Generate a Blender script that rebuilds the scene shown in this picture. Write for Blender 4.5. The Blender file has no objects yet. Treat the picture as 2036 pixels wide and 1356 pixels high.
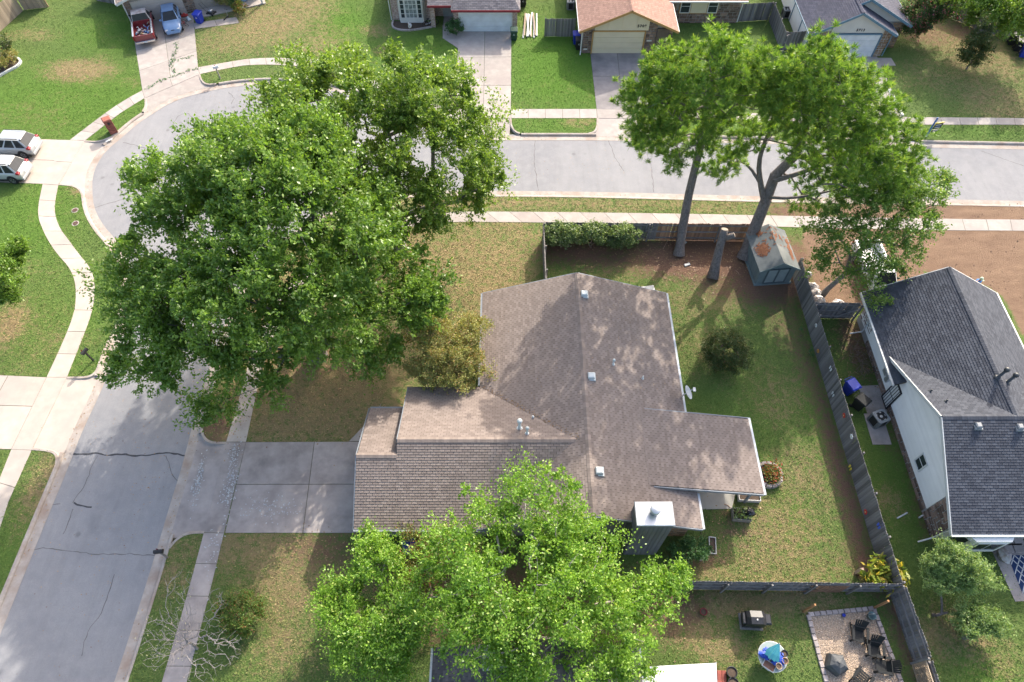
import bpy, bmesh, math, random
import numpy as np
from mathutils import Vector, Matrix
from mathutils.geometry import delaunay_2d_cdt, tessellate_polygon

random.seed(7)
RNG = np.random.default_rng(11)
S = bpy.context.scene
COL = S.collection
R = math.radians

# ------------------------------------------------------------------ camera
CAM_H, FPX, PITCH = 38.0, 1340.0, R(57)
cam = bpy.data.cameras.new('camera')
cam_o = bpy.data.objects.new('camera', cam)
COL.objects.link(cam_o)
cam_o.location = (0, 0, CAM_H)
cam_o.rotation_euler = (R(90) - PITCH, 0, 0)
cam.sensor_width = 36.0
cam.lens = FPX / 2036 * 36.0
cam.clip_end = 3000
S.camera = cam_o

# ------------------------------------------------------------------ light
SUN_AZ = (0.475, 0.880)          # horizontal direction towards the sun
SUN_EL = R(33)
w = bpy.data.worlds.new('World')
S.world = w
w.use_nodes = True
nt = w.node_tree
sky = nt.nodes.new('ShaderNodeTexSky')
sky.sky_type = 'NISHITA'
sky.sun_disc = False
sky.sun_elevation = SUN_EL
sky.sun_rotation = math.atan2(SUN_AZ[0], SUN_AZ[1])
sky.air_density = 1.0
sky.dust_density = 4.5
sky.ozone_density = 0.6
bg = nt.nodes['Background']
bg.inputs['Strength'].default_value = 0.15
nt.links.new(sky.outputs[0], bg.inputs['Color'])
sl = bpy.data.lights.new('sun', 'SUN')
sl.energy = 2.35
sl.angle = R(0.6)
sl.color = (1.0, 0.93, 0.82)
so = bpy.data.objects.new('sun', sl)
COL.objects.link(so)
sv = Vector((SUN_AZ[0] * math.cos(SUN_EL), SUN_AZ[1] * math.cos(SUN_EL), math.sin(SUN_EL)))
so.rotation_euler = sv.to_track_quat('Z', 'Y').to_euler()
so.location = (20, 30, 60)
S.view_settings.view_transform = 'Standard'
S.view_settings.look = 'None'
S.view_settings.gamma = 1.0
S.view_settings.use_curve_mapping = False
S.view_settings.exposure = 1.58
S.render.engine = 'CYCLES'
S.cycles.use_denoising = True
S.cycles.max_bounces = 6
S.cycles.diffuse_bounces = 3
S.cycles.transparent_max_bounces = 4
S.cycles.sample_clamp_indirect = 4.0

# ------------------------------------------------------------------ pixel of the survey -> place on the ground
_c, _s = math.cos(PITCH), math.sin(PITCH)


def at(px, py, z=0.0):
    u, v = (px - 1018) / FPX, (py - 678) / FPX
    d = (u, _c - v * _s, -_s - v * _c)
    t = (z - CAM_H) / d[2]
    return Vector((d[0] * t, d[1] * t, z))


def ats(pts, z=0.0):
    return [at(p[0], p[1], z) for p in pts]


# ------------------------------------------------------------------ materials
MATS = {}


def _n(nt, typ, **kw):
    n = nt.nodes.new(typ)
    for k, v in kw.items():
        if hasattr(n, k):
            setattr(n, k, v)
        else:
            n.inputs[k].default_value = v
    return n


def _mix(nt, f, a, b, mode='MIX'):
    m = nt.nodes.new('ShaderNodeMix')
    m.data_type = 'RGBA'
    m.blend_type = mode
    for sock, val in ((m.inputs[0], f), (m.inputs[6], a), (m.inputs[7], b)):
        if isinstance(val, (int, float)):
            sock.default_value = val
        elif isinstance(val, (tuple, list)):
            sock.default_value = tuple(val) + ((1,) if len(val) == 3 else ())
        else:
            nt.links.new(val, sock)
    return m.outputs[2]


def _ramp(nt, src, lo, hi):
    r = nt.nodes.new('ShaderNodeMapRange')
    r.inputs[1].default_value = lo
    r.inputs[2].default_value = hi
    nt.links.new(src, r.inputs[0])
    return r.outputs[0]


def _math(nt, op, a, b=0.0):
    m = nt.nodes.new('ShaderNodeMath')
    m.operation = op
    for i, v in enumerate((a, b)):
        if isinstance(v, (int, float)):
            m.inputs[i].default_value = v
        else:
            nt.links.new(v, m.inputs[i])
    return m.outputs[0]


def base_mat(name, rough=0.8, metal=0.0, spec=0.3):
    m = bpy.data.materials.new(name)
    m.use_nodes = True
    nt = m.node_tree
    p = nt.nodes['Principled BSDF']
    p.inputs['Roughness'].default_value = rough
    p.inputs['Metallic'].default_value = metal
    p.inputs['Specular IOR Level'].default_value = spec
    MATS[name] = m
    return m, nt, p


def coords(nt, kind='Object', scale=None):
    tc = nt.nodes.new('ShaderNodeTexCoord')
    o = tc.outputs[kind]
    if scale:
        mp = nt.nodes.new('ShaderNodeMapping')
        mp.inputs['Scale'].default_value = scale
        nt.links.new(o, mp.inputs[0])
        o = mp.outputs[0]
    return o


def noise(nt, co, scale, detail=4, rough=0.6):
    n = nt.nodes.new('ShaderNodeTexNoise')
    n.inputs['Scale'].default_value = scale
    n.inputs['Detail'].default_value = detail
    n.inputs['Roughness'].default_value = rough
    nt.links.new(co, n.inputs['Vector'])
    return n.outputs['Fac']


def bump(nt, p, h, strength=0.3, dist=0.02):
    b = nt.nodes.new('ShaderNodeBump')
    b.inputs['Strength'].default_value = strength
    b.inputs['Distance'].default_value = dist
    nt.links.new(h, b.inputs['Height'])
    nt.links.new(b.outputs[0], p.inputs['Normal'])


def piece_rnd(nt):
    """0-1 value: one per object, or one per face where a mesh carries 'rnd'."""
    oi = nt.nodes.new('ShaderNodeObjectInfo')
    a = nt.nodes.new('ShaderNodeAttribute')
    a.attribute_name = 'rnd'
    s = _math(nt, 'ADD', oi.outputs['Random'], a.outputs['Fac'])
    return _math(nt, 'FRACT', s)


def mat(name, c1, c2=None, scale=6.0, rough=0.8, metal=0.0, spec=0.3, vary=0.0, stretch=None, bmp=0.0, c3=None, s3=0.5):
    """mottled surface: c1/c2 by noise, c3 in larger patches, per-piece brightness 'vary'."""
    if name in MATS:
        return MATS[name]
    m, nt, p = base_mat(name, rough, metal, spec)
    co = coords(nt, 'Object', stretch)
    c2 = c2 or tuple(x * 0.82 for x in c1)
    n = noise(nt, co, scale, 5)
    col = _mix(nt, _ramp(nt, n, 0.3, 0.7), c1, c2)
    if c3:
        n3 = noise(nt, co, s3, 4)
        col = _mix(nt, _ramp(nt, n3, 0.45, 0.7), col, c3)
    if vary:
        rv = piece_rnd(nt)
        k = _math(nt, 'MULTIPLY_ADD', rv, 2 * vary)
        nt.nodes[-1].inputs[2].default_value = 1 - vary
        cc = nt.nodes.new('ShaderNodeCombineColor')
        for i in range(3):
            nt.links.new(k, cc.inputs[i])
        col = _mix(nt, 1.0, col, cc.outputs[0], 'MULTIPLY')
    nt.links.new(col, p.inputs['Base Color'])
    if bmp:
        bump(nt, p, noise(nt, co, scale * 4, 3), bmp)
    return m


def leaf_mat(name, c1, c2, c3=None, trans=0.35, tcol=None, rough=0.5, amt3=0.12):
    m, nt, p = base_mat(name, rough, 0, 0.35)
    a = nt.nodes.new('ShaderNodeAttribute')
    a.attribute_name = 'rnd'
    col = _mix(nt, a.outputs['Fac'], c1, c2)
    if c3:
        g = _math(nt, 'FRACT', _math(nt, 'MULTIPLY', a.outputs['Fac'], 17.3))
        col = _mix(nt, _math(nt, 'GREATER_THAN', g, 1 - amt3), col, c3)
    nt.links.new(col, p.inputs['Base Color'])
    t = nt.nodes.new('ShaderNodeBsdfTranslucent')
    tc = _mix(nt, 1.0, col, tcol or (1.5, 1.5, 0.6), 'MULTIPLY')
    nt.links.new(tc, t.inputs['Color'])
    ms = nt.nodes.new('ShaderNodeMixShader')
    ms.inputs[0].default_value = trans
    nt.links.new(p.outputs[0], ms.inputs[1])
    nt.links.new(t.outputs[0], ms.inputs[2])
    nt.links.new(ms.outputs[0], nt.nodes['Material Output'].inputs[0])
    return m


# ------------------------------------------------------------------ objects
WORLD = {}                      # roots whose parts are built in world coordinates


def link(o, parent=None):
    COL.objects.link(o)
    if parent is not None:
        o.parent = parent
        if parent.name in WORLD:
            o.matrix_parent_inverse = WORLD[parent.name]
    return o


def tag(o, label=None, cat=None, group=None, kind=None):
    if label:
        o['label'] = label
    if cat:
        o['category'] = cat
    if group:
        o['group'] = group
    if kind:
        o['kind'] = kind
    return o


def thing(name, label, cat, loc=(0, 0, 0), rz=0.0, group=None):
    o = bpy.data.objects.new(name, None)
    o.empty_display_size = 0.3
    o.location = loc
    o.rotation_euler = (0, 0, rz)
    link(o)
    return tag(o, label, cat, group)


def wthing(name, label, cat, loc, group=None):
    """a thing whose parts are given in world coordinates; its Empty stands at loc"""
    o = thing(name, label, cat, loc, 0.0, group)
    WORLD[o.name] = Matrix.Translation(-Vector(loc))
    return o


def copy_tree(o, parent=None):
    c = o.copy()
    COL.objects.link(c)
    c.parent = parent
    for ch in list(o.children):
        copy_tree(ch, c)
    return c


def mesh_np(name, V, F, material=None, rnd=None, smooth=False):
    """V (n,3); F (m,k) all faces of k corners."""
    me = bpy.data.meshes.new(name)
    V = np.asarray(V, np.float32)
    F = np.asarray(F, np.int32)
    m, k = F.shape
    me.vertices.add(len(V))
    me.vertices.foreach_set('co', V.ravel())
    me.loops.add(m * k)
    me.loops.foreach_set('vertex_index', F.ravel())
    me.polygons.add(m)
    me.polygons.foreach_set('loop_start', np.arange(0, m * k, k, dtype=np.int32))
    if rnd is not None:
        a = me.attributes.new('rnd', 'FLOAT', 'FACE')
        a.data.foreach_set('value', np.asarray(rnd, np.float32))
    if smooth:
        me.polygons.foreach_set('use_smooth', np.ones(m, bool))
    me.update(calc_edges=True)
    if material:
        me.materials.append(material)
    return me


def obj(name, me, parent=None, loc=None, rot=None):
    o = bpy.data.objects.new(name, me)
    if loc is not None:
        o.location = loc
    if rot is not None:
        o.rotation_euler = rot
    return link(o, parent)


class MB:
    """collects shapes; build() links them as one mesh object"""

    def __init__(s):
        s.v, s.f, s.r = [], [], []

    def add(s, vs, fs, rnd=0.0):
        b = len(s.v)
        s.v += [tuple(v) for v in vs]
        s.f += [tuple(i + b for i in f) for f in fs]
        s.r += [rnd] * len(fs)
        return s

    def box(s, x0, x1, y0, y1, z0, z1, M=None, rnd=0.0):
        vs = [Vector(p) for p in ((x0, y0, z0), (x1, y0, z0), (x1, y1, z0), (x0, y1, z0), (x0, y0, z1), (x1, y0, z1), (x1, y1, z1), (x0, y1, z1))]
        if M is not None:
            vs = [M @ v for v in vs]
        return s.add(vs, [(0, 3, 2, 1), (4, 5, 6, 7), (0, 1, 5, 4), (1, 2, 6, 5), (2, 3, 7, 6), (3, 0, 4, 7)], rnd)

    def bev(s, x0, x1, y0, y1, z0, z1, b=0.02, M=None, rnd=0.0):
        """box with chamfered top edges"""
        a = [(x0, y0, z0), (x1, y0, z0), (x1, y1, z0), (x0, y1, z0), (x0, y0, z1 - b), (x1, y0, z1 - b), (x1, y1, z1 - b), (x0, y1, z1 - b),
             (x0 + b, y0 + b, z1), (x1 - b, y0 + b, z1), (x1 - b, y1 - b, z1), (x0 + b, y1 - b, z1)]
        vs = [Vector(p) for p in a]
        if M is not None:
            vs = [M @ v for v in vs]
        f = [(0, 3, 2, 1), (8, 9, 10, 11)]
        for i in range(4):
            j = (i + 1) % 4
            f += [(i, j, j + 4, i + 4), (i + 4, j + 4, j + 8, i + 8)]
        return s.add(vs, f, rnd)

    def beam(s, a, b, w, h, up=(0, 0, 1), rnd=0.0):
        a, b = Vector(a), Vector(b)
        d = (b - a)
        L = d.length
        d.normalize()
        x = d.cross(Vector(up))
        if x.length < 1e-4:
            x = d.cross(Vector((0, 1, 0)))
        x.normalize()
        z = x.cross(d)
        vs = []
        for q in (a, b):
            for i, j in ((-1, -1), (1, -1), (1, 1), (-1, 1)):
                vs.append(q + x * (i * w / 2) + z * (j * h / 2))
        return s.add(vs, [(0, 1, 2, 3), (7, 6, 5, 4), (0, 4, 5, 1), (1, 5, 6, 2), (2, 6, 7, 3), (3, 7, 4, 0)], rnd)

    def prism(s, poly, z0, z1, rnd=0.0):
        """poly: list of (x,y) counter-clockwise; caps triangulated"""
        n = len(poly)
        vs = [(p[0], p[1], z0) for p in poly] + [(p[0], p[1], z1) for p in poly]
        tr = tessellate_polygon([[Vector((p[0], p[1], 0)) for p in poly]])
        fs = []
        for t in tr:
            a, b, c = (Vector((poly[i][0], poly[i][1])) for i in t)
            if (b - a).cross(c - a) < 0:
                t = (t[0], t[2], t[1])
            fs.append(tuple(i + n for i in t))
            fs.append((t[2], t[1], t[0]))
        fs += [(i, (i + 1) % n, (i + 1) % n + n, i + n) for i in range(n)]
        return s.add(vs, fs, rnd)

    def slab(s, pts, up, th, rnd=0.0):
        """planar 3-D polygon thickened by th against 'up'"""
        n = len(pts)
        pts = [Vector(p) for p in pts]
        lo = [p - Vector(up) * th for p in pts]
        return s.add(pts + lo, [tuple(range(n)), tuple(range(2 * n - 1, n - 1, -1))] + [(i, i + n, (i + 1) % n + n, (i + 1) % n) for i in range(n)], rnd)

    def tube(s, pts, rad, n=8, caps=True, rnd=0.0):
        pts = [Vector(p) for p in pts]
        if not isinstance(rad, (list, tuple)):
            rad = [rad] * len(pts)
        b = len(s.v)
        ref = None
        vs = []
        for i, p in enumerate(pts):
            d = (pts[min(i + 1, len(pts) - 1)] - pts[max(i - 1, 0)]).normalized()
            if ref is None:
                ref = d.orthogonal().normalized()
            x = (ref - d * ref.dot(d))
            x = x.normalized() if x.length > 1e-5 else d.orthogonal().normalized()
            ref = x
            y = d.cross(x)
            vs += [p + (x * math.cos(2 * math.pi * k / n) + y * math.sin(2 * math.pi * k / n)) * rad[i] for k in range(n)]
        fs = []
        for i in range(len(pts) - 1):
            for k in range(n):
                fs.append((i * n + k, i * n + (k + 1) % n, (i + 1) * n + (k + 1) % n, (i + 1) * n + k))
        if caps:
            fs += [tuple(range(n - 1, -1, -1)), tuple((len(pts) - 1) * n + k for k in range(n))]
        return s.add(vs, fs, rnd)

    def lathe(s, prof, n=16, c=(0, 0, 0), M=None, rnd=0.0):
        """prof: (r,z) list from bottom to top"""
        vs = []
        for r, z in prof:
            for k in range(n):
                v = Vector((c[0] + r * math.cos(2 * math.pi * k / n), c[1] + r * math.sin(2 * math.pi * k / n), c[2] + z))
                vs.append(M @ v if M is not None else v)
        fs = []
        for i in range(len(prof) - 1):
            for k in range(n):
                fs.append((i * n + k, i * n + (k + 1) % n, (i + 1) * n + (k + 1) % n, (i + 1) * n + k))
        fs += [tuple(range(n - 1, -1, -1)), tuple((len(prof) - 1) * n + k for k in range(n))]
        return s.add(vs, fs, rnd)

    def blob(s, c, r, n=8, jit=0.15, seed=0, rnd=0.0):
        rr = random.Random(seed)
        vs, fs = [], []
        rings = max(4, n // 2 + 1)
        for i in range(rings + 1):
            th = math.pi * i / rings
            for k in range(n):
                ph = 2 * math.pi * k / n
                q = 1 + rr.uniform(-jit, jit)
                vs.append((c[0] + r[0] * q * math.sin(th) * math.cos(ph), c[1] + r[1] * q * math.sin(th) * math.sin(ph), c[2] - r[2] * math.cos(th) * (1 + rr.uniform(-jit, jit) * 0.5)))
        for i in range(rings):
            for k in range(n):
                fs.append((i * n + k, i * n + (k + 1) % n, (i + 1) * n + (k + 1) % n, (i + 1) * n + k))
        return s.add(vs, fs, rnd)

    def mesh(s, name, material=None, smooth=False):
        me = bpy.data.meshes.new(name)
        me.from_pydata([tuple(v) for v in s.v], [], s.f)
        if any(s.r):
            a = me.attributes.new('rnd', 'FLOAT', 'FACE')
            a.data.foreach_set('value', s.r)
        if material:
            me.materials.append(material)
        if smooth:
            me.polygons.foreach_set('use_smooth', [True] * len(me.polygons))
        me.update()
        return me

    def build(s, name, material, parent=None, smooth=False, loc=None, rot=None):
        return obj(name, s.mesh(name, material, smooth), parent, loc, rot)


def rot_z(a, c=(0, 0, 0)):
    return Matrix.Translation(Vector(c)) @ Matrix.Rotation(a, 4, 'Z')


def resample(pts, step):
    """points along a polyline at even steps; returns list of Vector"""
    pts = [Vector(p) for p in pts]
    out, acc = [pts[0].copy()], 0.0
    for a, b in zip(pts, pts[1:]):
        L = (b - a).length
        pos = step - acc
        while pos <= L:
            out.append(a.lerp(b, pos / L))
            pos += step
        acc = L - (pos - step)
    if (out[-1] - pts[-1]).length > step * 0.3:
        out.append(pts[-1].copy())
    return out


def smooth_line(pts, it=2):
    pts = [Vector(p) for p in pts]
    for _ in range(it):
        q = [pts[0]]
        for a, b in zip(pts, pts[1:]):
            q += [a.lerp(b, 0.25), a.lerp(b, 0.75)]
        q.append(pts[-1])
        pts = q
    return pts


def offset_line(pts, d):
    """shift a ground polyline to its left by d"""
    out = []
    for i, p in enumerate(pts):
        t = (pts[min(i + 1, len(pts) - 1)] - pts[max(i - 1, 0)])
        t.z = 0
        t.normalize()
        out.append(p + Vector((-t.y, t.x, 0)) * d)
    return out
# ================================================================== the setting
M_CONC = mat('concrete', (0.375, 0.34, 0.305), (0.28, 0.25, 0.228), 1.6, 0.9, vary=0.10, bmp=0.15, c3=(0.30, 0.26, 0.24), s3=0.6)
M_CONC_PALE = mat('pale_concrete', (0.425, 0.375, 0.325), (0.35, 0.305, 0.265), 1.2, 0.9, vary=0.05, bmp=0.1, c3=(0.33, 0.29, 0.26), s3=0.35)
M_CONC_OLD = mat('weathered_concrete', (0.375, 0.335, 0.31), (0.285, 0.25, 0.235), 1.3, 0.9, vary=0.10, bmp=0.2, c3=(0.215, 0.19, 0.18), s3=0.7)
M_CONC_DARK = mat('oil_stained_concrete', (0.30, 0.27, 0.26), (0.13, 0.12, 0.12), 0.45, 0.85, vary=0.06, bmp=0.15)
M_JOINT = mat('joint_dirt', (0.10, 0.09, 0.07), (0.07, 0.08, 0.04), 5)
M_KERB = mat('kerb_concrete', (0.385, 0.345, 0.305), (0.285, 0.25, 0.222), 2.2, 0.9, bmp=0.2, c3=(0.27, 0.21, 0.17), s3=0.9)


def asphalt_mat():
    m, nt, p = base_mat('asphalt', 0.9, 0, 0.2)
    co = coords(nt)
    a = noise(nt, co, 0.18, 3)
    b = noise(nt, co, 2.2, 4)
    c = noise(nt, co, 55, 2)
    d = noise(nt, coords(nt, 'Object', (0.25, 0.02, 1)), 9, 3)
    col = _mix(nt, _ramp(nt, a, 0.35, 0.65), (0.262, 0.26, 0.264), (0.215, 0.216, 0.226))
    col = _mix(nt, _math(nt, 'MULTIPLY', _ramp(nt, b, 0.5, 0.75), 0.35), col, (0.33, 0.32, 0.32))
    col = _mix(nt, _math(nt, 'MULTIPLY', _ramp(nt, d, 0.45, 0.75), 0.4), col, (0.165, 0.163, 0.168))
    col = _mix(nt, _math(nt, 'MULTIPLY', _ramp(nt, noise(nt, co, 0.9, 8, 0.8), 0.42, 0.62), 0.45), col, (0.31, 0.305, 0.30))
    col = _mix(nt, _math(nt, 'MULTIPLY', _ramp(nt, noise(nt, co, 14, 3), 0.45, 0.75), 0.35), col, (0.19, 0.19, 0.20))
    col = _mix(nt, _math(nt, 'MULTIPLY', _ramp(nt, c, 0.35, 0.75), 0.6), col, (0.15, 0.15, 0.16))
    col = _mix(nt, _math(nt, 'MULTIPLY', _ramp(nt, noise(nt, co, 0.6, 6, 0.75), 0.56, 0.72), 0.3), col, (0.16, 0.155, 0.155))
    v = nt.nodes.new('ShaderNodeTexVoronoi')
    v.inputs['Scale'].default_value = 0.55
    nt.links.new(co, v.inputs['Vector'])
    spot = _ramp(nt, _math(nt, 'ADD', v.outputs['Distance'], _math(nt, 'MULTIPLY', b, 0.12)), 0.17, 0.10)
    col = _mix(nt, _math(nt, 'MULTIPLY', spot, 0.5), col, (0.10, 0.10, 0.10))
    nt.links.new(col, p.inputs['Base Color'])
    bump(nt, p, c, 0.5, 0.02)
    return m


def lawn_mat():
    m, nt, p = base_mat('lawn', 0.9, 0, 0.1)
    co = coords(nt)
    n0, n1, n2, n3, n4 = (noise(nt, co, s, d, 0.65) for s, d in ((0.16, 3), (0.7, 4), (2.6, 4), (11, 3), (45, 2)))

    def attr(nm):
        a = nt.nodes.new('ShaderNodeAttribute')
        a.attribute_name = nm
        return a.outputs['Fac']
    g = _mix(nt, _ramp(nt, n3, 0.3, 0.7), (0.070, 0.128, 0.030), (0.125, 0.178, 0.050))
    g = _mix(nt, _math(nt, 'MULTIPLY', _ramp(nt, n4, 0.45, 0.7), 0.7), g, (0.155, 0.195, 0.065))
    g = _mix(nt, _math(nt, 'MULTIPLY', _ramp(nt, n2, 0.5, 0.75), 0.6), g, (0.058, 0.118, 0.030))
    g = _mix(nt, _math(nt, 'MULTIPLY', attr('lush'), 0.72), g, (0.082, 0.185, 0.018))
    rag = _math(nt, 'ADD', 0.35, _math(nt, 'MULTIPLY', _ramp(nt, _math(nt, 'ADD', _math(nt, 'MULTIPLY', n2, 0.6), _math(nt, 'MULTIPLY', n3, 0.4)), 0.38, 0.62), 1.25))
    k = _math(nt, 'ADD', _math(nt, 'MULTIPLY', attr('dry'), rag), _math(nt, 'MULTIPLY', _math(nt, 'SUBTRACT', n1, 0.5), 1.1))
    k = _math(nt, 'ADD', k, _math(nt, 'MULTIPLY', _math(nt, 'SUBTRACT', n2, 0.5), 1.35))
    k = _math(nt, 'ADD', k, _math(nt, 'MULTIPLY', _math(nt, 'SUBTRACT', n3, 0.5), 1.3))
    k = _math(nt, 'ADD', k, _math(nt, 'MULTIPLY', _math(nt, 'SUBTRACT', n0, 0.5), 0.7))
    k = _math(nt, 'ADD', k, 0.03)
    tan = _mix(nt, _ramp(nt, n4, 0.35, 0.65), (0.34, 0.255, 0.135), (0.20, 0.145, 0.080))
    col = _mix(nt, _math(nt, 'MULTIPLY', _ramp(nt, k, 0.15, 0.95), 0.92), g, tan)
    kd = _math(nt, 'ADD', attr('dirt'), _math(nt, 'MULTIPLY', _math(nt, 'SUBTRACT', n2, 0.5), 1.3))
    kd = _math(nt, 'ADD', kd, _math(nt, 'MULTIPLY', _math(nt, 'SUBTRACT', n3, 0.5), 0.8))
    soil = _mix(nt, _ramp(nt, n3, 0.3, 0.7), (0.215, 0.125, 0.085), (0.130, 0.082, 0.060))
    col = _mix(nt, _ramp(nt, kd, 0.30, 0.85), col, soil)
    ks = _math(nt, 'ADD', attr('sand'), _math(nt, 'MULTIPLY', _math(nt, 'SUBTRACT', n2, 0.5), 0.9))
    wav = noise(nt, coords(nt, 'Object', (0.45, 1.3, 1)), 0.9, 7, 0.75)
    sand = _mix(nt, _ramp(nt, wav, 0.35, 0.68), (0.245, 0.160, 0.105), (0.150, 0.092, 0.062))
    sand = _mix(nt, _math(nt, 'MULTIPLY', _ramp(nt, n4, 0.4, 0.7), 0.4), sand, (0.275, 0.20, 0.14))
    col = _mix(nt, _ramp(nt, ks, 0.35, 0.65), col, sand)
    nt.links.new(col, p.inputs['Base Color'])
    h = _math(nt, 'ADD', n4, _math(nt, 'MULTIPLY', n3, 1.2))
    bump(nt, p, h, 0.9, 0.06)
    return m


M_LAWN = lawn_mat()
M_ASPH = asphalt_mat()

# --- kerb lines (back edge of the kerb), left verge round the bend, and the house block
OUT_PX = [(0, 1187), (57, 1050), (103, 942), (113, 917), (140, 850), (170, 790), (196, 728), (201, 705), (214, 678), (229, 650), (238, 609), (243, 575), (238, 538),
          (229, 513), (211, 485), (189, 461), (173, 436), (164, 411), (162, 380), (163, 355), (170, 330), (185, 305), (205, 284), (223, 270), (260, 238), (286, 221),
          (320, 199), (360, 182), (413, 169), (442, 163), (480, 158), (520, 155), (561, 155), (640, 162), (720, 180), (800, 208), (860, 236), (900, 254), (930, 262),
          (960, 265), (1030, 265), (1176, 265), (1300, 267), (1500, 271), (1700, 275), (1831, 279), (2036, 283), (2200, 286)]
IN_PX = [(254, 1355), (275, 1291), (311, 1176), (335, 1095), (362, 1000), (385, 925), (402, 855), (423, 777), (450, 690), (480, 612), (520, 540), (575, 480),
         (650, 434), (730, 405), (800, 393), (860, 390), (1050, 391), (1200, 393), (1530, 402), (1700, 405), (1890, 408), (2036, 411), (2200, 414)]


def extend(P, a=60, b=90):
    d0 = (P[0] - P[1]).normalized()
    d1 = (P[-1] - P[-2]).normalized()
    return [P[0] + d0 * a] + P + [P[-1] + d1 * b]


OUT = smooth_line(extend(ats(OUT_PX)), 1)
INN = smooth_line(extend(ats(IN_PX)), 1)


def near_i(line, p):
    return min(range(len(line)), key=lambda i: (line[i] - p).length_squared)


def notch(line, cuts):
    """replace stretches of a kerb line by the return curves of a driveway. cuts: lists of px points in the line's order"""
    out, i = [], 0
    for c in cuts:
        pts = [at(*q) for q in c]
        a, b = near_i(line, pts[0]), near_i(line, pts[-1])
        k = max(range(len(pts) - 1), key=lambda q: (pts[q + 1] - pts[q]).length)
        out += line[i:a] + smooth_line(pts[:k + 1], 1) + smooth_line(pts[k + 1:], 1)
        i = b + 1
    return out + line[i:]


OUT_CUTS = [
    [(111, 922), (113, 909), (108, 901), (95, 896), (64, 893.5), (133, 750.5), (172, 750), (186, 744), (194, 733), (198, 718)],
    [(164, 400), (162, 382), (153, 373), (140, 369), (117, 367), (168, 280), (189, 281.5), (204, 279), (220, 272)],
    [(283, 222), (289, 212), (289, 200), (287.5, 195), (397, 147.5), (401, 160), (411, 168), (430, 166)],
    [(893, 251), (903, 249), (908, 243), (908, 236), (1016, 235), (1017, 250), (1024, 261), (1034, 265)],
    [(1170, 265), (1182, 262), (1187, 252), (1187.5, 235), (1291, 236), (1293, 252), (1299, 263), (1310, 267)],
    [(1672, 274), (1684, 271), (1689, 262), (1689, 247), (1803, 248), (1806, 262), (1815, 274), (1831, 279)]]
IN_CUTS = [[(337, 1090), (350, 1074), (367, 1063), (385, 1059.5), (406, 1059), (450, 880), (425, 880), (412, 875.5), (404, 866), (402, 853)]]
OUT_N, IN_N = notch(OUT, OUT_CUTS), notch(INN, IN_CUTS)

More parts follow.
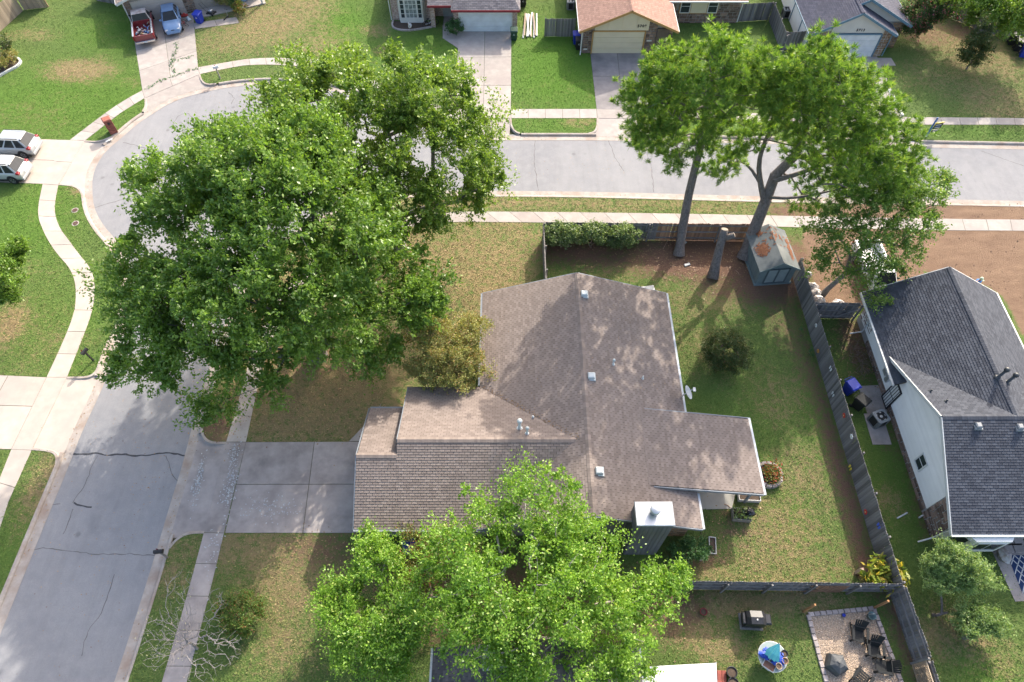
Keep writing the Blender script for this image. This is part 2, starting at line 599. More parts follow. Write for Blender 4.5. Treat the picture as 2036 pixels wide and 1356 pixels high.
# --- lawn patches: px, py, rx m, ry m, strength, kind
PATCH = [
    (160, 140, 3.2, 1.6, 1.1, 'dry'), (60, 70, 3, 1.0, .5, 'dry'), (255, 160, 2, .8, .3, 'dry'), (120, 200, 10, 6, .75, 'lush'), (60, 440, 4, 6, .7, 'lush'), (90, 620, 3, 5, .3, 'lush'),
    (520, 50, 5.5, 4.5, .75, 'dry'), (440, 80, 3, 3, .55, 'dry'), (620, 90, 4, 3, .55, 'dry'), (590, 20, 3.5, 4, .7, 'dry'), (680, 60, 3, 5, .9, 'lush'), (830, 110, 7, 4, .8, 'lush'), (770, 100, 1.3, 1, .7, 'dry'),
    (745, 60, 1.2, 1, .6, 'dry'), (1100, 130, 5, 8, 1., 'lush'), (1180, 150, 4, 6, .9, 'lush'), (1090, 240, 5, 2, .7, 'lush'), (1150, 242, 1.5, .8, .6, 'dry'), (960, 60, 3, 4, .5, 'lush'),
    (1400, 110, 7, 5, .4, 'lush'), (1880, 70, 4, 3, .8, 'dry'), (1960, 120, 5, 4, .7, 'dry'), (1900, 150, 6, 2.5, .4, 'dry'), (1990, 200, 4, 3, .6, 'dry'), (1930, 60, 3, 2, .7, 'dirt'), (1840, 70, 3, 2, .6, 'dirt'),
    (1420, 250, 12, 1.5, .5, 'lush'), (1930, 262, 6, 1, .5, 'lush'), (250, 60, 5, 4, .8, 'lush'), (60, 230, 4, 2, .15, 'dry'),
    (950, 405, 9, .8, .75, 'dry'), (1250, 408, 9, .8, .6, 'dry'), (1450, 412, 6, .8, .5, 'dry'), (1590, 420, 3, 1.2, .9, 'dirt'), (960, 530, 4.5, 5.5, .8, 'dry'), (1000, 470, 4, 2.5, .7, 'dry'), (890, 560, 3.5, 4, .75, 'dry'),
    (600, 820, 5, 3, 1.0, 'dry'), (680, 740, 5, 3.5, .95, 'dry'), (740, 830, 4, 2.5, .9, 'dry'), (570, 720, 4, 3, 1., 'dry'), (620, 690, 3, 2.5, .6, 'dirt'), (790, 690, 3, 3, .8, 'dry'), (470, 800, 2, 3, .8, 'dry'),
    (700, 560, 8, 5, .7, 'dry'), (800, 500, 5, 3, .8, 'dry'), (560, 600, 5, 5, .8, 'dry'), (430, 850, 1.4, 1.4, .8, 'dirt'), (925, 640, 2, 2, .7, 'dry'),
    (560, 1100, 4, 1.4, .7, 'dry'), (480, 1090, 2, 1.5, .7, 'dry'), (650, 1090, 3, 1.5, .6, 'dirt'), (590, 1160, 3.5, 2.5, .7, 'dry'), (560, 1290, 2, 1.6, .55, 'dry'), (350, 1120, 1.2, 2, .5, 'dry'), (370, 1090, 1.5, 1, .5, 'dry'),
    (1240, 510, 7, 1.4, .8, 'dirt'), (1440, 510, 8, 2.4, 1.2, 'dirt'), (1530, 560, 4, 2.4, 1.0, 'dirt'), (1150, 500, 4, 1.2, .9, 'dirt'), (1330, 520, 3, 1.6, 1.0, 'dirt'),
    (1400, 600, 4, 2, .45, 'dry'), (1440, 570, 2.5, 1.5, .7, 'dirt'), (1560, 640, 2, 3, .55, 'dirt'), (1600, 720, 1, 4, .6, 'dirt'), (1250, 540, 5, 1, .5, 'dry'), (1540, 790, 2.5, 2.5, .4, 'dry'), (1410, 690, 2.5, 2.5, .4, 'dry'),
    (1690, 1000, .9, 5, .85, 'dirt'), (1660, 900, .9, 4, .8, 'dirt'), (1630, 790, .9, 4, .7, 'dirt'), (1715, 1110, 1, 2, .8, 'dirt'), (1740, 1140, 1.6, 1, .8, 'dirt'),
    (1560, 1060, 3, 3, .6, 'dry'), (1600, 940, 2, 2.5, .5, 'dry'), (1500, 1130, 3, 1, .45, 'dry'), (1640, 1130, 1.5, 1, .5, 'dry'), (1430, 1130, 1.5, 1.2, .5, 'dry'), (1450, 1050, 1.5, 1.5, .5, 'dirt'), (1380, 1110, 1.6, .7, .8, 'dirt'),
    (1640, 850, 2, 3, .3, 'lush'), (1560, 1020, 1.5, 2, .5, 'lush'), (1480, 830, 4, 3, .3, 'lush'),
    (1450, 1200, 4, .8, .9, 'dry'), (1600, 1190, 3, .7, .8, 'dry'), (1370, 1240, 1.5, 1.5, .9, 'dry'), (1430, 1290, 1.5, 1, .8, 'dry'), (1560, 1250, 2, 1.5, .3, 'dry'), (1790, 1230, .8, 3, .8, 'dirt'), (1820, 1300, .8, 2, .8, 'dirt'),
    (1300, 1200, 3, 2, .8, 'dirt'), (1000, 1200, 8, 3, .8, 'dirt'), (850, 1180, 3, 3, .7, 'dirt'),
    (1700, 680, 1.2, 3, .8, 'dirt'), (1760, 850, .8, 3, .5, 'dirt'), (1760, 1000, 1.2, 1, .5, 'dry'), (1840, 1020, .7, 3, .6, 'dirt'), (1770, 960, 1.5, 4, .4, 'lush'), (1900, 1250, 1.5, 1.5, .6, 'dry'), (1850, 1270, 1.2, 1, .6, 'dry'), (1960, 1300, 1.5, 1.2, .5, 'dry'), (1960, 1340, 1.5, 1, .7, 'lush'),
    (15, 650, 1.3, 1.8, 1.1, 'dry'), (60, 560, 3, 4, .15, 'dry'), (90, 680, 3, 3, .25, 'dry'), (150, 378, .6, .5, .9, 'dry'), (85, 960, 1.2, 2, .7, 'dry'), (60, 1000, 1, 2, .5, 'dry'), (30, 1060, 1.2, 3, .4, 'lush'), (190, 600, 2, 4, .5, 'lush'), (120, 480, 2, 4, .4, 'lush'), (150, 730, 2, 1, .5, 'lush'),
]
SAND_POLY = [at(*q) for q in ((1596, 462), (1700, 405), (1880, 404), (2300, 407), (2300, 800), (2060, 700), (1980, 580), (1890, 545), (1740, 570), (1725, 620), (1690, 610), (1640, 604), (1606, 560))]


def in_poly(P, poly):
    x, y = P[:, 0], P[:, 1]
    ins = np.zeros(len(P), bool)
    n = len(poly)
    for i in range(n):
        a, b = poly[i], poly[(i + 1) % n]
        c = ((a[1] > y) != (b[1] > y)) & (x < (b[0] - a[0]) * (y - a[1]) / (b[1] - a[1] + 1e-12) + a[0])
        ins ^= c
    return ins


def patch_vals(P):
    vals = {k: np.zeros(len(P)) for k in ('dry', 'dirt', 'lush', 'sand')}
    for px, py, rx, ry, s, k in PATCH:
        c = at(px, py)
        d = np.sqrt(((P[:, 0] - c.x) / rx) ** 2 + ((P[:, 1] - c.y) / ry) ** 2)
        vals[k] = np.maximum(vals[k], s * np.clip(1.45 - d, 0, 1))
    vals['sand'] = np.where(in_poly(P, SAND_POLY), 1.0, 0.0)
    return vals


LAWNS = []
PAVED = []


def lawn(name, border, label):
    n = len(border)
    poly = [(p.x, p.y) for p in border]
    xs = np.arange(-62, 62, 0.8)
    ys = np.arange(-9, 76, 0.8)
    gx, gy = np.meshgrid(xs, ys)
    P = np.stack([gx.ravel(), gy.ravel()], 1) + RNG.uniform(-.2, .2, (gx.size, 2))
    P = P[in_poly(P, poly)]
    vs = [Vector(p) for p in poly] + [Vector(p) for p in P]
    vo, eo, fo, *_ = delaunay_2d_cdt(vs, [], [list(range(n))], 1, 1e-4)
    A = np.array([(v.x, v.y, 0.0) for v in vo], np.float32)
    F = []
    for f in fo:
        a, b, c = (vo[i] for i in f[:3])
        F.append(f if (b - a).cross(c - a) > 0 else f[::-1])
    me = mesh_np(name, A, F, M_LAWN)
    for k, v in patch_vals(A).items():
        at_ = me.attributes.new(k, 'FLOAT', 'POINT')
        at_.data.foreach_set('value', v.astype(np.float32))
    o = obj(name, me)
    tag(o, label, kind='structure')
    LAWNS.append(poly)
    return o


far = [(170, OUT[-1].y), (170, 190), (-170, 190), (-170, OUT[0].y)]
lawn('lawn', OUT_N + [Vector((x, y, 0)) for x, y in far], 'mown lawns on the far side of the street')
lawn('lawn', IN_N + [Vector((170, INN[-1].y, 0)), Vector((170, INN[0].y, 0))], 'lawns of the corner lot and its neighbours')

gb = MB()
gb.add([(-900, -600, -.25), (900, -600, -.25), (900, 1800, -.25), (-900, 1800, -.25)], [(0, 1, 2, 3)])
tag(gb.build('ground', mat('far_ground', (0.10, 0.14, 0.05), (0.17, 0.15, 0.08), 0.05, 0.95)), kind='structure')

# --- road: asphalt between the two kerb lines, gutters, kerbs
rb = MB()
ring = [(p.x, p.y) for p in INN] + [(p.x, p.y) for p in reversed(OUT)]
vo, eo, fo, *_ = delaunay_2d_cdt([Vector(p) for p in ring], [], [list(range(len(ring)))], 1, 1e-4)
rb.add([(v.x, v.y, -0.13) for v in vo], [f if (vo[f[1]] - vo[f[0]]).cross(vo[f[2]] - vo[f[0]]) > 0 else f[::-1] for f in fo])
road = tag(rb.build('road', M_ASPH), 'light grey asphalt street bending round the corner lot', kind='structure')


def strip(mb, line, offs, zs, skip=None):
    """offs/zs: cross-section from the first to the last offset"""
    rows = [offset_line(line, o) for o in offs]
    for i in range(len(line) - 1):
        if skip and skip(line[i].lerp(line[i + 1], .5)):
            continue
        for k in range(len(offs) - 1):
            a, b, c, d = rows[k][i], rows[k][i + 1], rows[k + 1][i + 1], rows[k + 1][i]
            mb.add([(a.x, a.y, zs[k]), (b.x, b.y, zs[k]), (c.x, c.y, zs[k + 1]), (d.x, d.y, zs[k + 1])], [(0, 1, 2, 3)])


def cut_test(line, cuts):
    spans = [(near_i(line, at(*c[0])), near_i(line, at(*c[-1]))) for c in cuts]
    rng = [(at(*c[0]), at(*c[-1])) for c in cuts]

    def f(p):
        i = near_i(line, p)
        return any(a < i < b for a, b in spans)
    return f


for line, cuts, sg, nm in ((OUT, OUT_CUTS, -1, 'far'), (INN, IN_CUTS, 1, 'near')):
    fine = resample(line, 0.9)
    test = cut_test(fine, cuts)
    g = MB()
    strip(g, fine, [sg * 0.16, sg * 0.42, sg * 0.74], [-0.118, -0.122, -0.116])
    o = tag(g.build('gutter', M_KERB), kind='structure')
    g = MB()
    strip(g, fine, [-sg * 0.02, -sg * 0.02, sg * 0.11, sg * 0.19, sg * 0.22], [-0.1, 0.022, 0.018, -0.03, -0.121], test)
    for c in cuts:
        pts = ats(c)
        # the long step in the list is the driveway mouth itself; a return curve on each side
        k = max(range(len(pts) - 1), key=lambda i: (pts[i + 1] - pts[i]).length)
        for half in (pts[:k + 1], pts[k + 1:]):
            if len(half) > 2:
                sm = smooth_line(half, 2)
                strip(g, sm, [-sg * 0.05, -sg * 0.05, sg * 0.09, sg * 0.16], [-0.1, 0.022, 0.018, -0.12])
    tag(g.build('kerb', M_KERB), kind='structure')

# driveway mouths sloping from the gutter up to the pavement
for line, cuts, sg in ((OUT, OUT_CUTS, -1), (INN, IN_CUTS, 1)):
    for ci, c in enumerate(cuts):
        pts = ats(c)
        k = max(range(len(pts) - 1), key=lambda i: (pts[i + 1] - pts[i]).length)
        a, b = near_i(line, pts[0]), near_i(line, pts[-1])
        K = offset_line(line, sg * 0.17)[a:b + 1]
        L = sum((q - p).length for p, q in zip(K, K[1:]))
        K = resample(K, L / 12)[:13]
        while len(K) < 13:
            K.append(K[-1])
        E_ = [pts[k].lerp(pts[k + 1], t / 12) for t in range(13)]
        mb = MB()
        for i in range(12):
            for j in range(3):
                q = []
                for (ii, jj) in ((i, j), (i + 1, j), (i + 1, j + 1), (i, j + 1)):
                    p = K[ii].lerp(E_[ii], jj / 3)
                    q.append((p.x, p.y, -0.112 + (0.108) * (jj / 3)))
                if sg < 0:
                    q = q[::-1]
                mb.add(q, [(3, 2, 1, 0)] if sg > 0 else [(3, 2, 1, 0)])
        o = mb.build('driveway_apron', [M_CONC_PALE, M_CONC_PALE, M_CONC, M_CONC, M_CONC, M_CONC][ci] if sg < 0 else M_CONC_OLD)
        for pl in o.data.polygons:
            pass
        tag(o, kind='structure')


# --- pavements made of slabs
def path(name, left, right, joint, material, label=None, gap=0.016):
    A, B = smooth_line(ats(left), 1), smooth_line(ats(right), 1)

    def par(P, t):
        Ls = [0]
        for p, q in zip(P, P[1:]):
            Ls.append(Ls[-1] + (q - p).length)
        d = t * Ls[-1]
        for i in range(len(P) - 1):
            if d <= Ls[i + 1] or i == len(P) - 2:
                return P[i].lerp(P[i + 1], (d - Ls[i]) / max(Ls[i + 1] - Ls[i], 1e-6))
    L = sum((q - p).length for p, q in zip(A, A[1:]))
    n = max(1, round(L / joint))
    bed = MB()
    for i in range(n * 2):
        q = [par(A, i / n / 2), par(B, i / n / 2), par(B, (i + 1) / n / 2), par(A, (i + 1) / n / 2)]
        if (q[1] - q[0]).cross(q[2] - q[0]).z < 0:
            q = q[::-1]
        bed.add([(p.x, p.y, 0.006) for p in q], [(0, 1, 2, 3)])
    root = tag(bed.build(name, M_JOINT), label, kind='structure')
    PAVED.append([(p.x, p.y) for p in A] + [(p.x, p.y) for p in reversed(B)])
    for i in range(n):
        t0, t1 = (i + gap / joint) / n, (i + 1 - gap / joint) / n
        ts = [t0, (t0 * 2 + t1) / 3, (t0 + t1 * 2) / 3, t1]
        poly = [par(A, t) for t in ts] + [par(B, t) for t in reversed(ts)]
        ar = sum(p.x * q.y - q.x * p.y for p, q in zip(poly, poly[1:] + poly[:1]))
        if ar < 0:
            poly = poly[::-1]
        MB().prism(poly, -0.05, 0.018 + random.uniform(-.003, .004)).build('slab', material, root)
    return root


def drive(name, corners, cols, rows, material, label, gap=0.02):
    """corners px: near-left.. in order a,b,c,d (a->b along cols)"""
    a, b, c, d = ats(corners)

    def pt(u, v):
        return a.lerp(b, u).lerp(d.lerp(c, u), v)
    bed = MB()
    q = [a, b, c, d]
    if (b - a).cross(c - a).z < 0:
        q = q[::-1]
    bed.add([(p.x, p.y, 0.006) for p in q], [(0, 1, 2, 3)])
    root = tag(bed.build(name, M_JOINT), label, kind='structure')
    PAVED.append([(p.x, p.y) for p in (a, b, c, d)])
    lu, lv = (b - a).length, (d - a).length
    for u0, u1 in zip(cols, cols[1:]):
        for v0, v1 in zip(rows, rows[1:]):
            g, h = gap / lu, gap / lv
            poly = [pt(u0 + g, v0 + h), pt(u1 - g, v0 + h), pt(u1 - g, v1 - h), pt(u0 + g, v1 - h)]
            if (poly[1] - poly[0]).cross(poly[2] - poly[0]).z < 0:
                poly = poly[::-1]
            MB().prism(poly, -0.05, 0.019 + random.uniform(-.003, .004)).build('slab', material, root)
    return root


path('pavement', [(93, 750), (125.4, 680.6), (148.6, 621.8), (151.7, 584.6), (148.6, 553.6), (136, 529), (121, 513.4), (102, 488.6), (86.7, 460.8), (76, 433), (76, 408), (85, 366)],
     [(133, 750.5), (161, 680.6), (184, 620), (189, 578.4), (187.4, 553.6), (179.6, 532), (155, 502.6), (138, 479), (119, 454.6), (109, 426.7), (109, 402), (116, 368)], 1.75, M_CONC_PALE, 'pale winding pavement of concrete slabs on the left')
path('pavement', [(-40, 1100), (-20, 1000), (23, 893.5)], [(-10, 1130), (0, 1035), (63, 895)], 2.2, M_CONC_PALE)
path('pavement', [(23, 893.5), (93, 750)], [(63, 895), (133, 750.5)], 9, M_CONC_PALE)
path('pavement', [(85, 366), (105, 320), (139, 278.5)], [(116, 368), (168.6, 280)], 2.6, M_CONC_PALE)
path('pavement', [(139, 278.5), (206.5, 227), (245, 200.6), (283, 180)], [(168.6, 280), (236, 227), (259.6, 212), (287.6, 195)], 1.3, M_CONC)
path('pavement', [(283, 180), (340, 152), (394, 134)], [(287.6, 195), (397, 147.5)], 3, M_CONC)
path('pavement', [(394, 134), (450, 124), (500, 116), (554, 115), (608, 117.5), (662, 126), (760, 165), (850, 205), (905, 218)],
     [(397, 147.5), (450, 136), (500, 128), (581, 129.7), (640, 138), (700, 156), (800, 197), (870, 226), (907, 236)], 1.5, M_CONC)
path('pavement', [(905, 218), (1016, 217)], [(907, 236), (1016, 235)], 3.2, M_CONC)
path('pavement', [(1016, 217), (1186, 217)], [(1016, 235), (1187.5, 235)], 1.6, M_CONC)
path('pavement', [(1186, 217), (1290, 219)], [(1187.5, 235), (1291, 236)], 3.2, M_CONC)
path('pavement', [(1290, 219), (1688, 231)], [(1291, 236), (1689, 247)], 1.6, M_CONC)
path('pavement', [(1688, 231), (1797, 233)], [(1689, 247), (1803, 248)], 3.2, M_CONC)
path('pavement', [(1797, 233), (2036, 235), (2200, 238)], [(1803, 248), (2036, 248), (2200, 251)], 1.6, M_CONC)
path('pavement', [(310, 1400), (322, 1356), (368.5, 1198), (405.7, 1059)], [(358, 1400), (372, 1356), (429, 1129), (445.5, 1060)], 1.9, M_CONC_OLD, 'weathered grey pavement beside the near street')
path('pavement', [(405.7, 1059), (450, 879)], [(445.5, 1060), (489, 879)], 5.5, M_CONC_OLD)
path('pavement', [(450, 879), (480, 779), (500, 700), (525, 640), (565, 570), (630, 505), (720, 455), (800, 430), (876, 421), (1050, 421), (1364, 425), (1590, 430), (1850, 435), (2036, 437), (2200, 440)],
     [(489, 879), (517, 748), (535, 690), (560, 635), (600, 580), (660, 525), (740, 480), (815, 450), (876, 441), (1050, 442), (1364, 446), (1590, 452), (1865, 458), (2036, 459), (2200, 462)], 1.8, M_CONC, 'long concrete pavement round the corner lot')

drive('driveway', [(489, 879), (722, 878), (712, 1060), (447, 1060)], [0, .585, 1], [0, .485, 1], M_CONC_OLD, 'worn grey driveway of the brown roofed house')
drive('driveway', [(-60, 743), (93, 750), (23, 893.5), (-150, 893)], [0, .5, 1], [0, .42, 1], M_CONC_PALE, 'pale driveway at the left edge below the winding pavement')
drive('driveway', [(-70, 272), (139, 278.5), (85, 366), (-120, 358)], [0, .5, 1], [0, .48, 1], M_CONC_PALE, 'pale driveway under the two white cars')
drive('driveway', [(262, 48), (384, 25), (394, 134), (283, 180)], [0, .5, 1], [0, .42, .72, 1], M_CONC, 'cracked pinkish driveway below the red pickup')
drive('driveway', [(911, 61), (1017, 61), (1016, 217), (907, 217)], [0, .5, 1], [0, .36, .72, 1], M_CONC, 'two lane driveway below the white garage door')
drive('driveway', [(1173, 102), (1281, 102), (1290, 219), (1186, 217)], [0, .5, 1], [0, .45, 1], M_CONC_DARK, 'dark oil stained driveway below the cream garage door')
drive('driveway', [(1638, 108), (1742, 108), (1797, 233), (1688, 231)], [0, .5, 1], [0, .5, 1], M_CONC, 'driveway of the blue roofed house behind the pines')
drive('side_walk', [(693, 878), (722, 878), (760, 800), (728, 842)], [0, 1], [0, 1], M_CONC, 'small concrete wedge beside the garage corner')
drive('entry_walk', [(880, 50), (912, 68), (912, 97), (880, 76)], [0, 1], [0, 1], M_CONC, 'short entry walk beside the white garage door')
drive('entry_walk', [(884, 18), (900, 18), (912, 68), (880, 56)], [0, 1], [0, 1], M_CONC, None)
drive('patio', [(1350, 905), (1482, 905), (1455, 1012), (1380, 1014)], [0, 1], [0, 1], mat('patio_concrete', (0.38, 0.36, 0.32), (0.30, 0.29, 0.26), 1.2), 'concrete patio under the overhanging roof')
drive('entry_walk', [(1740, 115), (1772, 115), (1782, 131), (1745, 131)], [0, 1], [0, 1], M_CONC, None)
drive('entry_walk', [(383, 46), (470, 34), (476, 46), (388, 58)], [0, .5, 1], [0, 1], M_CONC, 'concrete walk before the toy strewn porch')

# --- cracks and tar seals on the asphalt
M_TAR = mat('tar', (0.035, 0.036, 0.04), (0.05, 0.05, 0.055), 6, 0.7)
M_CRK = mat('crack', (0.10, 0.10, 0.10), (0.13, 0.12, 0.11), 6, 0.95)


def crack(pts, wd, m, o=(0, 0), sc=1.0):
    P = resample(ats([(o[0] + x / sc, o[1] + y / sc) for x, y in pts], -0.1265), 0.25)
    P = [p + Vector((random.uniform(-.04, .04), random.uniform(-.04, .04), 0)) for p in P]
    ws = [wd * random.uniform(.45, 1.15) for _ in P]
    mb = MB()
    for i in range(len(P) - 1):
        d = (P[i + 1] - P[i]).normalized()
        n = Vector((-d.y, d.x, 0))
        mb.add([P[i] - n * ws[i] / 2, P[i + 1] - n * ws[i + 1] / 2, P[i + 1] + n * ws[i + 1] / 2, P[i] + n * ws[i] / 2], [(0, 1, 2, 3)])
    mb.build('crack_seal' if m is M_TAR else 'crack', m, road)


crack([(555, 785), (640, 790), (740, 780), (800, 793), (920, 788), (1050, 798), (1150, 797), (1230, 780), (1300, 778), (1400, 793), (1435, 795)], .12, M_TAR, (0, 700), 3.875)
crack([(565, 1158), (590, 1178), (705, 1192)], .11, M_TAR, (0, 700), 3.875)
for pts, o, sc in (([(245, 335), (300, 325), (380, 335), (480, 345), (560, 358), (700, 368), (850, 372), (950, 368), (1050, 378), (1140, 375)], (0, 1000), 3.636),
                   ([(830, 520), (790, 640), (740, 790), (650, 900), (600, 1030), (590, 1110)], (0, 1000), 3.636),
                   ([(750, 800), (700, 900), (650, 1040), (600, 1100), (565, 1160)], (0, 700), 3.875), ([(1280, 800), (1305, 880), (1330, 960), (1370, 1000)], (0, 700), 3.875),
                   ([(560, 1210), (530, 1300), (490, 1400)], (0, 700), 3.875), ([(400, 1180), (470, 1165)], (0, 700), 3.875),
                   ([(610, 235), (700, 205), (800, 180), (870, 160)], (0, 340), 3.229), ([(800, 195), (900, 205)], (0, 700), 3.875),
                   ([(830, 960), (900, 975), (980, 1000)], (0, 0), 3.39), ([(1150, 860), (1200, 780), (1260, 760), (1310, 800)], (0, 0), 3.39), ([(1560, 700), (1580, 660), (1540, 620)], (0, 0), 3.39), ([(1200, 880), (1270, 900)], (0, 0), 3.39),
                   ([(1208, 276), (1216, 293), (1222, 312), (1241, 341)], (0, 0), 1), ([(1287, 306), (1295, 331), (1300, 382)], (0, 0), 1), ([(1064, 276), (1062, 320), (1070, 380)], (0, 0), 1),
                   ([(1830, 290), (1836, 330), (1870, 395)], (0, 0), 1), ([(1950, 300), (2036, 330)], (0, 0), 1)):
    crack(pts, .05, M_CRK, o, sc)
# ================================================================== building helpers
def shingle_mat(name, c1, c2, c3):
    m, nt, p = base_mat(name, 0.92, 0, 0.15)
    rv = piece_rnd(nt)
    co = coords(nt)
    col = _mix(nt, rv, c1, c2)
    big = noise(nt, co, 0.35, 3)
    col = _mix(nt, _math(nt, 'MULTIPLY', _ramp(nt, big, 0.42, 0.7), 0.45), col, c3)
    stk = noise(nt, coords(nt, 'Object', (1.2, 1.2, .3)), 1.3, 5, .7)
    col = _mix(nt, _math(nt, 'MULTIPLY', _ramp(nt, stk, 0.5, 0.75), 0.2), col, tuple(x * 0.62 for x in c3))
    fine = noise(nt, co, 30, 2)
    col = _mix(nt, _math(nt, 'MULTIPLY', _ramp(nt, fine, 0.4, 0.7), 0.3), col, tuple(x * 0.6 for x in c1))
    nt.links.new(col, p.inputs['Base Color'])
    return m


M_SH_BROWN = shingle_mat('brown_shingle', (0.270, 0.222, 0.194), (0.185, 0.150, 0.131), (0.215, 0.178, 0.158))
M_SH_GREY = shingle_mat('grey_shingle', (0.090, 0.097, 0.114), (0.048, 0.052, 0.064), (0.068, 0.073, 0.087))
M_SH_DARK = shingle_mat('dark_shingle', (0.155, 0.140, 0.138), (0.088, 0.08, 0.08), (0.125, 0.112, 0.108))
M_SH_TAN = shingle_mat('tan_shingle', (0.36, 0.225, 0.175), (0.25, 0.15, 0.12), (0.29, 0.19, 0.15))
M_SH_BLUE = shingle_mat('blue_grey_shingle', (0.092, 0.095, 0.125), (0.058, 0.060, 0.085), (0.11, 0.105, 0.12))
M_SH_ASH = shingle_mat('ash_shingle', (0.21, 0.195, 0.205), (0.115, 0.108, 0.118), (0.15, 0.14, 0.145))
M_UNDER = mat('roof_felt', (0.06, 0.053, 0.05), None, 3)
M_WHITE = mat('white_paint', (0.62, 0.62, 0.60), (0.54, 0.54, 0.52), 1.5, 0.5)
M_GUTTER = mat('gutter_metal', (0.52, 0.54, 0.55), (0.42, 0.44, 0.46), 1.5, 0.45)
M_GREYTRIM = mat('grey_trim', (0.22, 0.24, 0.27), (0.18, 0.20, 0.22), 2, 0.6)
M_SIDING = mat('white_siding', (0.80, 0.78, 0.74), (0.74, 0.72, 0.68), 1.2, 0.6, vary=0.04)
M_GLASS = mat('window_glass', (0.025, 0.032, 0.038), (0.04, 0.05, 0.055), 1, 0.08, spec=0.6)
M_METAL = mat('galvanised_metal', (0.55, 0.56, 0.57), (0.45, 0.46, 0.47), 3, 0.35, metal=0.7)
M_BLACK = mat('black_plastic', (0.018, 0.018, 0.020), (0.03, 0.03, 0.032), 4, 0.45)
M_STONE = mat('sandstone', (0.32, 0.20, 0.11), (0.20, 0.125, 0.075), 4, 0.9, vary=0.35, bmp=0.3)
M_STONE2 = mat('brown_fieldstone', (0.235, 0.165, 0.125), (0.145, 0.10, 0.08), 3, 0.9, vary=0.45, bmp=0.3)
M_MORTAR = mat('mortar', (0.30, 0.27, 0.24), None, 5)
M_BOARD = mat('grey_board', (0.155, 0.165, 0.185), (0.125, 0.135, 0.15), 2, 0.7, vary=0.08, stretch=(1, 1, 0.2))


def clip_poly(poly, sub):
    """Sutherland-Hodgman: clip 2-D 'sub' by convex ccw 'poly'"""
    out = sub
    n = len(poly)
    for i in range(n):
        a, b = poly[i], poly[(i + 1) % n]
        ex, ey = b[0] - a[0], b[1] - a[1]
        src, out = out, []
        if not src:
            return []
        for j in range(len(src)):
            p, q = src[j], src[(j + 1) % len(src)]
            dp = ex * (p[1] - a[1]) - ey * (p[0] - a[0])
            dq = ex * (q[1] - a[1]) - ey * (q[0] - a[0])
            if dp >= 0:
                out.append(p)
            if (dp >= 0) != (dq >= 0):
                t = dp / (dp - dq)
                out.append((p[0] + (q[0] - p[0]) * t, p[1] + (q[1] - p[1]) * t))
    return out


def plane_frame(pts):
    n = (pts[1] - pts[0]).cross(pts[2] - pts[0]).normalized()
    if n.z < 0:
        n = -n
    h = Vector((0, 0, 1)).cross(n)
    h = h.normalized() if h.length > 1e-5 else Vector((1, 0, 0))
    s = n.cross(h)
    if s.z < 0:
        s, h = -s, -h
    return h, s, n


def shingled(planes, roof, material, tab=0.31, expo=0.145, near=None, count=0, stuff_name='shingle_courses', hi=0.028):
    """lay tabs over roof planes (convex 3-D polygons). The 'count' full tabs nearest to 'near' become objects."""
    full, mb = [], MB()
    rr = random.Random(3)
    for pts in planes:
        pts = [Vector(p) for p in pts]
        h, s, n = plane_frame(pts)
        o = pts[0]
        P2 = [((p - o).dot(h), (p - o).dot(s)) for p in pts]
        ar = sum(P2[i][0] * P2[(i + 1) % len(P2)][1] - P2[(i + 1) % len(P2)][0] * P2[i][1] for i in range(len(P2)))
        if ar < 0:
            P2 = P2[::-1]
        u0, u1 = min(p[0] for p in P2), max(p[0] for p in P2)
        v0, v1 = min(p[1] for p in P2), max(p[1] for p in P2)
        rows = int((v1 - v0) / expo) + 1
        for r in range(rows):
            va = v0 + r * expo
            vb = va + expo * 1.08
            off = (r % 2) * tab / 2 + rr.uniform(-.02, .02)
            k = int(math.floor((u0 - off) / tab)) - 1
            while off + k * tab < u1:
                a = off + k * tab + 0.009
                b = a + tab - 0.018
                k += 1
                rect = [(a, va), (b, va), (b, vb), (a, vb)]
                q = clip_poly(P2, rect)
                if len(q) < 3:
                    continue
                aq = abs(sum(q[i][0] * q[(i + 1) % len(q)][1] - q[(i + 1) % len(q)][0] * q[i][1] for i in range(len(q)))) / 2
                if aq < 0.002:
                    continue
                c3 = o + h * ((a + b) / 2) + s * va
                if count and aq > 0.97 * (b - a) * (vb - va):
                    full.append((((c3 - Vector(near)).length), h, s, n, o + h * a + s * va))
                    continue
                _tab(mb, q, va, vb, o, h, s, n, rr.random(), hi)
    if count:
        full.sort(key=lambda t: t[0])
        me = _tab_mesh(tab - 0.018, expo * 1.08, material)
        for d, h, s, n, p in full[:count]:
            ob = bpy.data.objects.new('shingle', me)
            M = Matrix((h, s, n)).transposed().to_4x4()
            M.translation = p
            link(ob, roof)
            ob.matrix_basis = M
        for d, h, s, n, p in full[count:]:
            _tab(mb, [(0, 0), (tab - 0.018, 0), (tab - 0.018, expo * 1.08), (0, expo * 1.08)], 0, expo * 1.08, p, h, s, n, rr.random(), hi)
    o = mb.build(stuff_name, material, roof)
    o['kind'] = 'stuff'
    return o


def _tab(mb, q, va, vb, o, h, s, n, rnd, hi=0.02):
    vs = [o + h * u + s * v + n * (hi - (hi - 0.004) * (v - va) / (vb - va)) for u, v in q]
    m = len(q)
    fs = [tuple(range(m))]
    low = [o + h * u + s * v - n * 0.002 for u, v in q]
    for i in range(m):
        j = (i + 1) % m
        if abs(q[i][1] - va) < 1e-4 and abs(q[j][1] - va) < 1e-4:
            fs.append((i, i + m, j + m, j))
    mb.add(vs + low, fs, rnd)


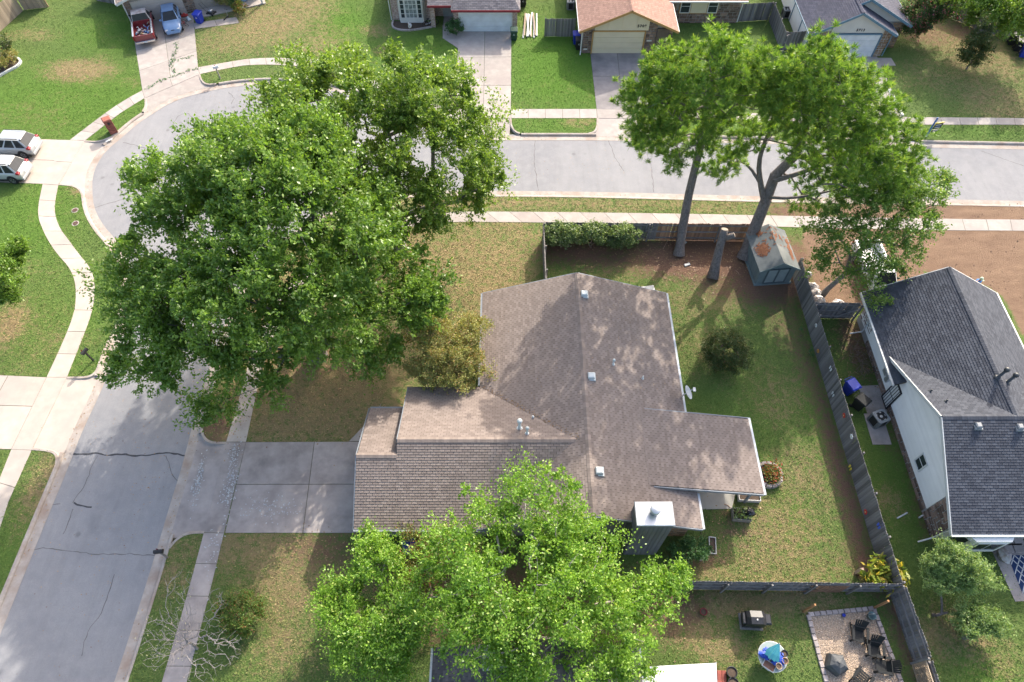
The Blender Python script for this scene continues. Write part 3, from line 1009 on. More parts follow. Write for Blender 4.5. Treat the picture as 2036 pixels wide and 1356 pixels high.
def _tab_mesh(w_, e_, material):
    mb = MB()
    a, b = 0.028, 0.004
    mb.add([(0, 0, -.002), (w_, 0, -.002), (w_, e_, -.002), (0, e_, -.002), (0, 0, a), (w_, 0, a), (w_, e_, b), (0, e_, b)],
           [(4, 5, 6, 7), (0, 1, 5, 4), (1, 2, 6, 5), (2, 3, 7, 6), (3, 0, 4, 7), (3, 2, 1, 0)])
    return mb.mesh('shingle', material)


def roof_base(planes, root, th=0.12, name='roof', material=None):
    mb = MB()
    for pts in planes:
        pts = [Vector(p) for p in pts]
        h, s, n = plane_frame(pts)
        if (pts[1] - pts[0]).cross(pts[2] - pts[0]).z < 0:
            pts = pts[::-1]
        mb.slab(pts, n, th)
    return mb.build(name, material or M_UNDER, root)


def ridge_caps(lines, roof, material, w_=0.16, step=0.15, lift=0.035, slope=0.4):
    mb = MB()
    rr = random.Random(5)
    for a, b in lines:
        a, b = Vector(a), Vector(b)
        d = (b - a).normalized()
        sd = d.cross(Vector((0, 0, 1))).normalized()
        L = (b - a).length
        k = 0.0
        while k < L:
            e = min(k + step * 1.15, L)
            p, q = a + d * k, a + d * e
            up0, up1 = Vector((0, 0, lift + .012)), Vector((0, 0, lift))
            dn = Vector((0, 0, -w_ * slope))
            mb.add([p + up0, q + up1, q + sd * w_ + dn + up1, p + sd * w_ + dn + up0, q - sd * w_ + dn + up1, p - sd * w_ + dn + up0], [(0, 3, 2, 1), (0, 1, 4, 5)], rr.random())
            k += step
    o = mb.build('ridge_cap', material, roof)
    o['kind'] = 'stuff'
    return o


def stones(root, o, u, W, H, n, parts=True, size=(0.42, 0.22), material=None, clip=None, seed=1, name='stone'):
    """rubble facing on a wall: o lower-left corner, u along, n outwards"""
    o, u, n = Vector(o), Vector(u).normalized(), Vector(n).normalized()
    material = material or M_STONE
    rr = random.Random(seed)
    mb = MB()
    z = 0.0
    while z < H - 0.03:
        hh = min(size[1] * rr.uniform(.6, 1.45), H - z)
        if H - z - hh < 0.07:
            hh = H - z
        x = 0.0
        while x < W - 0.02:
            ww = min(size[0] * rr.uniform(.5, 1.7), W - x)
            if W - x - ww < 0.1:
                ww = W - x
            cx, cz = x + ww / 2, z + hh / 2
            if clip is None or clip(cx, cz):
                g = 0.014
                pr = rr.uniform(.025, .06)
                j = lambda: rr.uniform(0, .03)
                q = [(x + g + j(), z + g + j()), (x + ww - g - j(), z + g + j()), (x + ww - g - j(), z + hh - g - j()), (x + g + j(), z + hh - g - j())]
                vs = [o + u * a + Vector((0, 0, b)) for a, b in q] + [o + u * (cx + (a - cx) * .93) + Vector((0, 0, cz + (b - cz) * .9)) + n * pr for a, b in q]
                fs = [(4, 5, 6, 7)] + [(i, (i + 1) % 4, (i + 1) % 4 + 4, i + 4) for i in range(4)]
                if u.cross(Vector((0, 0, 1))).dot(n) < 0:
                    fs = [f[::-1] for f in fs]
                if parts:
                    MB().add(vs, fs).build(name, material, root)
                else:
                    mb.add(vs, fs, rr.random())
            x += ww
        z += hh
    if not parts:
        ob = mb.build('stone_facing', material, root)
        ob['kind'] = 'stuff'


def window(root, c, u, w_, h_, n, frame=None, bars=(1, 1), name='window', fw=0.07, glass=None):
    """c centre on the wall face"""
    c, u, n = Vector(c), Vector(u).normalized(), Vector(n).normalized()
    z = Vector((0, 0, 1))
    M = Matrix((u, n, z)).transposed().to_4x4()
    M.translation = c
    mb = MB()
    for a, b in ((-w_ / 2, -w_ / 2 + fw), (w_ / 2 - fw, w_ / 2)):
        mb.box(a, b, -.02, .05, -h_ / 2, h_ / 2, M)
    for a, b in ((-h_ / 2, -h_ / 2 + fw), (h_ / 2 - fw, h_ / 2)):
        mb.box(-w_ / 2 + fw, w_ / 2 - fw, -.02, .048, a, b, M)
    for i in range(1, bars[0]):
        x = -w_ / 2 + w_ * i / bars[0]
        mb.box(x - .02, x + .02, -.015, .03, -h_ / 2 + fw, h_ / 2 - fw, M)
    for i in range(1, bars[1]):
        y = -h_ / 2 + h_ * i / bars[1]
        mb.box(-w_ / 2 + fw, w_ / 2 - fw, -.014, .028, y - .02, y + .02, M)
    f = mb.build(name, frame or M_WHITE, root)
    MB().box(-w_ / 2 + fw * .9, w_ / 2 - fw * .9, -.01, .012, -h_ / 2 + fw * .9, h_ / 2 - fw * .9, M).build('pane', glass or M_GLASS, f)
    return f


def wall_poly(mb, pts, n, th=0.15):
    mb.slab(pts, n, th)


def box_vent(root, p, up, right, m, k=1.0):
    """square roof vent sitting on a slope"""
    M = Matrix.Translation(Vector(p))
    mb = MB()
    mb.box(-.26 * k, .26 * k, -.26 * k, .26 * k, -.12, .03, M)
    mb.bev(-.19 * k, .19 * k, -.19 * k, .19 * k, .03, .24 * k, .05, M)
    return mb.build('roof_vent', m, root)


def pipe_vent(root, p, h, r, m, cap=True):
    mb = MB()
    mb.lathe([(r * 2.4, -.15), (r * 2.2, .02), (r * 1.25, .05), (r, .06), (r, h)], 10, p)
    v = mb.build('vent_pipe', m, root, True)
    if cap:
        MB().lathe([(r * .8, h), (r * 1.7, h + .02), (r * 1.75, h + .14), (r * 1.2, h + .2), (.01, h + .22)], 12, p).build('cap', m, v, True)
    return v


def beams(name, segs, w_, h_, material, root):
    for a, b in segs:
        MB().beam(a, b, w_, h_).build(name, material, root)


# ================================================================== the brown roofed house
main = wthing('house', 'brown shingled house in the middle with grey chimney and garage wing', 'house', (2, 17, 0))
XR, ZR, XW, XE, Y0, Y1, ZE = 4.11, 4.63, -1.92, 10.14, 11.13, 26.8, 2.5
m1 = (ZR - ZE) / (XR - XW)


def zm(x):
    return ZR - m1 * abs(x - XR)


YR, ZW2, YN = 15.43, 4.41, 19.74
m2 = (ZW2 - ZE) / (YR - Y0)
XA = XR - (ZR - ZW2) / m1
XG, XF, YF, ZF, YP = -6.23, -8.42, 14.67, 4.07, 18.34
PW_A = [(XR, Y1, ZR), (XW, Y1, ZE), (XW, YN, ZE), (XA, YR, ZW2), (XR, YR, ZR)]
PW_B = [(XR, YR, ZR), (XA, YR, ZW2), (XW, Y0, ZE), (XR, Y0, ZR)]
PE = [(XR, Y0, ZR), (XE, Y0, zm(XE)), (XE, Y1, zm(XE)), (XR, Y1, ZR)]
PS1 = [(XA, YR, ZW2), (XG, YR, ZW2), (XG, Y0, ZE), (XW, Y0, ZE)]
PS2 = [(XG, YF, ZF), (XF, YF, ZF), (XF, Y0, ZE), (XG, Y0, ZE)]
PN1 = [(XG, YR, ZW2), (XA, YR, ZW2), (XW, YN, ZE), (XG, YN, ZE)]
PN2 = [(XF + .04, YF, ZF), (XG + .05, YF, ZF), (XG + .05, YP, 2.44), (XF + .04, YP, 2.44)]
PP = [(7.35, 13.2, 3.5), (13.87, 13.16, 2.3), (13.87, 17.72, 2.3), (7.35, 17.8, 3.5)]
planes = [PW_A, PW_B, PE, PS1, PS2, PN1, PN2, PP]
roof = roof_base(planes, main)
shingled(planes, roof, M_SH_BROWN, near=(-5.2, 11.2, 2.6), count=300)
ridge_caps([((XR, Y0, ZR), (XR, Y1, ZR)), ((XG, YR, ZW2), (XA, YR, ZW2)), ((XF, YF, ZF), (XG, YF, ZF))], roof, M_SH_BROWN)
wb = MB()
M_WALL = mat('grey_green_siding', (0.20, 0.20, 0.185), (0.16, 0.16, 0.15), 1.5)
wb.box(XW + .4, XE - .4, Y0 + .42, Y1 - .4, 0, 2.42)
wb.box(XF + .35, XW + .5, Y0 + .4, 14.9, 0, 2.40)
wb.box(XG + .3, XW + .5, 14.8, YN - .45, 0, 2.41)
wb.box(XF + .3, XG + .4, 17.9, 18.05, 2.15, 2.38)
for y in (Y0 + .42, Y1 - .55):
    wb.add([(XW + .4, y, 2.4), (XE - .4, y, 2.4), (XR, y, ZR - .2), (XW + .4, y + .15, 2.4), (XE - .4, y + .15, 2.4), (XR, y + .15, ZR - .2)], [(0, 1, 2), (5, 4, 3), (0, 2, 5, 3), (1, 4, 5, 2)])
wb.add([(XG + .02, YR - .1, ZW2 - .14), (XG + .02, YN - .4, 2.4), (XG + .02, Y0 + 1.2, 2.4), (XG + .12, YR - .1, ZW2 - .14), (XG + .12, YN - .4, 2.4), (XG + .12, Y0 + 1.2, 2.4)], [(0, 1, 2), (5, 4, 3), (0, 3, 4, 1), (0, 2, 5, 3)])
wb.build('wall', M_WALL, main)
# gable strip above the low front roof, eaves, gutters, verge boards
beams('gutter', (((XE + .06, Y0, ZE - .06), (XE + .06, 13.1, ZE - .06)), ((XE + .06, 17.85, ZE - .06), (XE + .06, Y1, ZE - .06)), ((13.93, 13.1, 2.24), (13.93, 17.8, 2.24))), .14, .14, M_GUTTER, main)
MB().beam((XF - .02, Y0 - .07, ZE - .07), (-1.0, Y0 - .07, ZE - .07), .13, .15).build('gutter', M_GREYTRIM, main)
MB().beam((XW - .07, YN + .1, ZE - .07), (XW - .07, Y1, ZE - .07), .12, .14).build('gutter', M_GREYTRIM, main)
MB().beam((XF + .04, YP + .06, 2.38), (XG + .04, YP + .06, 2.38), .12, .12).build('gutter', M_GREYTRIM, main)
beams('verge_board', (((XR, Y0 - .03, ZR - .1), (XE, Y0 - .03, ZE - .1)), ((XR, Y0 - .03, ZR - .1), (XW, Y0 - .03, ZE - .1)), ((XR, Y1 + .03, ZR - .1), (XE, Y1 + .03, ZE - .1)), ((XR, Y1 + .03, ZR - .1), (XW, Y1 + .03, ZE - .1)),
             ((XF - .03, Y0, ZE - .1), (XF - .03, YF, ZF - .1)), ((XF - .03, YP, 2.34), (XF - .03, YF, ZF - .1)), ((XG - .03, YR, ZW2 - .1), (XG - .03, YN, ZE - .1)),
             ((7.6, 13.14, 3.35), (13.87, 13.1, 2.2)), ((7.6, 17.83, 3.35), (13.87, 17.8, 2.2))), .05, .2, M_GREYTRIM, main)
for q in ((13.5, 13.5), (13.5, 17.4)):
    MB().box(q[0] - .06, q[0] + .06, q[1] - .06, q[1] + .06, 0, 2.2).build('patio_post', M_GREYTRIM, main)
# south wall stone facing
stones(main, (7.9, Y0 + .42, 0.02), (1, 0, 0), XE - .4 - 7.9, 3.3, (0, -1, 0), True, (0.5, 0.2), clip=lambda a, b: b < zm(7.9 + a) - .35)
# chimney
ch = MB()
CX0, CX1, CY0, CY1, CZ = 6.2, 7.98, 10.5, 11.62, 5.2
ch.box(CX0, CX1, CY0, CY1, 0, CZ - .02)
chim = ch.build('chimney', M_BOARD, main)
for k in range(8):
    x = CX0 + .02 + k * (CX1 - CX0 - .04) / 8
    MB().box(x + .008, x + (CX1 - CX0 - .04) / 8 - .008, CY0 - .03, CY0 + .001, .02, CZ - .1).build('board', M_BOARD, chim)
for k in range(5):
    y = CY0 + k * (CY1 - CY0) / 5
    for sx, xx in ((-1, CX0), (1, CX1)):
        MB().box(xx - (.03 if sx < 0 else -.001), xx + (.001 if sx < 0 else .03), y + .008, y + (CY1 - CY0) / 5 - .008, .02, CZ - .1).build('board', M_BOARD, chim)
MB().bev(CX0 - .07, CX1 + .07, CY0 - .07, CY1 + .05, CZ - .04, CZ + .06, .03).build('cap', M_METAL, chim)
MB().lathe([(.2, 0), (.2, .25), (.25, .27), (.26, .42), (.22, .46), (.02, .5)], 16, ((CX0 + CX1) / 2 - .02, (CY0 + CY1) / 2 + .05, CZ + .05)).build('flue', M_METAL, chim, True)
M_VENT = mat('vent_white', (0.55, 0.58, 0.57), (0.48, 0.50, 0.49), 3, 0.5)
for px, py in ((1161, 587), (1175, 750), (1191, 938)):
    p = at(px, py, 4.45)
    box_vent(main, (p.x, p.y, zm(p.x) + .02), None, None, M_VENT)
for px, py, h, r in ((1033, 849, .85, .085), (1048, 862, .6, .06)):
    p = at(px, py, 4.25)
    pipe_vent(main, (p.x, p.y, ZW2 - m2 * abs(p.y - YR)), h, r, M_VENT)
for px, py, h, r in ((1219, 724, .35, .05), (1281, 742, .3, .04), (1060, 825, .22, .07)):
    p = at(px, py, 4.0)
    pipe_vent(main, (p.x, p.y, zm(p.x)), h, r, M_VENT, h > .32)
# garage door and front door on the street side
gd = MB()
gd.box(XF + .31, XF + .345, 11.9, 14.6, .02, 2.1)
gd.build('garage_door', M_WHITE, main)

# satellite dish on the east eave
dp = at(1360, 790, 2.6)
dish = wthing('satellite_dish', 'small grey satellite dish on the right eave of the brown roof', 'satellite dish', (XE - .1, dp.y, ZE))
q = Vector((XE + .02, dp.y, ZE + .1))
MB().tube([q + Vector((-.12, 0, -.1)), q + Vector((-.02, 0, .35)), q + Vector((.08, 0, .5))], .03, 8).build('mast', M_METAL, dish, True)
Md = Matrix.Translation(q + Vector((.1, 0, .55))) @ Matrix.Rotation(R(52), 4, 'Y') @ Matrix.Rotation(R(0), 4, 'X')
prof = [(.02, 0)] + [(.42 * t, .12 * t * t) for t in (.2, .4, .6, .8, 1)] + [(.43, .13), (.41, .13), (.2, .05), (.02, .02)]
MB().lathe(prof, 20, (0, 0, 0), Md).build('dish', mat('dish_grey', (0.42, 0.45, 0.48), None, 2, 0.5), dish, True)
MB().tube([Md @ Vector((-.3, 0, .05)), Md @ Vector((-.1, 0, .5))], .02, 6).build('arm', M_METAL, dish)
fp = Md @ Vector((-.1, 0, .52))
MB().box(fp.x - .06, fp.x + .08, fp.y - .12, fp.y + .12, fp.z - .05, fp.z + .05).build('feed', M_WHITE, dish)

# ================================================================== the grey roofed neighbour
gh = wthing('house', 'white sided house with grey shingle roof at the right edge', 'house', (28, 17, 0))
GX, GZ, GW, GE, GN, GYR, GS, GYN, GG = 27.4, 5.15, 23.05, 31.87, 26.85, 16.45, 10.86, 22.05, 23.3
g1 = [(GX, GN, GZ), (GW, GN, 2.5), (GW, GYN, 2.5), (GX, GYR, GZ)]
zq = lambda x: 2.5 + (x - GW) * (GZ - 2.5) / (GX - GW)
g2 = [(GG, GYR, GZ), (GX, GYR, GZ), (GG, GYN - .0, 2.52)]
g3 = [(GG, GYR, GZ), (GG, GS, 2.5), (38, GS, 2.5), (38, GYR, GZ)]
g4 = [(GX, GN, GZ), (GX, GYR, GZ), (GE, GYN, 2.5), (GE, GN, 2.5)]
g5 = [(GX, GYR, GZ), (38, GYR, GZ), (38, GYN, 2.5), (GE, GYN, 2.5)]
g6 = [(GW, GYN + .05, 2.5), (GW, 19.9, 2.5), (GG + .35, 19.9, 2.9), (GG + .35, GYN + .05, 2.9)]
groof = roof_base([g1, g2, g3, g4, g5, g6], gh)
shingled([g1, g2, g3, g4, g5, g6], groof, M_SH_GREY, tab=.30, expo=.15, near=(24.6, 11, 2.6), count=300)
ridge_caps([((GX, GYR, GZ), (GX, GN, GZ)), ((GG, GYR, GZ), (38, GYR, GZ))], groof, M_SH_GREY, slope=.5)
wb = MB()
wb.box(GG + .35, GE - .4, GYN - 1, GN - .4, 0, 2.42)
wb.box(GG + .351, 37.6, GS + .5, GYN - .2, 0, 2.41)
wb.add([(GG + .36, GS + .5, 2.4), (GG + .36, GYN - .3, 2.4), (GG + .36, GYR, GZ - .2), (GG + .6, GS + .5, 2.4), (GG + .6, GYN - .3, 2.4), (GG + .6, GYR, GZ - .2)], [(0, 2, 1), (3, 4, 5), (0, 3, 5, 2), (1, 2, 5, 4)])
wb.build('wall', mat('siding_shade_backing', (0.34, 0.33, 0.31), None, 3), gh)  # backing wall, coloured dark so board gaps read as painted shade lines
xs_ = GG + .35
zr_ = lambda y: GZ - abs(y - GYR) * (GZ - 2.5) / (GYR - GS) - .2
z = 0.62
while z < 4.9:
    zt = z + .176
    lo, hi_ = 12.9, GN - .5
    if zt > 2.4:
        d = (GZ - .22 - zt) / ((GZ - 2.5) / (GYR - GS))
        lo, hi_ = GYR - d, GYR + d
        lo = max(lo, 12.9)
    if hi_ - lo > .3:
        MB().add([(xs_ - .05, lo, z), (xs_ - .05, hi_, z), (xs_, hi_, z), (xs_, lo, z), (xs_ - .015, lo, zt), (xs_ - .015, hi_, zt), (xs_, hi_, zt), (xs_, lo, zt)],
                 [(0, 4, 5, 1), (0, 1, 2, 3), (4, 7, 6, 5), (0, 3, 7, 4), (1, 5, 6, 2)]).build('siding_board', M_SIDING, gh)
    z += .19
stones(gh, (xs_, GS + .5, 0.02), (0, 1, 0), 1.52, 2.9, (-1, 0, 0), True, (.4, .2), M_STONE2, seed=4, clip=lambda a, b: b < zr_(GS + .5 + a) - .05)
stones(gh, (xs_, 12.95, 0.02), (0, 1, 0), 11.5, .58, (-1, 0, 0), True, (.45, .2), M_STONE2, seed=6)
stones(gh, (xs_, 24.6, 0.6), (0, 1, 0), 1.8, 1.8, (-1.06, 0, 0), True, (.4, .22), M_STONE2, seed=8)
beams('verge_board', (((GG - .03, GS, 2.42), (GG - .03, GYR, GZ - .08)), ((GG - .03, GYN, 2.44), (GG - .03, GYR, GZ - .08)), ((GX, GN + .03, GZ - .1), (GW, GN + .03, 2.4)), ((GX, GN + .03, GZ - .1), (GE, GN + .03, 2.4))), .05, .2, M_WHITE, gh)
beams('gutter', (((GW - .06, 19.9, 2.44), (GW - .06, GN, 2.44)), ((GG - .05, GS - .07, 2.43), (38, GS - .07, 2.43)), ((GE + .06, GYN, 2.44), (GE + .06, GN, 2.44))), .12, .13, M_WHITE, gh)
MB().tube([(GG, GS - .05, 2.35), (GG + .2, GS + .3, 2.2), (GG + .22, GS + .45, .35), (GG - .5, GS + .3, .1)], .045, 6).build('downpipe', M_WHITE, gh)
MB().tube([(GG + .2, 25.2, 2.3), (GG + .22, 25.2, .35), (GG - .5, 25.2, .12)], .045, 6).build('downpipe', M_GUTTER, gh)
window(gh, (xs_ - .05, 15.3, 1.6), (0, -1, 0), .75, 1.1, (-1, 0, 0), M_WHITE, (1, 2))
dr = window(gh, (xs_ - .06, 20.0, 1.05), (0, -1, 0), .95, 2.05, (-1, 0, 0), M_BLACK, (5, 2), 'storm_door', .08, M_WHITE)
MB().box(xs_ - .2, xs_ - .04, 21.3, 21.7, 1.2, 1.8).build('meter_box', M_METAL, gh)
MB().box(xs_ - .17, xs_ - .04, 20.9, 21.2, 1.0, 1.5).build('meter_box', M_METAL, gh)
# bay window under the south eave
bx0, bx1 = 23.9, 27.2
MB().prism([(bx0, GS + .5), (bx0 + .7, GS - .35), (bx1 - .7, GS - .35), (bx1, GS + .5)], .5, 2.3).build('bay_wall', M_SIDING, gh)
window(gh, (bx0 + .33, GS + .06, 1.5), (.7, -.85, 0), .75, 1.2, (-.85, -.7, 0))
window(gh, ((bx0 + bx1) / 2, GS - .36, 1.5), (1, 0, 0), 1.5, 1.2, (0, -1, 0), None, (2, 1))
window(gh, (bx1 - .33, GS + .06, 1.5), (.7, .85, 0), .75, 1.2, (.85, -.7, 0))
M_DGREY = mat('dark_pipe', (0.05, 0.055, 0.06), None, 3, 0.4)
for px, py in ((1982, 752), (2005, 758)):
    p = at(px, py, 5.0)
    zz = zq(p.x) if p.x < GX else GZ - (p.x - GX) * (GZ - 2.5) / (GE - GX)
    pipe_vent(gh, (p.x, p.y, zz), .75, .085, M_DGREY)
for px, py in ((1850, 778), (1873, 805)):
    p = at(px, py, 4.2)
    zz = GZ - abs(p.y - GYR) * (GZ - 2.5) / (GYR - GS)
    pipe_vent(gh, (p.x, p.y, zz), .22, .05, M_DGREY, False)
for px, py in ((1943, 848), (2026, 850)):
    p = at(px, py, 4.9)
    box_vent(gh, (p.x, p.y, GZ - abs(p.y - GYR) * (GZ - 2.5) / (GYR - GS) + .02), None, None, mat('vent_grey', (0.25, 0.26, 0.27), None, 2, 0.5), .8)

# ================================================================== roof at the bottom edge
bh = wthing('house', 'house with dark grey roof at the bottom edge under the bright tree', 'house', at(1070, 1400))
a_, b_ = at(862, 1288, 2.5), at(1270, 1288, 2.5)
bxm, bzr = (a_.x + b_.x) / 2, 4.7
bn = a_.y
b1 = [(bxm, bn, bzr), (a_.x, bn, 2.5), (a_.x, -7, 2.5), (bxm, -7, bzr)]
b2 = [(bxm, bn, bzr), (b_.x, bn, 2.5), (b_.x, -7, 2.5), (bxm, -7, bzr)]
broof = roof_base([b1, b2], bh)
shingled([b1, b2], broof, M_SH_DARK, tab=.33, expo=.15, near=(a_.x + 1, bn, 2.6), count=120)
ridge_caps([((bxm, -7, bzr), (bxm, bn, bzr))], broof, M_SH_DARK)
wb = MB()
wb.box(a_.x + .4, b_.x - .4, -6.6, bn - .4, 0, 2.4)
wb.add([(a_.x + .4, bn - .4, 2.38), (b_.x - .4, bn - .4, 2.38), (bxm, bn - .4, bzr - .2), (a_.x + .4, bn - .6, 2.38), (b_.x - .4, bn - .6, 2.38), (bxm, bn - .6, bzr - .2)], [(0, 2, 1), (3, 4, 5), (0, 3, 5, 2), (1, 2, 5, 4)])
wb.build('wall', M_WALL, bh)
MB().beam((a_.x - .06, -7, 2.44), (a_.x - .06, bn, 2.44), .12, .12).build('gutter', M_WHITE, bh)
MB().beam((b_.x + .06, -7, 2.44), (b_.x + .06, bn, 2.44), .12, .12).build('gutter', M_WHITE, bh)
cp = at(985, 1262, 4.6)
MB().box(cp.x - .5, cp.x + .5, cp.y - 1.4, cp.y - .5, 0, 4.4).build('chimney', M_BOARD, bh)
MB().bev(cp.x - .57, cp.x + .57, cp.y - 1.47, cp.y - .43, 4.4, 4.5, .02).build('chimney_cap', M_METAL, bh)
# ================================================================== houses across the street
M_CREAM = mat('cream_paint', (0.60, 0.53, 0.38), (0.55, 0.48, 0.34), 1.2, 0.55)
M_ORANGE = mat('ochre_trim', (0.42, 0.25, 0.10), (0.36, 0.21, 0.08), 2, 0.6)
M_PALE = mat('pale_panel', (0.56, 0.54, 0.50), (0.50, 0.48, 0.45), 1.2, 0.6)
M_RED = mat('red_trim', (0.23, 0.03, 0.04), (0.19, 0.025, 0.035), 2, 0.6)
M_BLUETRIM = mat('blue_trim', (0.13, 0.22, 0.29), (0.10, 0.18, 0.24), 2, 0.6)
M_TANDOOR = mat('tan_door', (0.42, 0.38, 0.35), (0.38, 0.34, 0.31), 1.2, 0.6)


def brick_mat():
    m, nt, p = base_mat('mottled_brick', 0.9, 0, 0.2)
    b = nt.nodes.new('ShaderNodeTexBrick')
    b.inputs['Scale'].default_value = 4.2
    b.inputs['Color1'].default_value = (0.44, 0.36, 0.32, 1)
    b.inputs['Color2'].default_value = (0.22, 0.115, 0.095, 1)
    b.inputs['Mortar'].default_value = (0.42, 0.38, 0.35, 1)
    b.inputs['Mortar Size'].default_value = 0.015
    b.inputs['Bias'].default_value = -0.1
    co = coords(nt)
    cx = nt.nodes.new('ShaderNodeSeparateXYZ')
    nt.links.new(co, cx.inputs[0])
    cc = nt.nodes.new('ShaderNodeCombineXYZ')
    nt.links.new(_math(nt, 'ADD', cx.outputs[0], cx.outputs[1]), cc.inputs[0])
    nt.links.new(cx.outputs[2], cc.inputs[1])
    nt.links.new(cc.outputs[0], b.inputs['Vector'])
    nt.links.new(b.outputs['Color'], p.inputs['Base Color'])
    return m


M_BRICK = brick_mat()


def gable(root, M, x0, x1, y0, y1, ze, zr, ov, sh, wallm, vergem, th=.12, wall=True, tab=.33, front_wall=None):
    """gabled block, ridge along local y, front at y0"""
    xm = (x0 + x1) / 2
    T = lambda p: M @ Vector(p)
    dz = (zr - ze) / ((x1 - x0) / 2)
    P1 = [T((xm, y0 - ov, zr)), T((x0 - ov, y0 - ov, ze - ov * dz)), T((x0 - ov, y1 + ov, ze - ov * dz)), T((xm, y1 + ov, zr))]
    P2 = [T((xm, y0 - ov, zr)), T((x1 + ov, y0 - ov, ze - ov * dz)), T((x1 + ov, y1 + ov, ze - ov * dz)), T((xm, y1 + ov, zr))]
    rf = roof_base([P1, P2], root, th)
    shingled([P1, P2], rf, sh, tab=tab, expo=.17)
    ridge_caps([(P1[0], P1[3])], rf, sh)
    beams('verge_board', [(P1[0] + Vector((0, 0, -.1)), P1[1] + Vector((0, 0, -.1))), (P2[0] + Vector((0, 0, -.1)), P2[1] + Vector((0, 0, -.1)))], .06, .2, vergem, root)
    beams('gutter', [(P1[1] + Vector((0, 0, -.05)), P1[2] + Vector((0, 0, -.05))), (P2[1] + Vector((0, 0, -.05)), P2[2] + Vector((0, 0, -.05)))], .12, .12, M_WHITE if vergem is not M_BLUETRIM else M_BLUETRIM, root)
    if wall:
        wb = MB()
        wb.box(x0 + .02, x1 - .02, y0 + .01, y1 - .02, 0, ze - .02, M)
        wb.add([T((x0, y0, ze - .03)), T((x1, y0, ze - .03)), T((xm, y0, zr - .16)), T((x0, y0 + .2, ze - .03)), T((x1, y0 + .2, ze - .03)), T((xm, y0 + .2, zr - .16))], [(0, 1, 2), (5, 4, 3), (0, 2, 5, 3), (1, 4, 5, 2)])
        wb.build('wall', wallm, root)
    return rf


def door_sections(root, M, x0, x1, y, z0, z1, n, material, name='garage_door'):
    d = MB().box(x0, x1, y, y + .05, z0, z1, M).build(name, material, root)
    h = (z1 - z0) / n
    for k in range(n):
        MB().box(x0 + .02, x1 - .02, y - .025, y + .001, z0 + k * h + .012, z0 + (k + 1) * h - .012, M).build('panel', material, d)
    return d


def number_text(root, txt, loc, size, material):
    cu = bpy.data.curves.new('house_number', 'FONT')
    cu.body = txt
    cu.size = size
    cu.extrude = .01
    cu.offset = .012
    cu.space_character = 1.25
    tmp = bpy.data.objects.new('house_number', cu)
    COL.objects.link(tmp)
    me = bpy.data.meshes.new_from_object(tmp.evaluated_get(bpy.context.evaluated_depsgraph_get()))
    bpy.data.objects.remove(tmp)
    me.materials.clear()
    me.materials.append(material)
    o = obj('house_number', me, root)
    o.matrix_basis = Matrix.Translation(Vector(loc)) @ Matrix.Rotation(R(90), 4, 'X')
    return o


I4 = Matrix.Identity(4)
# ---- cream gabled house
hc = wthing('house', 'cream gabled house with tan roof and number 5709', 'house', (10.5, 58, 0))
gable(hc, I4, 6.45, 14.6, 56.65, 70, 2.55, 4.35, .4, M_SH_TAN, M_MORTAR, M_ORANGE)
door_sections(hc, I4, 7.4, 12.0, 56.58, .02, 2.15, 4, M_CREAM)
pm = MB()
pm.add([(7.45, 56.56, 2.3), (12.3, 56.56, 2.3), (12.3, 56.56, 3.45), (10.5, 56.56, 4.12), (7.45, 56.56, 2.85)], [(0, 1, 2, 3, 4)])
pm.v += [(x, 56.63, z) for x, y, z in pm.v[:5]]
pm.f += [(i, i + 5, (i + 1) % 5 + 5, (i + 1) % 5) for i in range(5)]
pm.r += [0] * 5
pm.build('gable_panel', M_CREAM, hc)
beams('panel_batten', [((x, 56.54, 2.3), (x, 56.54, z)) for x, z in ((8.65, 3.3), (9.9, 3.8), (11.2, 3.75))], .04, .03, M_CREAM, hc)
beams('door_trim', [((7.33, 56.55, 0), (7.33, 56.55, 2.25)), ((12.07, 56.55, 0), (12.07, 56.55, 2.25)), ((7.3, 56.55, 2.23), (12.1, 56.55, 2.23))], .1, .1, M_ORANGE, hc)
stones(hc, (6.47, 56.62, 0), (1, 0, 0), .8, 2.55, (0, -1, 0), False, (.36, .22), M_STONE2, seed=11)
stones(hc, (12.15, 56.62, 0), (1, 0, 0), .95, 3.1, (0, -1, 0), False, (.36, .22), M_STONE2, seed=12)
MB().box(13.1, 14.2, 56.5, 56.64, 0, 2.5).build('entry_recess', mat('entry_shadow', (0.12, 0.09, 0.075), None, 3), hc)  # flat panel on the wall; the shade of the entry is its dark colour
stones(hc, (14.2, 56.62, 0), (1, 0, 0), .38, 2.45, (0, -1, 0), False, (.3, .22), M_STONE2, seed=13)
number_text(hc, '5709', (11.25, 56.55, 2.62), .34, M_BLACK)
MB().tube([(6.1, 56.4, 2.45), (6.35, 56.55, 2.2), (6.35, 56.55, .3), (6.3, 56.2, .1)], .05, 6).build('downpipe', M_WHITE, hc)
beams('number_plate', [((6.6, 56.55, .45), (6.95, 56.55, .45)), ((12.3, 56.55, 1.3), (12.75, 56.55, 1.3))], .03, .12, M_PALE, hc)
wp = [(14.5, 60.9, 2.5), (22.1, 60.9, 2.5), (22.1, 66, 4.6), (14.5, 66, 4.6)]
rf2 = roof_base([wp], hc, name='wing_roof')
shingled([wp], rf2, M_SH_TAN, tab=.33, expo=.17)
MB().box(14.6, 21.7, 61.45, 69, 0, 2.45).build('wing_wall', M_MORTAR, hc)
beams('gutter', [((14.6, 60.85, 2.45), (22.1, 60.85, 2.45))], .12, .12, M_WHITE, hc)
stones(hc, (14.7, 61.43, 0), (1, 0, 0), 7.0, 2.45, (0, -1, 0), False, (.42, .22), M_STONE2, seed=14, clip=lambda a, b: not (1.0 < a < 5.0 and b > .95))
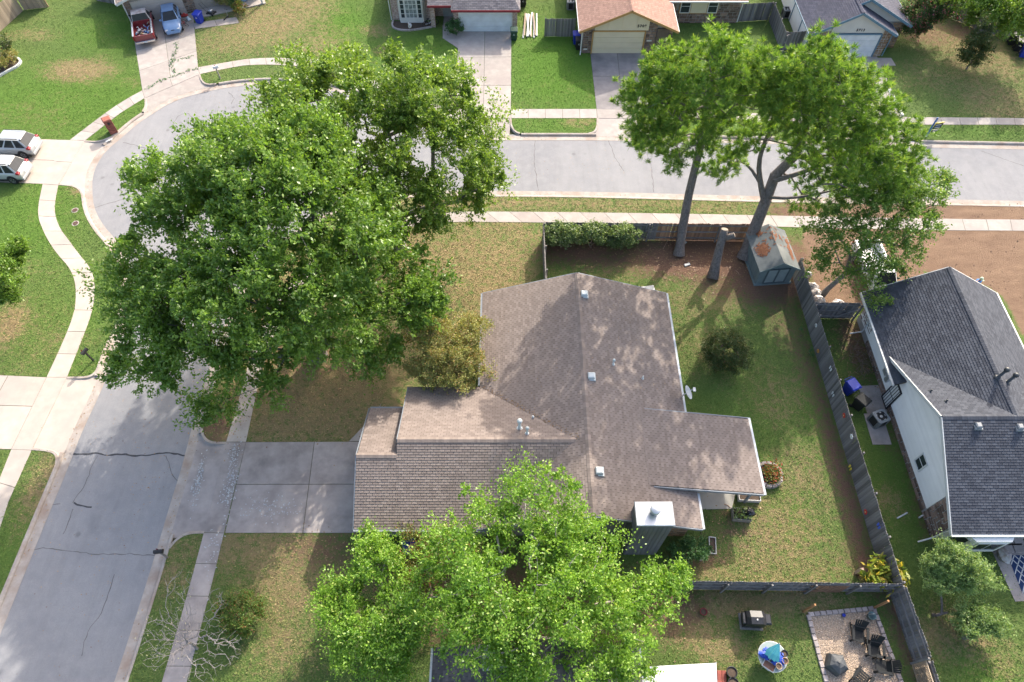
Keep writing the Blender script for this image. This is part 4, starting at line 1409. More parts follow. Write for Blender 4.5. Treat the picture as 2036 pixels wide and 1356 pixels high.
MB().box(15.9, 19.6, 61.36, 61.44, 1.0, 2.45).build('window_surround', M_ORANGE, hc)
MB().box(17.0, 18.5, 61.32, 61.37, 1.08, 2.42).build('window_panel', M_CREAM, hc)
window(hc, (16.45, 61.34, 1.75), (1, 0, 0), .95, 1.35, (0, -1, 0), M_WHITE, (1, 2))
window(hc, (19.05, 61.34, 1.75), (1, 0, 0), .95, 1.35, (0, -1, 0), M_WHITE, (1, 2))
MB().tube([(21.75, 61.2, 2.4), (21.75, 61.35, .15)], .05, 6).build('downpipe', M_WHITE, hc)

# ---- blue roofed house
hd = wthing('house', 'stone house with blue grey roof and number 5713', 'house', (31, 58, 0))
gable(hd, I4, 27.05, 34.1, 56.15, 68, 2.55, 4.45, .4, M_SH_BLUE, M_PALE, M_BLUETRIM)
gable(hd, I4, 27.2, 35.8, 57.5, 70, 2.6, 4.9, .4, M_SH_BLUE, M_PALE, M_BLUETRIM, wall=False)
MB().add([(30, 57.55, 2.5), (35.7, 57.55, 2.55), (31.5, 57.55, 4.7), (30, 57.6, 2.5), (35.7, 57.6, 2.55), (31.5, 57.6, 4.7)], [(0, 1, 2), (5, 4, 3), (0, 2, 5, 3), (1, 4, 5, 2)]).build('upper_gable', M_PALE, hd)
door_sections(hd, I4, 28.9, 33.2, 56.08, .02, 2.15, 4, mat('white_door', (0.66, 0.68, 0.70), None, 1.5, 0.5))
beams('door_trim', [((28.85, 56.06, 2.26), (33.25, 56.06, 2.26)), ((33.27, 56.06, 0), (33.27, 56.06, 2.2))], .1, .12, M_BLUETRIM, hd)
pm = MB()
pm.add([(28.6, 56.06, 2.4), (33.2, 56.06, 2.4), (33.2, 56.06, 2.95), (30.55, 56.06, 4.2), (28.6, 56.06, 3.25)], [(0, 1, 2, 3, 4)])
pm.v += [(x, 56.13, z) for x, y, z in pm.v[:5]]
pm.f += [(i, i + 5, (i + 1) % 5 + 5, (i + 1) % 5) for i in range(5)]
pm.r += [0] * 5
pm.build('gable_panel', M_PALE, hd)
number_text(hd, '5713', (30.75, 56.05, 2.55), .32, M_BLACK)
stones(hd, (33.35, 56.12, 0), (1, 0, 0), .72, 2.6, (0, -1, 0), False, (.3, .14), M_STONE, seed=21)
stones(hd, (27.07, 56.12, 0), (1, 0, 0), 1.7, 2.5, (0, -1, 0), False, (.3, .14), M_STONE, seed=22)
stones(hd, (34.6, 57.45, 0), (1, 0, 0), 1.1, 2.5, (0, -1, 0), False, (.3, .14), M_STONE, seed=23)
MB().box(34.05, 35.7, 57.5, 69, 0, 2.5).build('side_wall', M_MORTAR, hd)
MB().tube([(34.45, 55.8, 2.35), (34.2, 56.05, 2.1), (34.18, 56.05, .1)], .05, 6).build('downpipe', M_BLUETRIM, hd)
MB().box(26.95, 27.03, 56.3, 67.9, 0, 2.45).build('side_siding', M_SIDING, hd)
beams('side_trim', [((26.94, y, 0), (26.94, y, 2.4)) for y in (56.35, 59.0, 61.8)], .08, .1, M_BLUETRIM, hd)

# ---- brick house with the white garage door
hb = wthing('house', 'mottled brick house with white garage door and red trim', 'house', (-4, 63, 0))
ey, ez = 59.55, 2.42
gp = [[(-5.65, ey, ez), (.75, ey, ez), (-1.1, 63.4, 4.1), (-3.8, 63.4, 4.1)],
      [(-5.65, ey, ez), (-3.8, 63.4, 4.1), (-3.8, 70, 4.1), (-5.65, 70, ez)],
      [(.75, ey, ez), (.75, 70, ez), (-1.1, 70, 4.1), (-1.1, 63.4, 4.1)],
      [(-7.9, 60.3, ez), (-5.6, 60.3, ez), (-5.6, 66, 4.4), (-7.9, 66, 4.4)]]
rb_ = roof_base(gp, hb)
shingled(gp, rb_, M_SH_ASH, tab=.36, expo=.18)
beams('fascia', [((-5.65, ey - .03, ez - .09), (.75, ey - .03, ez - .09)), ((-7.9, 60.27, ez - .09), (-5.65, 60.27, ez - .09))], .06, .2, M_RED, hb)
MB().box(-5.5, .5, 60.1, 70, 0, 2.38).build('garage_wall', M_BRICK, hb)
MB().box(-11.6, -7.55, 61.95, 72, 0, 2.6).build('wing_wall', M_BRICK, hb)
MB().box(-7.55, -5.5, 62.6, 72, 0, 2.38).build('entry_wall', M_BRICK, hb)
MB().box(-7.75, -7.35, 60.7, 61.1, 0, 2.36).build('porch_pillar', M_BRICK, hb)
MB().box(-6.7, -5.75, 62.52, 62.6, 0, 2.1).build('front_door', mat('grey_door', (0.30, 0.33, 0.33), None, 2), hb)
gable(hb, I4, -11.6, -7.5, 61.95, 73, 2.62, 4.2, .35, M_SH_ASH, M_BRICK, M_RED, wall=False)
door_sections(hb, I4, -4.95, -.05, 60.02, .02, 2.15, 4, mat('white_garage', (0.60, 0.66, 0.70), None, 1.5, 0.5))
beams('door_trim', [((-5.0, 60.0, 0), (-5.0, 60.0, 2.2)), ((0, 60.0, 0), (0, 60.0, 2.2)), ((-5.05, 60.0, 2.22), (.05, 60.0, 2.22))], .09, .1, M_WHITE, hb)
bay = MB().prism([(-10.95, 62), (-10.75, 61.4), (-8.5, 61.4), (-8.3, 62)], .05, 2.55).build('bay_window', M_WHITE, hb)
window(hb, (-9.62, 61.38, 1.45), (1, 0, 0), 1.15, 1.85, (0, -1, 0), M_WHITE, (3, 4), glass=mat('curtained_glass', (0.30, 0.34, 0.34), (0.1, 0.11, 0.11), 3, 0.15, spec=.5))
window(hb, (-10.45, 61.38, 1.45), (1, 0, 0), .45, 1.85, (0, -1, 0), M_WHITE, (1, 4), fw=.06)
window(hb, (-8.8, 61.38, 1.45), (1, 0, 0), .45, 1.85, (0, -1, 0), M_WHITE, (1, 4), fw=.06)
MB().tube([(-11.75, 61.9, 2.5), (-11.72, 61.95, .3), (-11.7, 61.8, .1)], .05, 6).build('downpipe', M_WHITE, hb)

# ---- house behind the pickup, turned to the bend
ha = wthing('house', 'stone cornered house with tan garage door behind the parked pickup', 'house', (-34, 64, 0))
pa, pb = at(262, 50), at(382, 24)
ang = math.atan2(pb.y - pa.y, pb.x - pa.x)
MA = Matrix.Translation(pa) @ Matrix.Rotation(ang, 4, 'Z')
WA = (pb - pa).length
gable(ha, MA, 0, WA + 7, 0, 9, 2.5, 4.4, .4, M_SH_BROWN, M_MORTAR, M_WHITE)
door_sections(ha, MA, .75, WA - .45, -.06, .02, 2.15, 4, M_TANDOOR)
u_, n_ = MA.to_3x3() @ Vector((1, 0, 0)), MA.to_3x3() @ Vector((0, -1, 0))
stones(ha, MA @ Vector((0, -.01, 0)), u_, .72, 2.4, n_, False, (.38, .24), M_STONE2, seed=31)
stones(ha, MA @ Vector((WA - .42, -.01, 0)), u_, .95, 2.4, n_, False, (.38, .24), M_STONE2, seed=32)
MB().box(WA + .6, WA + 7, -1.4, 0, 0, .09, MA).build('porch_slab', M_CONC, ha)
MB().box(WA + 6.6, WA + 6.75, -1.35, -1.2, .09, 2.4, MA).build('porch_post', M_WHITE, ha)
pa_ = MA @ Vector((.12, -.08, 0))
MB().tube([pa_ + Vector((0, 0, 2.4)), pa_ + Vector((0, 0, .1))], .05, 6).build('downpipe', M_WHITE, ha)

# ================================================================== fences
M_FGREY = mat('weathered_fence', (0.205, 0.195, 0.19), (0.10, 0.096, 0.098), 1.6, 0.9, vary=0.38, stretch=(8, 8, .5))
M_FBROWN = mat('newer_fence', (0.33, 0.20, 0.125), (0.22, 0.125, 0.08), 1.6, 0.9, vary=0.30, stretch=(8, 8, .5))
M_FTAN = mat('tan_fence', (0.36, 0.29, 0.215), (0.26, 0.20, 0.15), 1.6, 0.9, vary=0.22, stretch=(8, 8, .5))
M_RAIL = mat('grey_rail', (0.23, 0.215, 0.205), (0.15, 0.14, 0.135), 2, 0.9, vary=0.15)
M_RAILB = mat('brown_rail', (0.34, 0.23, 0.16), (0.25, 0.16, 0.11), 2, 0.9, vary=0.15)
_plank = {}


def plank_mesh(h, m, wd=.138):
    k = (round(h, 2), m.name, wd)
    if k not in _plank:
        mb = MB()
        w2, t = wd / 2, .01
        c = .03
        pr = [(-w2, 0), (w2, 0), (w2, h - c), (w2 - c, h), (-w2 + c, h), (-w2, h - c)]
        n = 6
        mb.add([(x, -t, z) for x, z in pr] + [(x, t, z) for x, z in pr], [tuple(range(n)), tuple(range(2 * n - 1, n - 1, -1))] + [(i, i + n, (i + 1) % n + n, (i + 1) % n) for i in range(n)])
        _plank[k] = mb.mesh('plank', m)
    return _plank[k]


def fence(label, a, b, h=1.8, side=1, pm=None, rm=None, group=None, pitch=.146, rails=True, posts=True, cap=False, step=2.4, mixed=None):
    """pickets from a to b; rails and posts stand on the left (side=1) or right (-1) of a->b"""
    a, b = Vector((a[0], a[1], 0)), Vector((b[0], b[1], 0))
    d = b - a
    L = d.length
    d.normalize()
    ang = math.atan2(d.y, d.x)
    f = thing('fence', label, 'fence', a, ang, group)
    pm, rm = pm or M_FGREY, rm or M_RAIL
    rr = random.Random(int(a.x * 31 + b.y * 17))
    n = int(L / pitch)
    for i in range(n):
        x = (i + .5) * pitch
        m_ = pm if mixed is None else mixed(x)
        hh = h + rr.choice((0, 0, .02, -.02))
        o = bpy.data.objects.new('plank', plank_mesh(hh, m_))
        o.location = (x, 0, .02)
        o.rotation_euler = (rr.uniform(-.008, .008), rr.uniform(-.008, .008), rr.uniform(-.03, .03))
        link(o, f)
    y = .045 * side
    if rails:
        for z in (.3, h * .52, h - .22):
            MB().box(0, L, y - .034 + 0, y + .034, z, z + .085).build('rail', rm, f)
    if posts:
        k = max(1, round(L / step))
        for i in range(k + 1):
            x = min(max(L * i / k, .06), L - .06)
            MB().bev(x - .05, x + .05, y * 2.9 - .05, y * 2.9 + .05, 0, h - .05 + rr.uniform(-.03, .1), .01).build('post', rm, f)
    if cap:
        MB().box(0, L, -.07, .07, h + .045, h + .08).build('top_board', rm, f)
    return f


FG = 'wooden privacy fences'
fence('grey wooden fence along the far pavement with the gate near the pine', (2.3, 33.75), (17.6, 33.55), 1.8, -1, None, None, FG, mixed=lambda x: M_FGREY if x < 8.3 else M_FBROWN)
fence('short grey fence running from the corner lot pavement back to the brown house', (2.25, 33.7), (2.3, 27.2), 1.8, 1, None, None, FG)
fr = fence('long dark grey fence between the back yard and the white sided house', (20.1, 30.4), (20.25, 8.5), 1.85, 1, None, None, FG)
fence('grey fence with diagonal brace beside the white sided house', (20.2, 26.55), (23.4, 26.5), 1.8, -1, None, None, FG)
fb = fence('grey fence along the bottom of the back yard with a woven patch', (9.0, 8.62), (20.35, 8.48), 1.8, -1, None, None, FG)
fc2 = fence('dark fence panel beside the gravel seating area above the lattice', (20.42, 8.35), (20.6, 4.9), 1.8, -1, None, None, FG)
fence('dark fence running out of the picture behind the lattice', (20.75, 4.9), (20.95, -2), 1.5, -1, None, None, FG)
fence('tan board fence in the upper left corner, its left run', at(-60, 118), at(47, 21), 1.85, 1, M_FTAN, M_RAILB, FG)
fence('tan board fence in the upper left corner, its right run', at(48, 20), at(97, 14.5), 1.85, 1, M_FTAN, M_RAILB, FG)
fence('sliver of fence beside the stone cornered house at the top edge', at(193, 2), at(238, 10), 1.85, 1, None, None, FG)
fence('dark fence between the brick house and the cream gabled house', at(1082, 73), at(1143, 73), 1.8, 1, None, None, FG)
fence('dark fence behind the lawn of the cream gabled house', at(1460, 44), at(1528, 40), 1.8, 1, None, None, FG)
fence('dark fence running towards the street from the cream house lawn', at(1528, 40), at(1553, 105), 1.8, 1, None, None, FG)
fence('dark fence joining the wall of the blue roofed house', at(1553, 100), at(1590, 98), 1.8, 1, None, None, FG)
fence('grey fence in the upper right corner, its left run', at(1935, 55), at(1944, 68), 1.9, 1, None, None, FG)
fence('grey fence in the upper right corner, its right run', at(1944, 68), at(2050, 74), 1.9, 1, None, None, FG)
fence('dark fence behind the blue roofed house lawn at the top right', at(1830, 10), at(1935, 55), 1.8, 1, None, None, FG)
# details on the fences
MB().beam((6.45, -.1, .3), (8.1, -.1, 1.55), .06, .09, (0, 1, 0)).build('gate_brace', M_RAIL, [o for o in bpy.data.objects if o.get('label', '').startswith('grey wooden fence')][0])
g_ = [o for o in bpy.data.objects if o.get('label', '').startswith('grey fence with diagonal')][0]
MB().beam((1.9, -.12, 1.35), (3.1, -.12, .4), .05, .09, (0, 1, 0)).build('gate_brace', M_RAIL, g_)
MB().beam((1.9, -.125, .4), (3.1, -.125, 1.35), .05, .09, (0, 1, 0)).build('gate_brace', M_RAIL, g_)
# woven patch on the bottom fence
for k in range(22):
    x0 = 6.55 + k * .085
    for s_, yy in ((1, -.10), (-1, -.112)):
        xa, xb = (x0, x0 + 1.35) if s_ > 0 else (x0 + 1.35, x0)
        lo, hi_ = .25, 1.6
        def at_z(x, xa=xa, xb=xb, lo=lo, hi_=hi_):
            return lo + (hi_ - lo) * (x - xa) / (xb - xa)
        c0, c1 = max(min(xa, xb), 6.55), min(max(xa, xb), 8.6)
        if c1 - c0 > .1:
            MB().beam((c0, yy, at_z(c0)), (c1, yy, at_z(c1)), .012, .035, (0, 1, 0)).build('lattice_slat', M_FBROWN, fb)
# lattice beside the seating area
la = thing('lattice_screen', 'tan crossed lattice screen at the lower right fence', 'lattice', (20.45, 4.95, 0), math.atan2(-6.9, .2), FG)
M_LAT = mat('lattice_wood', (0.38, 0.30, 0.21), (0.29, 0.22, 0.15), 3, 0.9, vary=.15)
for k in range(-10, 36):
    for s_, yy in ((1, -.01), (-1, .004)):
        xa = k * .13
        pts = []
        x0, x1 = xa, xa + 1.3 * s_ * 1.0
        c0, c1 = max(min(x0, x1), 0), min(max(x0, x1), 3.6)
        if c1 - c0 < .06:
            continue
        f_ = lambda x: .15 + (x - x0) / (x1 - x0) * 1.3
        MB().beam((c0, yy, f_(c0)), (c1, yy, f_(c1)), .01, .035, (0, 1, 0)).build('slat', M_LAT, la)
beams('frame', [((0, 0, 1.46), (3.6, 0, 1.46)), ((0, 0, .13), (3.6, 0, .13)), ((0, 0, 0), (0, 0, 1.5)), ((3.6, 0, 0), (3.6, 0, 1.5))], .05, .06, M_LAT, la)

# ================================================================== garden shed
sp = [at(1497, 553), at(1573, 558)]
shed = wthing('garden_shed', 'grey green wooden shed with rusty needle litter on its roof', 'shed', ((sp[0].x + sp[1].x) / 2, sp[0].y, 0))
M_SHED = mat('grey_green_paint', (0.16, 0.20, 0.20), (0.125, 0.16, 0.165), 1.5, 0.7, vary=.06)
M_SHROOF = mat('shed_roofing', (0.135, 0.15, 0.152), (0.085, 0.095, 0.098), 1.2, 0.9, c3=(0.18, 0.19, 0.19), s3=0.7)
x0, x1, y0, y1 = 17.1, 19.6, 29.55, 32.85
zE, zRg = 1.75, 2.45
xm = (x0 + x1) / 2
MS = Matrix.Translation((xm, (y0 + y1) / 2, 0)) @ Matrix.Rotation(R(5), 4, 'Z') @ Matrix.Translation((-xm, -(y0 + y1) / 2, 0))
wb = MB()
wb.box(x0, x1, y0, y1, .12, zE, MS)
wb.add([MS @ Vector(p) for p in ((x0, y0, zE - .01), (x1, y0, zE - .01), (xm, y0, zRg - .05), (x0, y1, zE - .01), (x1, y1, zE - .01), (xm, y1, zRg - .05))], [(0, 1, 2), (5, 4, 3), (0, 2, 5, 3), (1, 4, 5, 2)])
wb.build('wall', M_SHED, shed)
for k in range(9):
    xx = x0 + (x1 - x0) * k / 9
    MB().box(xx + .01, xx + (x1 - x0) / 9 - .01, y0 - .02, y0, .14, zE - .02, MS).build('board', M_SHED, shed)
for k in range(11):
    yy = y0 + (y1 - y0) * k / 11
    MB().box(x0 - .02, x0, yy + .01, yy + (y1 - y0) / 11 - .01, .14, zE - .02, MS).build('board', M_SHED, shed)
sl_ = (zRg - zE) / (xm - x0)
for sgn in (-1, 1):
    xo = xm + sgn * (xm - x0 + .18)
    P = [MS @ Vector(p) for p in ((xm, y0 - .15, zRg), (xo, y0 - .15, zE - .18 * sl_), (xo, y1 + .15, zE - .18 * sl_), (xm, y1 + .15, zRg))]
    roof_base([P], shed, .06, 'roof_panel', M_SHROOF)
beams('roof_trim', [(MS @ Vector((xm, y0 - .18, zRg - .06)), MS @ Vector((xm + s_ * (xm - x0 + .18), y0 - .18, zE - .18 * sl_ - .06))) for s_ in (-1, 1)], .04, .14, M_SHED, shed)
dr = MB().box(xm - .75, xm + .75, y0 - .05, y0 - .021, .2, 1.7, MS).build('door', mat('shed_door', (0.23, 0.27, 0.27), None, 2, .7), shed)
beams('door_trim', [(MS @ Vector(p), MS @ Vector(q)) for p, q in (((xm - .75, y0 - .07, .2), (xm - .75, y0 - .07, 1.7)), ((xm + .75, y0 - .07, .2), (xm + .75, y0 - .07, 1.7)), ((xm - .75, y0 - .071, 1.68), (xm + .75, y0 - .071, 1.68)), ((xm - .75, y0 - .071, .22), (xm + .75, y0 - .071, .22)), ((xm, y0 - .072, .2), (xm, y0 - .072, 1.7)))], .1, .04, mat('dark_trim', (0.085, 0.105, 0.11), None, 2), dr)
MB().box(x0 - .1, x1 + .1, y0 - .12, y1, 0, .12, MS).build('floor_frame', M_SHED, shed)

# fallen needles lying on the shed roof
rg = np.random.default_rng(12)
C_ = []
for px, py, sx, sy, k in ((1519, 492, .26, .36, 190), (1510, 460, .2, .22, 30), (1574, 490, .10, .8, 110), (1540, 470, .7, .9, 40)):
    c0 = at(px, py, 2.2)
    q = rg.normal(size=(k, 2)) * np.array([sx, sy]) * .6 + np.array([c0.x, c0.y])
    C_.append(q)
C_ = np.concatenate(C_)
loc_ = np.array([tuple(MS.inverted() @ Vector((x, y, 0))) for x, y in C_])
ok_ = (np.abs(loc_[:, 0] - xm) < (xm - x0 + .16)) & (loc_[:, 1] > y0 - .1) & (loc_[:, 1] < y1 + .1)
zz = zRg - np.abs(loc_[:, 0] - xm) * sl_ + .012 + rg.random(len(C_)) * .02
C3 = np.stack([C_[:, 0], C_[:, 1], zz], 1)[ok_]
m_ = len(C3)
a_ = rg.random(m_) * 6.28
A_ = np.stack([np.cos(a_), np.sin(a_), np.zeros(m_)], 1)
nn_ = np.stack([np.sign(loc_[ok_, 0] - xm) * sl_, np.zeros(m_), np.ones(m_)], 1)
A_ = A_ - nn_ * ((A_ * nn_).sum(1) / (nn_ * nn_).sum(1))[:, None]
B_ = np.cross(nn_, A_)
Ln, Wn = .17, .05
V_ = np.stack([C3 - A_ * Ln, C3 + B_ * Wn, C3 + A_ * Ln, C3 - B_ * Wn], 1).reshape(-1, 3)
nl = obj('needle_litter', mesh_np('needle_litter', V_, np.arange(m_ * 4, dtype=np.int32).reshape(m_, 4), mat('rust_needles', (0.20, 0.085, 0.045), (0.135, 0.06, 0.035), 8, .95, vary=.3), rg.random(m_)), shed)
nl['kind'] = 'stuff'
# ================================================================== trees and shrubs
M_BARK_GREY = mat('grey_bark', (0.20, 0.185, 0.17), (0.12, 0.11, 0.10), 7, 0.95, bmp=0.5, stretch=(1, 1, .35))
M_BARK_DARK = mat('pine_bark', (0.215, 0.185, 0.17), (0.095, 0.082, 0.078), 9, 0.95, bmp=1.0, stretch=(1, 1, .5))
M_BARK_PALE = mat('pale_twig', (0.42, 0.37, 0.34), (0.30, 0.26, 0.24), 7, 0.9)
M_BARK_DEAD = mat('dead_grey_twig', (0.33, 0.30, 0.285), (0.22, 0.20, 0.19), 7, 0.9)
M_TWIG = mat('brown_twig', (0.22, 0.165, 0.13), (0.15, 0.11, 0.085), 7, 0.9)


def unit(a):
    return a / np.maximum(np.linalg.norm(a, axis=-1, keepdims=True), 1e-9)


def rand_dir(n, rng):
    return unit(rng.normal(size=(n, 3)))


def leaf_quads(C, A, N, L, W, fold=0.0):
    """rhombic leaves: centres C, long axis A, normal N"""
    A = unit(A)
    B = unit(np.cross(N, A))
    L, W = L[:, None], W[:, None]
    V = np.stack([C - A * L * .5, C + B * W * .5 - A * L * .08, C + A * L * .5, C - B * W * .5 - A * L * .08], 1)
    return V.reshape(-1, 3)


def leaf_obj(name, V, rnd, m, parent):
    n = len(V) // 4
    F = np.arange(n * 4, dtype=np.int32).reshape(n, 4)
    me = mesh_np(name, V, F, m, rnd)
    return obj(name, me, parent)


def skeleton(trunk, targets, rng, step=1.0, bias=.35, sag=.12):
    """grow limbs from trunk nodes to targets; returns points and parent indices"""
    P = [np.array(p, float) for p in trunk]
    par = [-1] + list(range(len(trunk) - 1))
    path = [0.0]
    for i in range(1, len(P)):
        path.append(path[-1] + np.linalg.norm(P[i] - P[i - 1]))
    ends = []
    k0 = max(1, int(len(trunk) * .45))
    order = np.argsort(np.linalg.norm(targets - P[-1], axis=1))
    for t in order:
        T = targets[t]
        A = np.array(P)
        d = np.linalg.norm(A - T, axis=1) + bias * np.array(path) + np.maximum(0, A[:, 2] - T[2]) * .35
        d[:k0] += 50
        i = int(np.argmin(d))
        a = P[i]
        L = np.linalg.norm(T - a)
        n = max(1, int(round(L / step)))
        bend = rng.normal(size=3) * sag * L
        bend[2] = abs(bend[2]) * .6
        prev = i
        for k in range(1, n + 1):
            u = k / n
            q = a + (T - a) * u + bend * math.sin(math.pi * u)
            P.append(q)
            par.append(prev)
            path.append(path[prev] + np.linalg.norm(q - P[prev]))
            prev = len(P) - 1
        ends.append(prev)
    return np.array(P), par, ends


def wood(P, par, trunk_n, r0, tip, expo=.5, flare=1.5):
    n = len(P)
    cnt = np.zeros(n)
    kids = [0] * n
    for i in range(n):
        if par[i] >= 0:
            kids[par[i]] += 1
    for i in range(n):
        if kids[i] == 0:
            cnt[i] = 1
    for i in range(n - 1, 0, -1):
        cnt[par[i]] += cnt[i] if cnt[i] > 0 else 1
    cnt = np.maximum(cnt, 1)
    rad = tip * cnt ** expo
    rad *= np.where(rad > 0, 1, 1)
    k = r0 / max(rad[trunk_n - 1], 1e-6)
    rad = tip + (rad - tip) * max(k, .2)
    for i in range(trunk_n):
        u = i / max(trunk_n - 1, 1)
        rad[i] = max(rad[i] if i > trunk_n * .6 else 0, r0 * (1.18 - .3 * u))
    rad[trunk_n:] = np.minimum(rad[trunk_n:], r0 * .8)
    rad[0] = r0 * flare
    return rad


def tubes(P, par, rad, idx, m, name, parent, wob=None):
    V, F = [], []
    base = 0
    for i in idx:
        j = par[i]
        if j < 0:
            continue
        a, b = P[j], P[i]
        d = b - a
        L = np.linalg.norm(d)
        if L < 1e-4:
            continue
        d /= L
        ref = np.array([0, 0, 1.0]) if abs(d[2]) < .9 else np.array([1.0, 0, 0])
        x = np.cross(d, ref)
        x /= np.linalg.norm(x)
        y = np.cross(d, x)
        ra, rb = min(rad[j], rad[i] * 1.6 if rad[i] < .5 * rad[j] else rad[j]), rad[i]
        k = 9 if rb > .1 else (6 if rb > .035 else 4)
        an = np.arange(k) * 2 * math.pi / k
        ring = np.cos(an)[:, None] * x + np.sin(an)[:, None] * y
        V.append(a + ring * ra)
        V.append(b + d * rb * .4 + ring * rb)
        for q in range(k):
            F.append((base + q, base + (q + 1) % k, base + k + (q + 1) % k, base + k + q))
        base += 2 * k
    if not V:
        return None
    me = mesh_np(name, np.concatenate(V), F, m, smooth=True)
    return obj(name, me, parent)


def blob_points(blobs, rng, inner=.45):
    out = []
    for (c, r, n) in blobs:
        d = rand_dir(n, rng)
        u = inner + (1 - inner) * rng.random(n) ** .6
        out.append(np.array(c) + d * u[:, None] * np.array(r))
    return np.concatenate(out)


def tall(lst, z0, k, s):
    """the same crown lobes seen from the survey, standing higher"""
    return [(px, py, z + max(0, z - z0) * k, rx * s, ry * s, rz * s, n) for px, py, z, rx, ry, rz, n in lst]


def blobs_px(lst):
    """(px, py, z, rx, ry, rz, n) -> world ellipsoids"""
    return [(tuple(at(px, py, z)), (rx, ry, rz), n) for px, py, z, rx, ry, rz, n in lst]


def foliage(centres, rng, per, spread, L, W, upbias=.5, twigs=6, droop=0.0, axis_out=.8, centre=None, jit=.16):
    """leaves along small twigs that radiate from every clump centre"""
    n = len(centres)
    out = unit(centres - centre + np.array([0, 0, 1e-3]))
    D = unit(rand_dir(n * twigs, rng).reshape(n, twigs, 3) + out[:, None, :] * .7 + np.array([0, 0, upbias]))
    N = n * per
    ci = np.repeat(np.arange(n), per)
    ti = rng.integers(0, twigs, N)
    t = rng.random(N) ** .5
    dirs = D[ci, ti]
    sp = spread * (0.55 + .95 * rng.random(n) ** 1.5)[ci] * (.75 + .5 * rng.random((n, twigs)))[ci, ti]
    C = centres[ci] + dirs * (t * sp)[:, None] + rng.normal(size=(N, 3)) * (jit * sp)[:, None]
    C[:, 2] -= droop * t * t * sp
    A = unit(dirs * axis_out + rand_dir(N, rng))
    Nn = unit(rand_dir(N, rng) + np.array([0, 0, .9]))
    l = L * (.65 + .7 * rng.random(N))
    V = leaf_quads(C, A, Nn, l, l * W)
    cl = rng.random(n)
    rnd = np.clip(.55 * cl[ci] + .45 * rng.random(N), 0, .999)
    return V, rnd


def tree(name, label, base, fork, blobs, leafm, barkm, r0, per, spread, L, W, seed, group=None, tip=.012, droop=0.0, upbias=.5, step=1.0, twigs=6, inner=.45, extra=None, trunk_mid=None, sag=.1, crown='crown', cat='tree', jit=.16, expo=.5):
    rng = np.random.default_rng(seed)
    base = Vector((base[0], base[1], 0))
    root = wthing(name, label, cat, base, group)
    b, f = np.array(base), np.array(fork, float)
    nT = max(4, int(np.linalg.norm(f - b) / .8))
    wob = rng.normal(size=(nT, 3)) * .05
    trunk = [b + (f - b) * (i / (nT - 1)) + (wob[i] if 0 < i else 0) for i in range(nT)]
    trunk[0] = b - np.array([0, 0, .05])
    cen = blob_points(blobs, rng, inner)
    cen = cen[cen[:, 2] > .3]
    P, par, ends = skeleton(trunk, cen, rng, step, sag=sag)
    rad = wood(P, par, nT, r0, tip, expo)
    tubes(P, par, rad, range(nT), barkm, 'trunk', root)
    tubes(P, par, rad, range(nT, len(P)), barkm, 'branches', root)
    if per:
        mid = np.average([bl[0] for bl in blobs], axis=0, weights=[bl[2] for bl in blobs])
        mid[2] -= 2
        V, rnd = foliage(cen, rng, per, spread, L, W, upbias, twigs, droop, centre=mid, jit=jit)
        leaf_obj(crown, V, rnd, leafm, root)
    return root, P, ends


ML_OAK = leaf_mat('oak_leaf', (0.080, 0.160, 0.026), (0.200, 0.320, 0.060), (0.28, 0.37, 0.12), .36, rough=.36, amt3=.06)
ML_OAK2 = leaf_mat('oak_leaf_yellowish', (0.090, 0.165, 0.026), (0.220, 0.325, 0.058), (0.31, 0.38, 0.12), .36, rough=.36, amt3=.06)
ML_PINE = leaf_mat('pine_needle', (0.082, 0.175, 0.031), (0.210, 0.335, 0.062), (0.34, 0.41, 0.09), .33, rough=.4, amt3=.09)
ML_LIME = leaf_mat('lime_leaf', (0.105, 0.225, 0.028), (0.240, 0.390, 0.055), (0.40, 0.50, 0.14), .36, rough=.38, amt3=.08)
ML_GOLD = leaf_mat('autumn_leaf', (0.31, 0.285, 0.105), (0.235, 0.275, 0.08), (0.42, 0.27, 0.13), .38, (1.3, 1.2, .6), amt3=.12)
ML_HACK = leaf_mat('hackberry_leaf', (0.078, 0.158, 0.030), (0.170, 0.270, 0.058), (0.30, 0.36, 0.13), .34, amt3=.07)
ML_SHRUB = leaf_mat('dark_shrub_leaf', (0.040, 0.070, 0.020), (0.075, 0.105, 0.030), (0.13, 0.10, 0.03), .25)
ML_BUSH = leaf_mat('hedge_leaf', (0.105, 0.165, 0.060), (0.205, 0.275, 0.105), (0.36, 0.40, 0.25), .3)
ML_RED = leaf_mat('bronze_leaf', (0.16, 0.17, 0.045), (0.115, 0.165, 0.035), (0.30, 0.12, 0.055), .35, amt3=.16)
ML_CEDAR = leaf_mat('cedar_spray', (0.135, 0.215, 0.072), (0.240, 0.345, 0.125), (0.32, 0.38, 0.16), .35)
ML_MYRTLE = leaf_mat('myrtle_leaf', (0.035, 0.075, 0.025), (0.070, 0.120, 0.035), (0.42, 0.09, 0.16), .3, amt3=.10)
ML_CANNA = leaf_mat('canna_leaf', (0.10, 0.19, 0.03), (0.27, 0.29, 0.05), (0.45, 0.36, 0.07), .35, amt3=.25)
ML_FERN = leaf_mat('bed_plant', (0.045, 0.115, 0.040), (0.080, 0.165, 0.055), None, .3)
ML_FLOWER = leaf_mat('red_flower', (0.12, 0.16, 0.04), (0.20, 0.19, 0.05), (0.42, 0.10, 0.06), .3, amt3=.28)
ML_RUSTY = leaf_mat('rusty_shrub', (0.085, 0.15, 0.032), (0.14, 0.215, 0.045), (0.27, 0.13, 0.06), .33, amt3=.12)

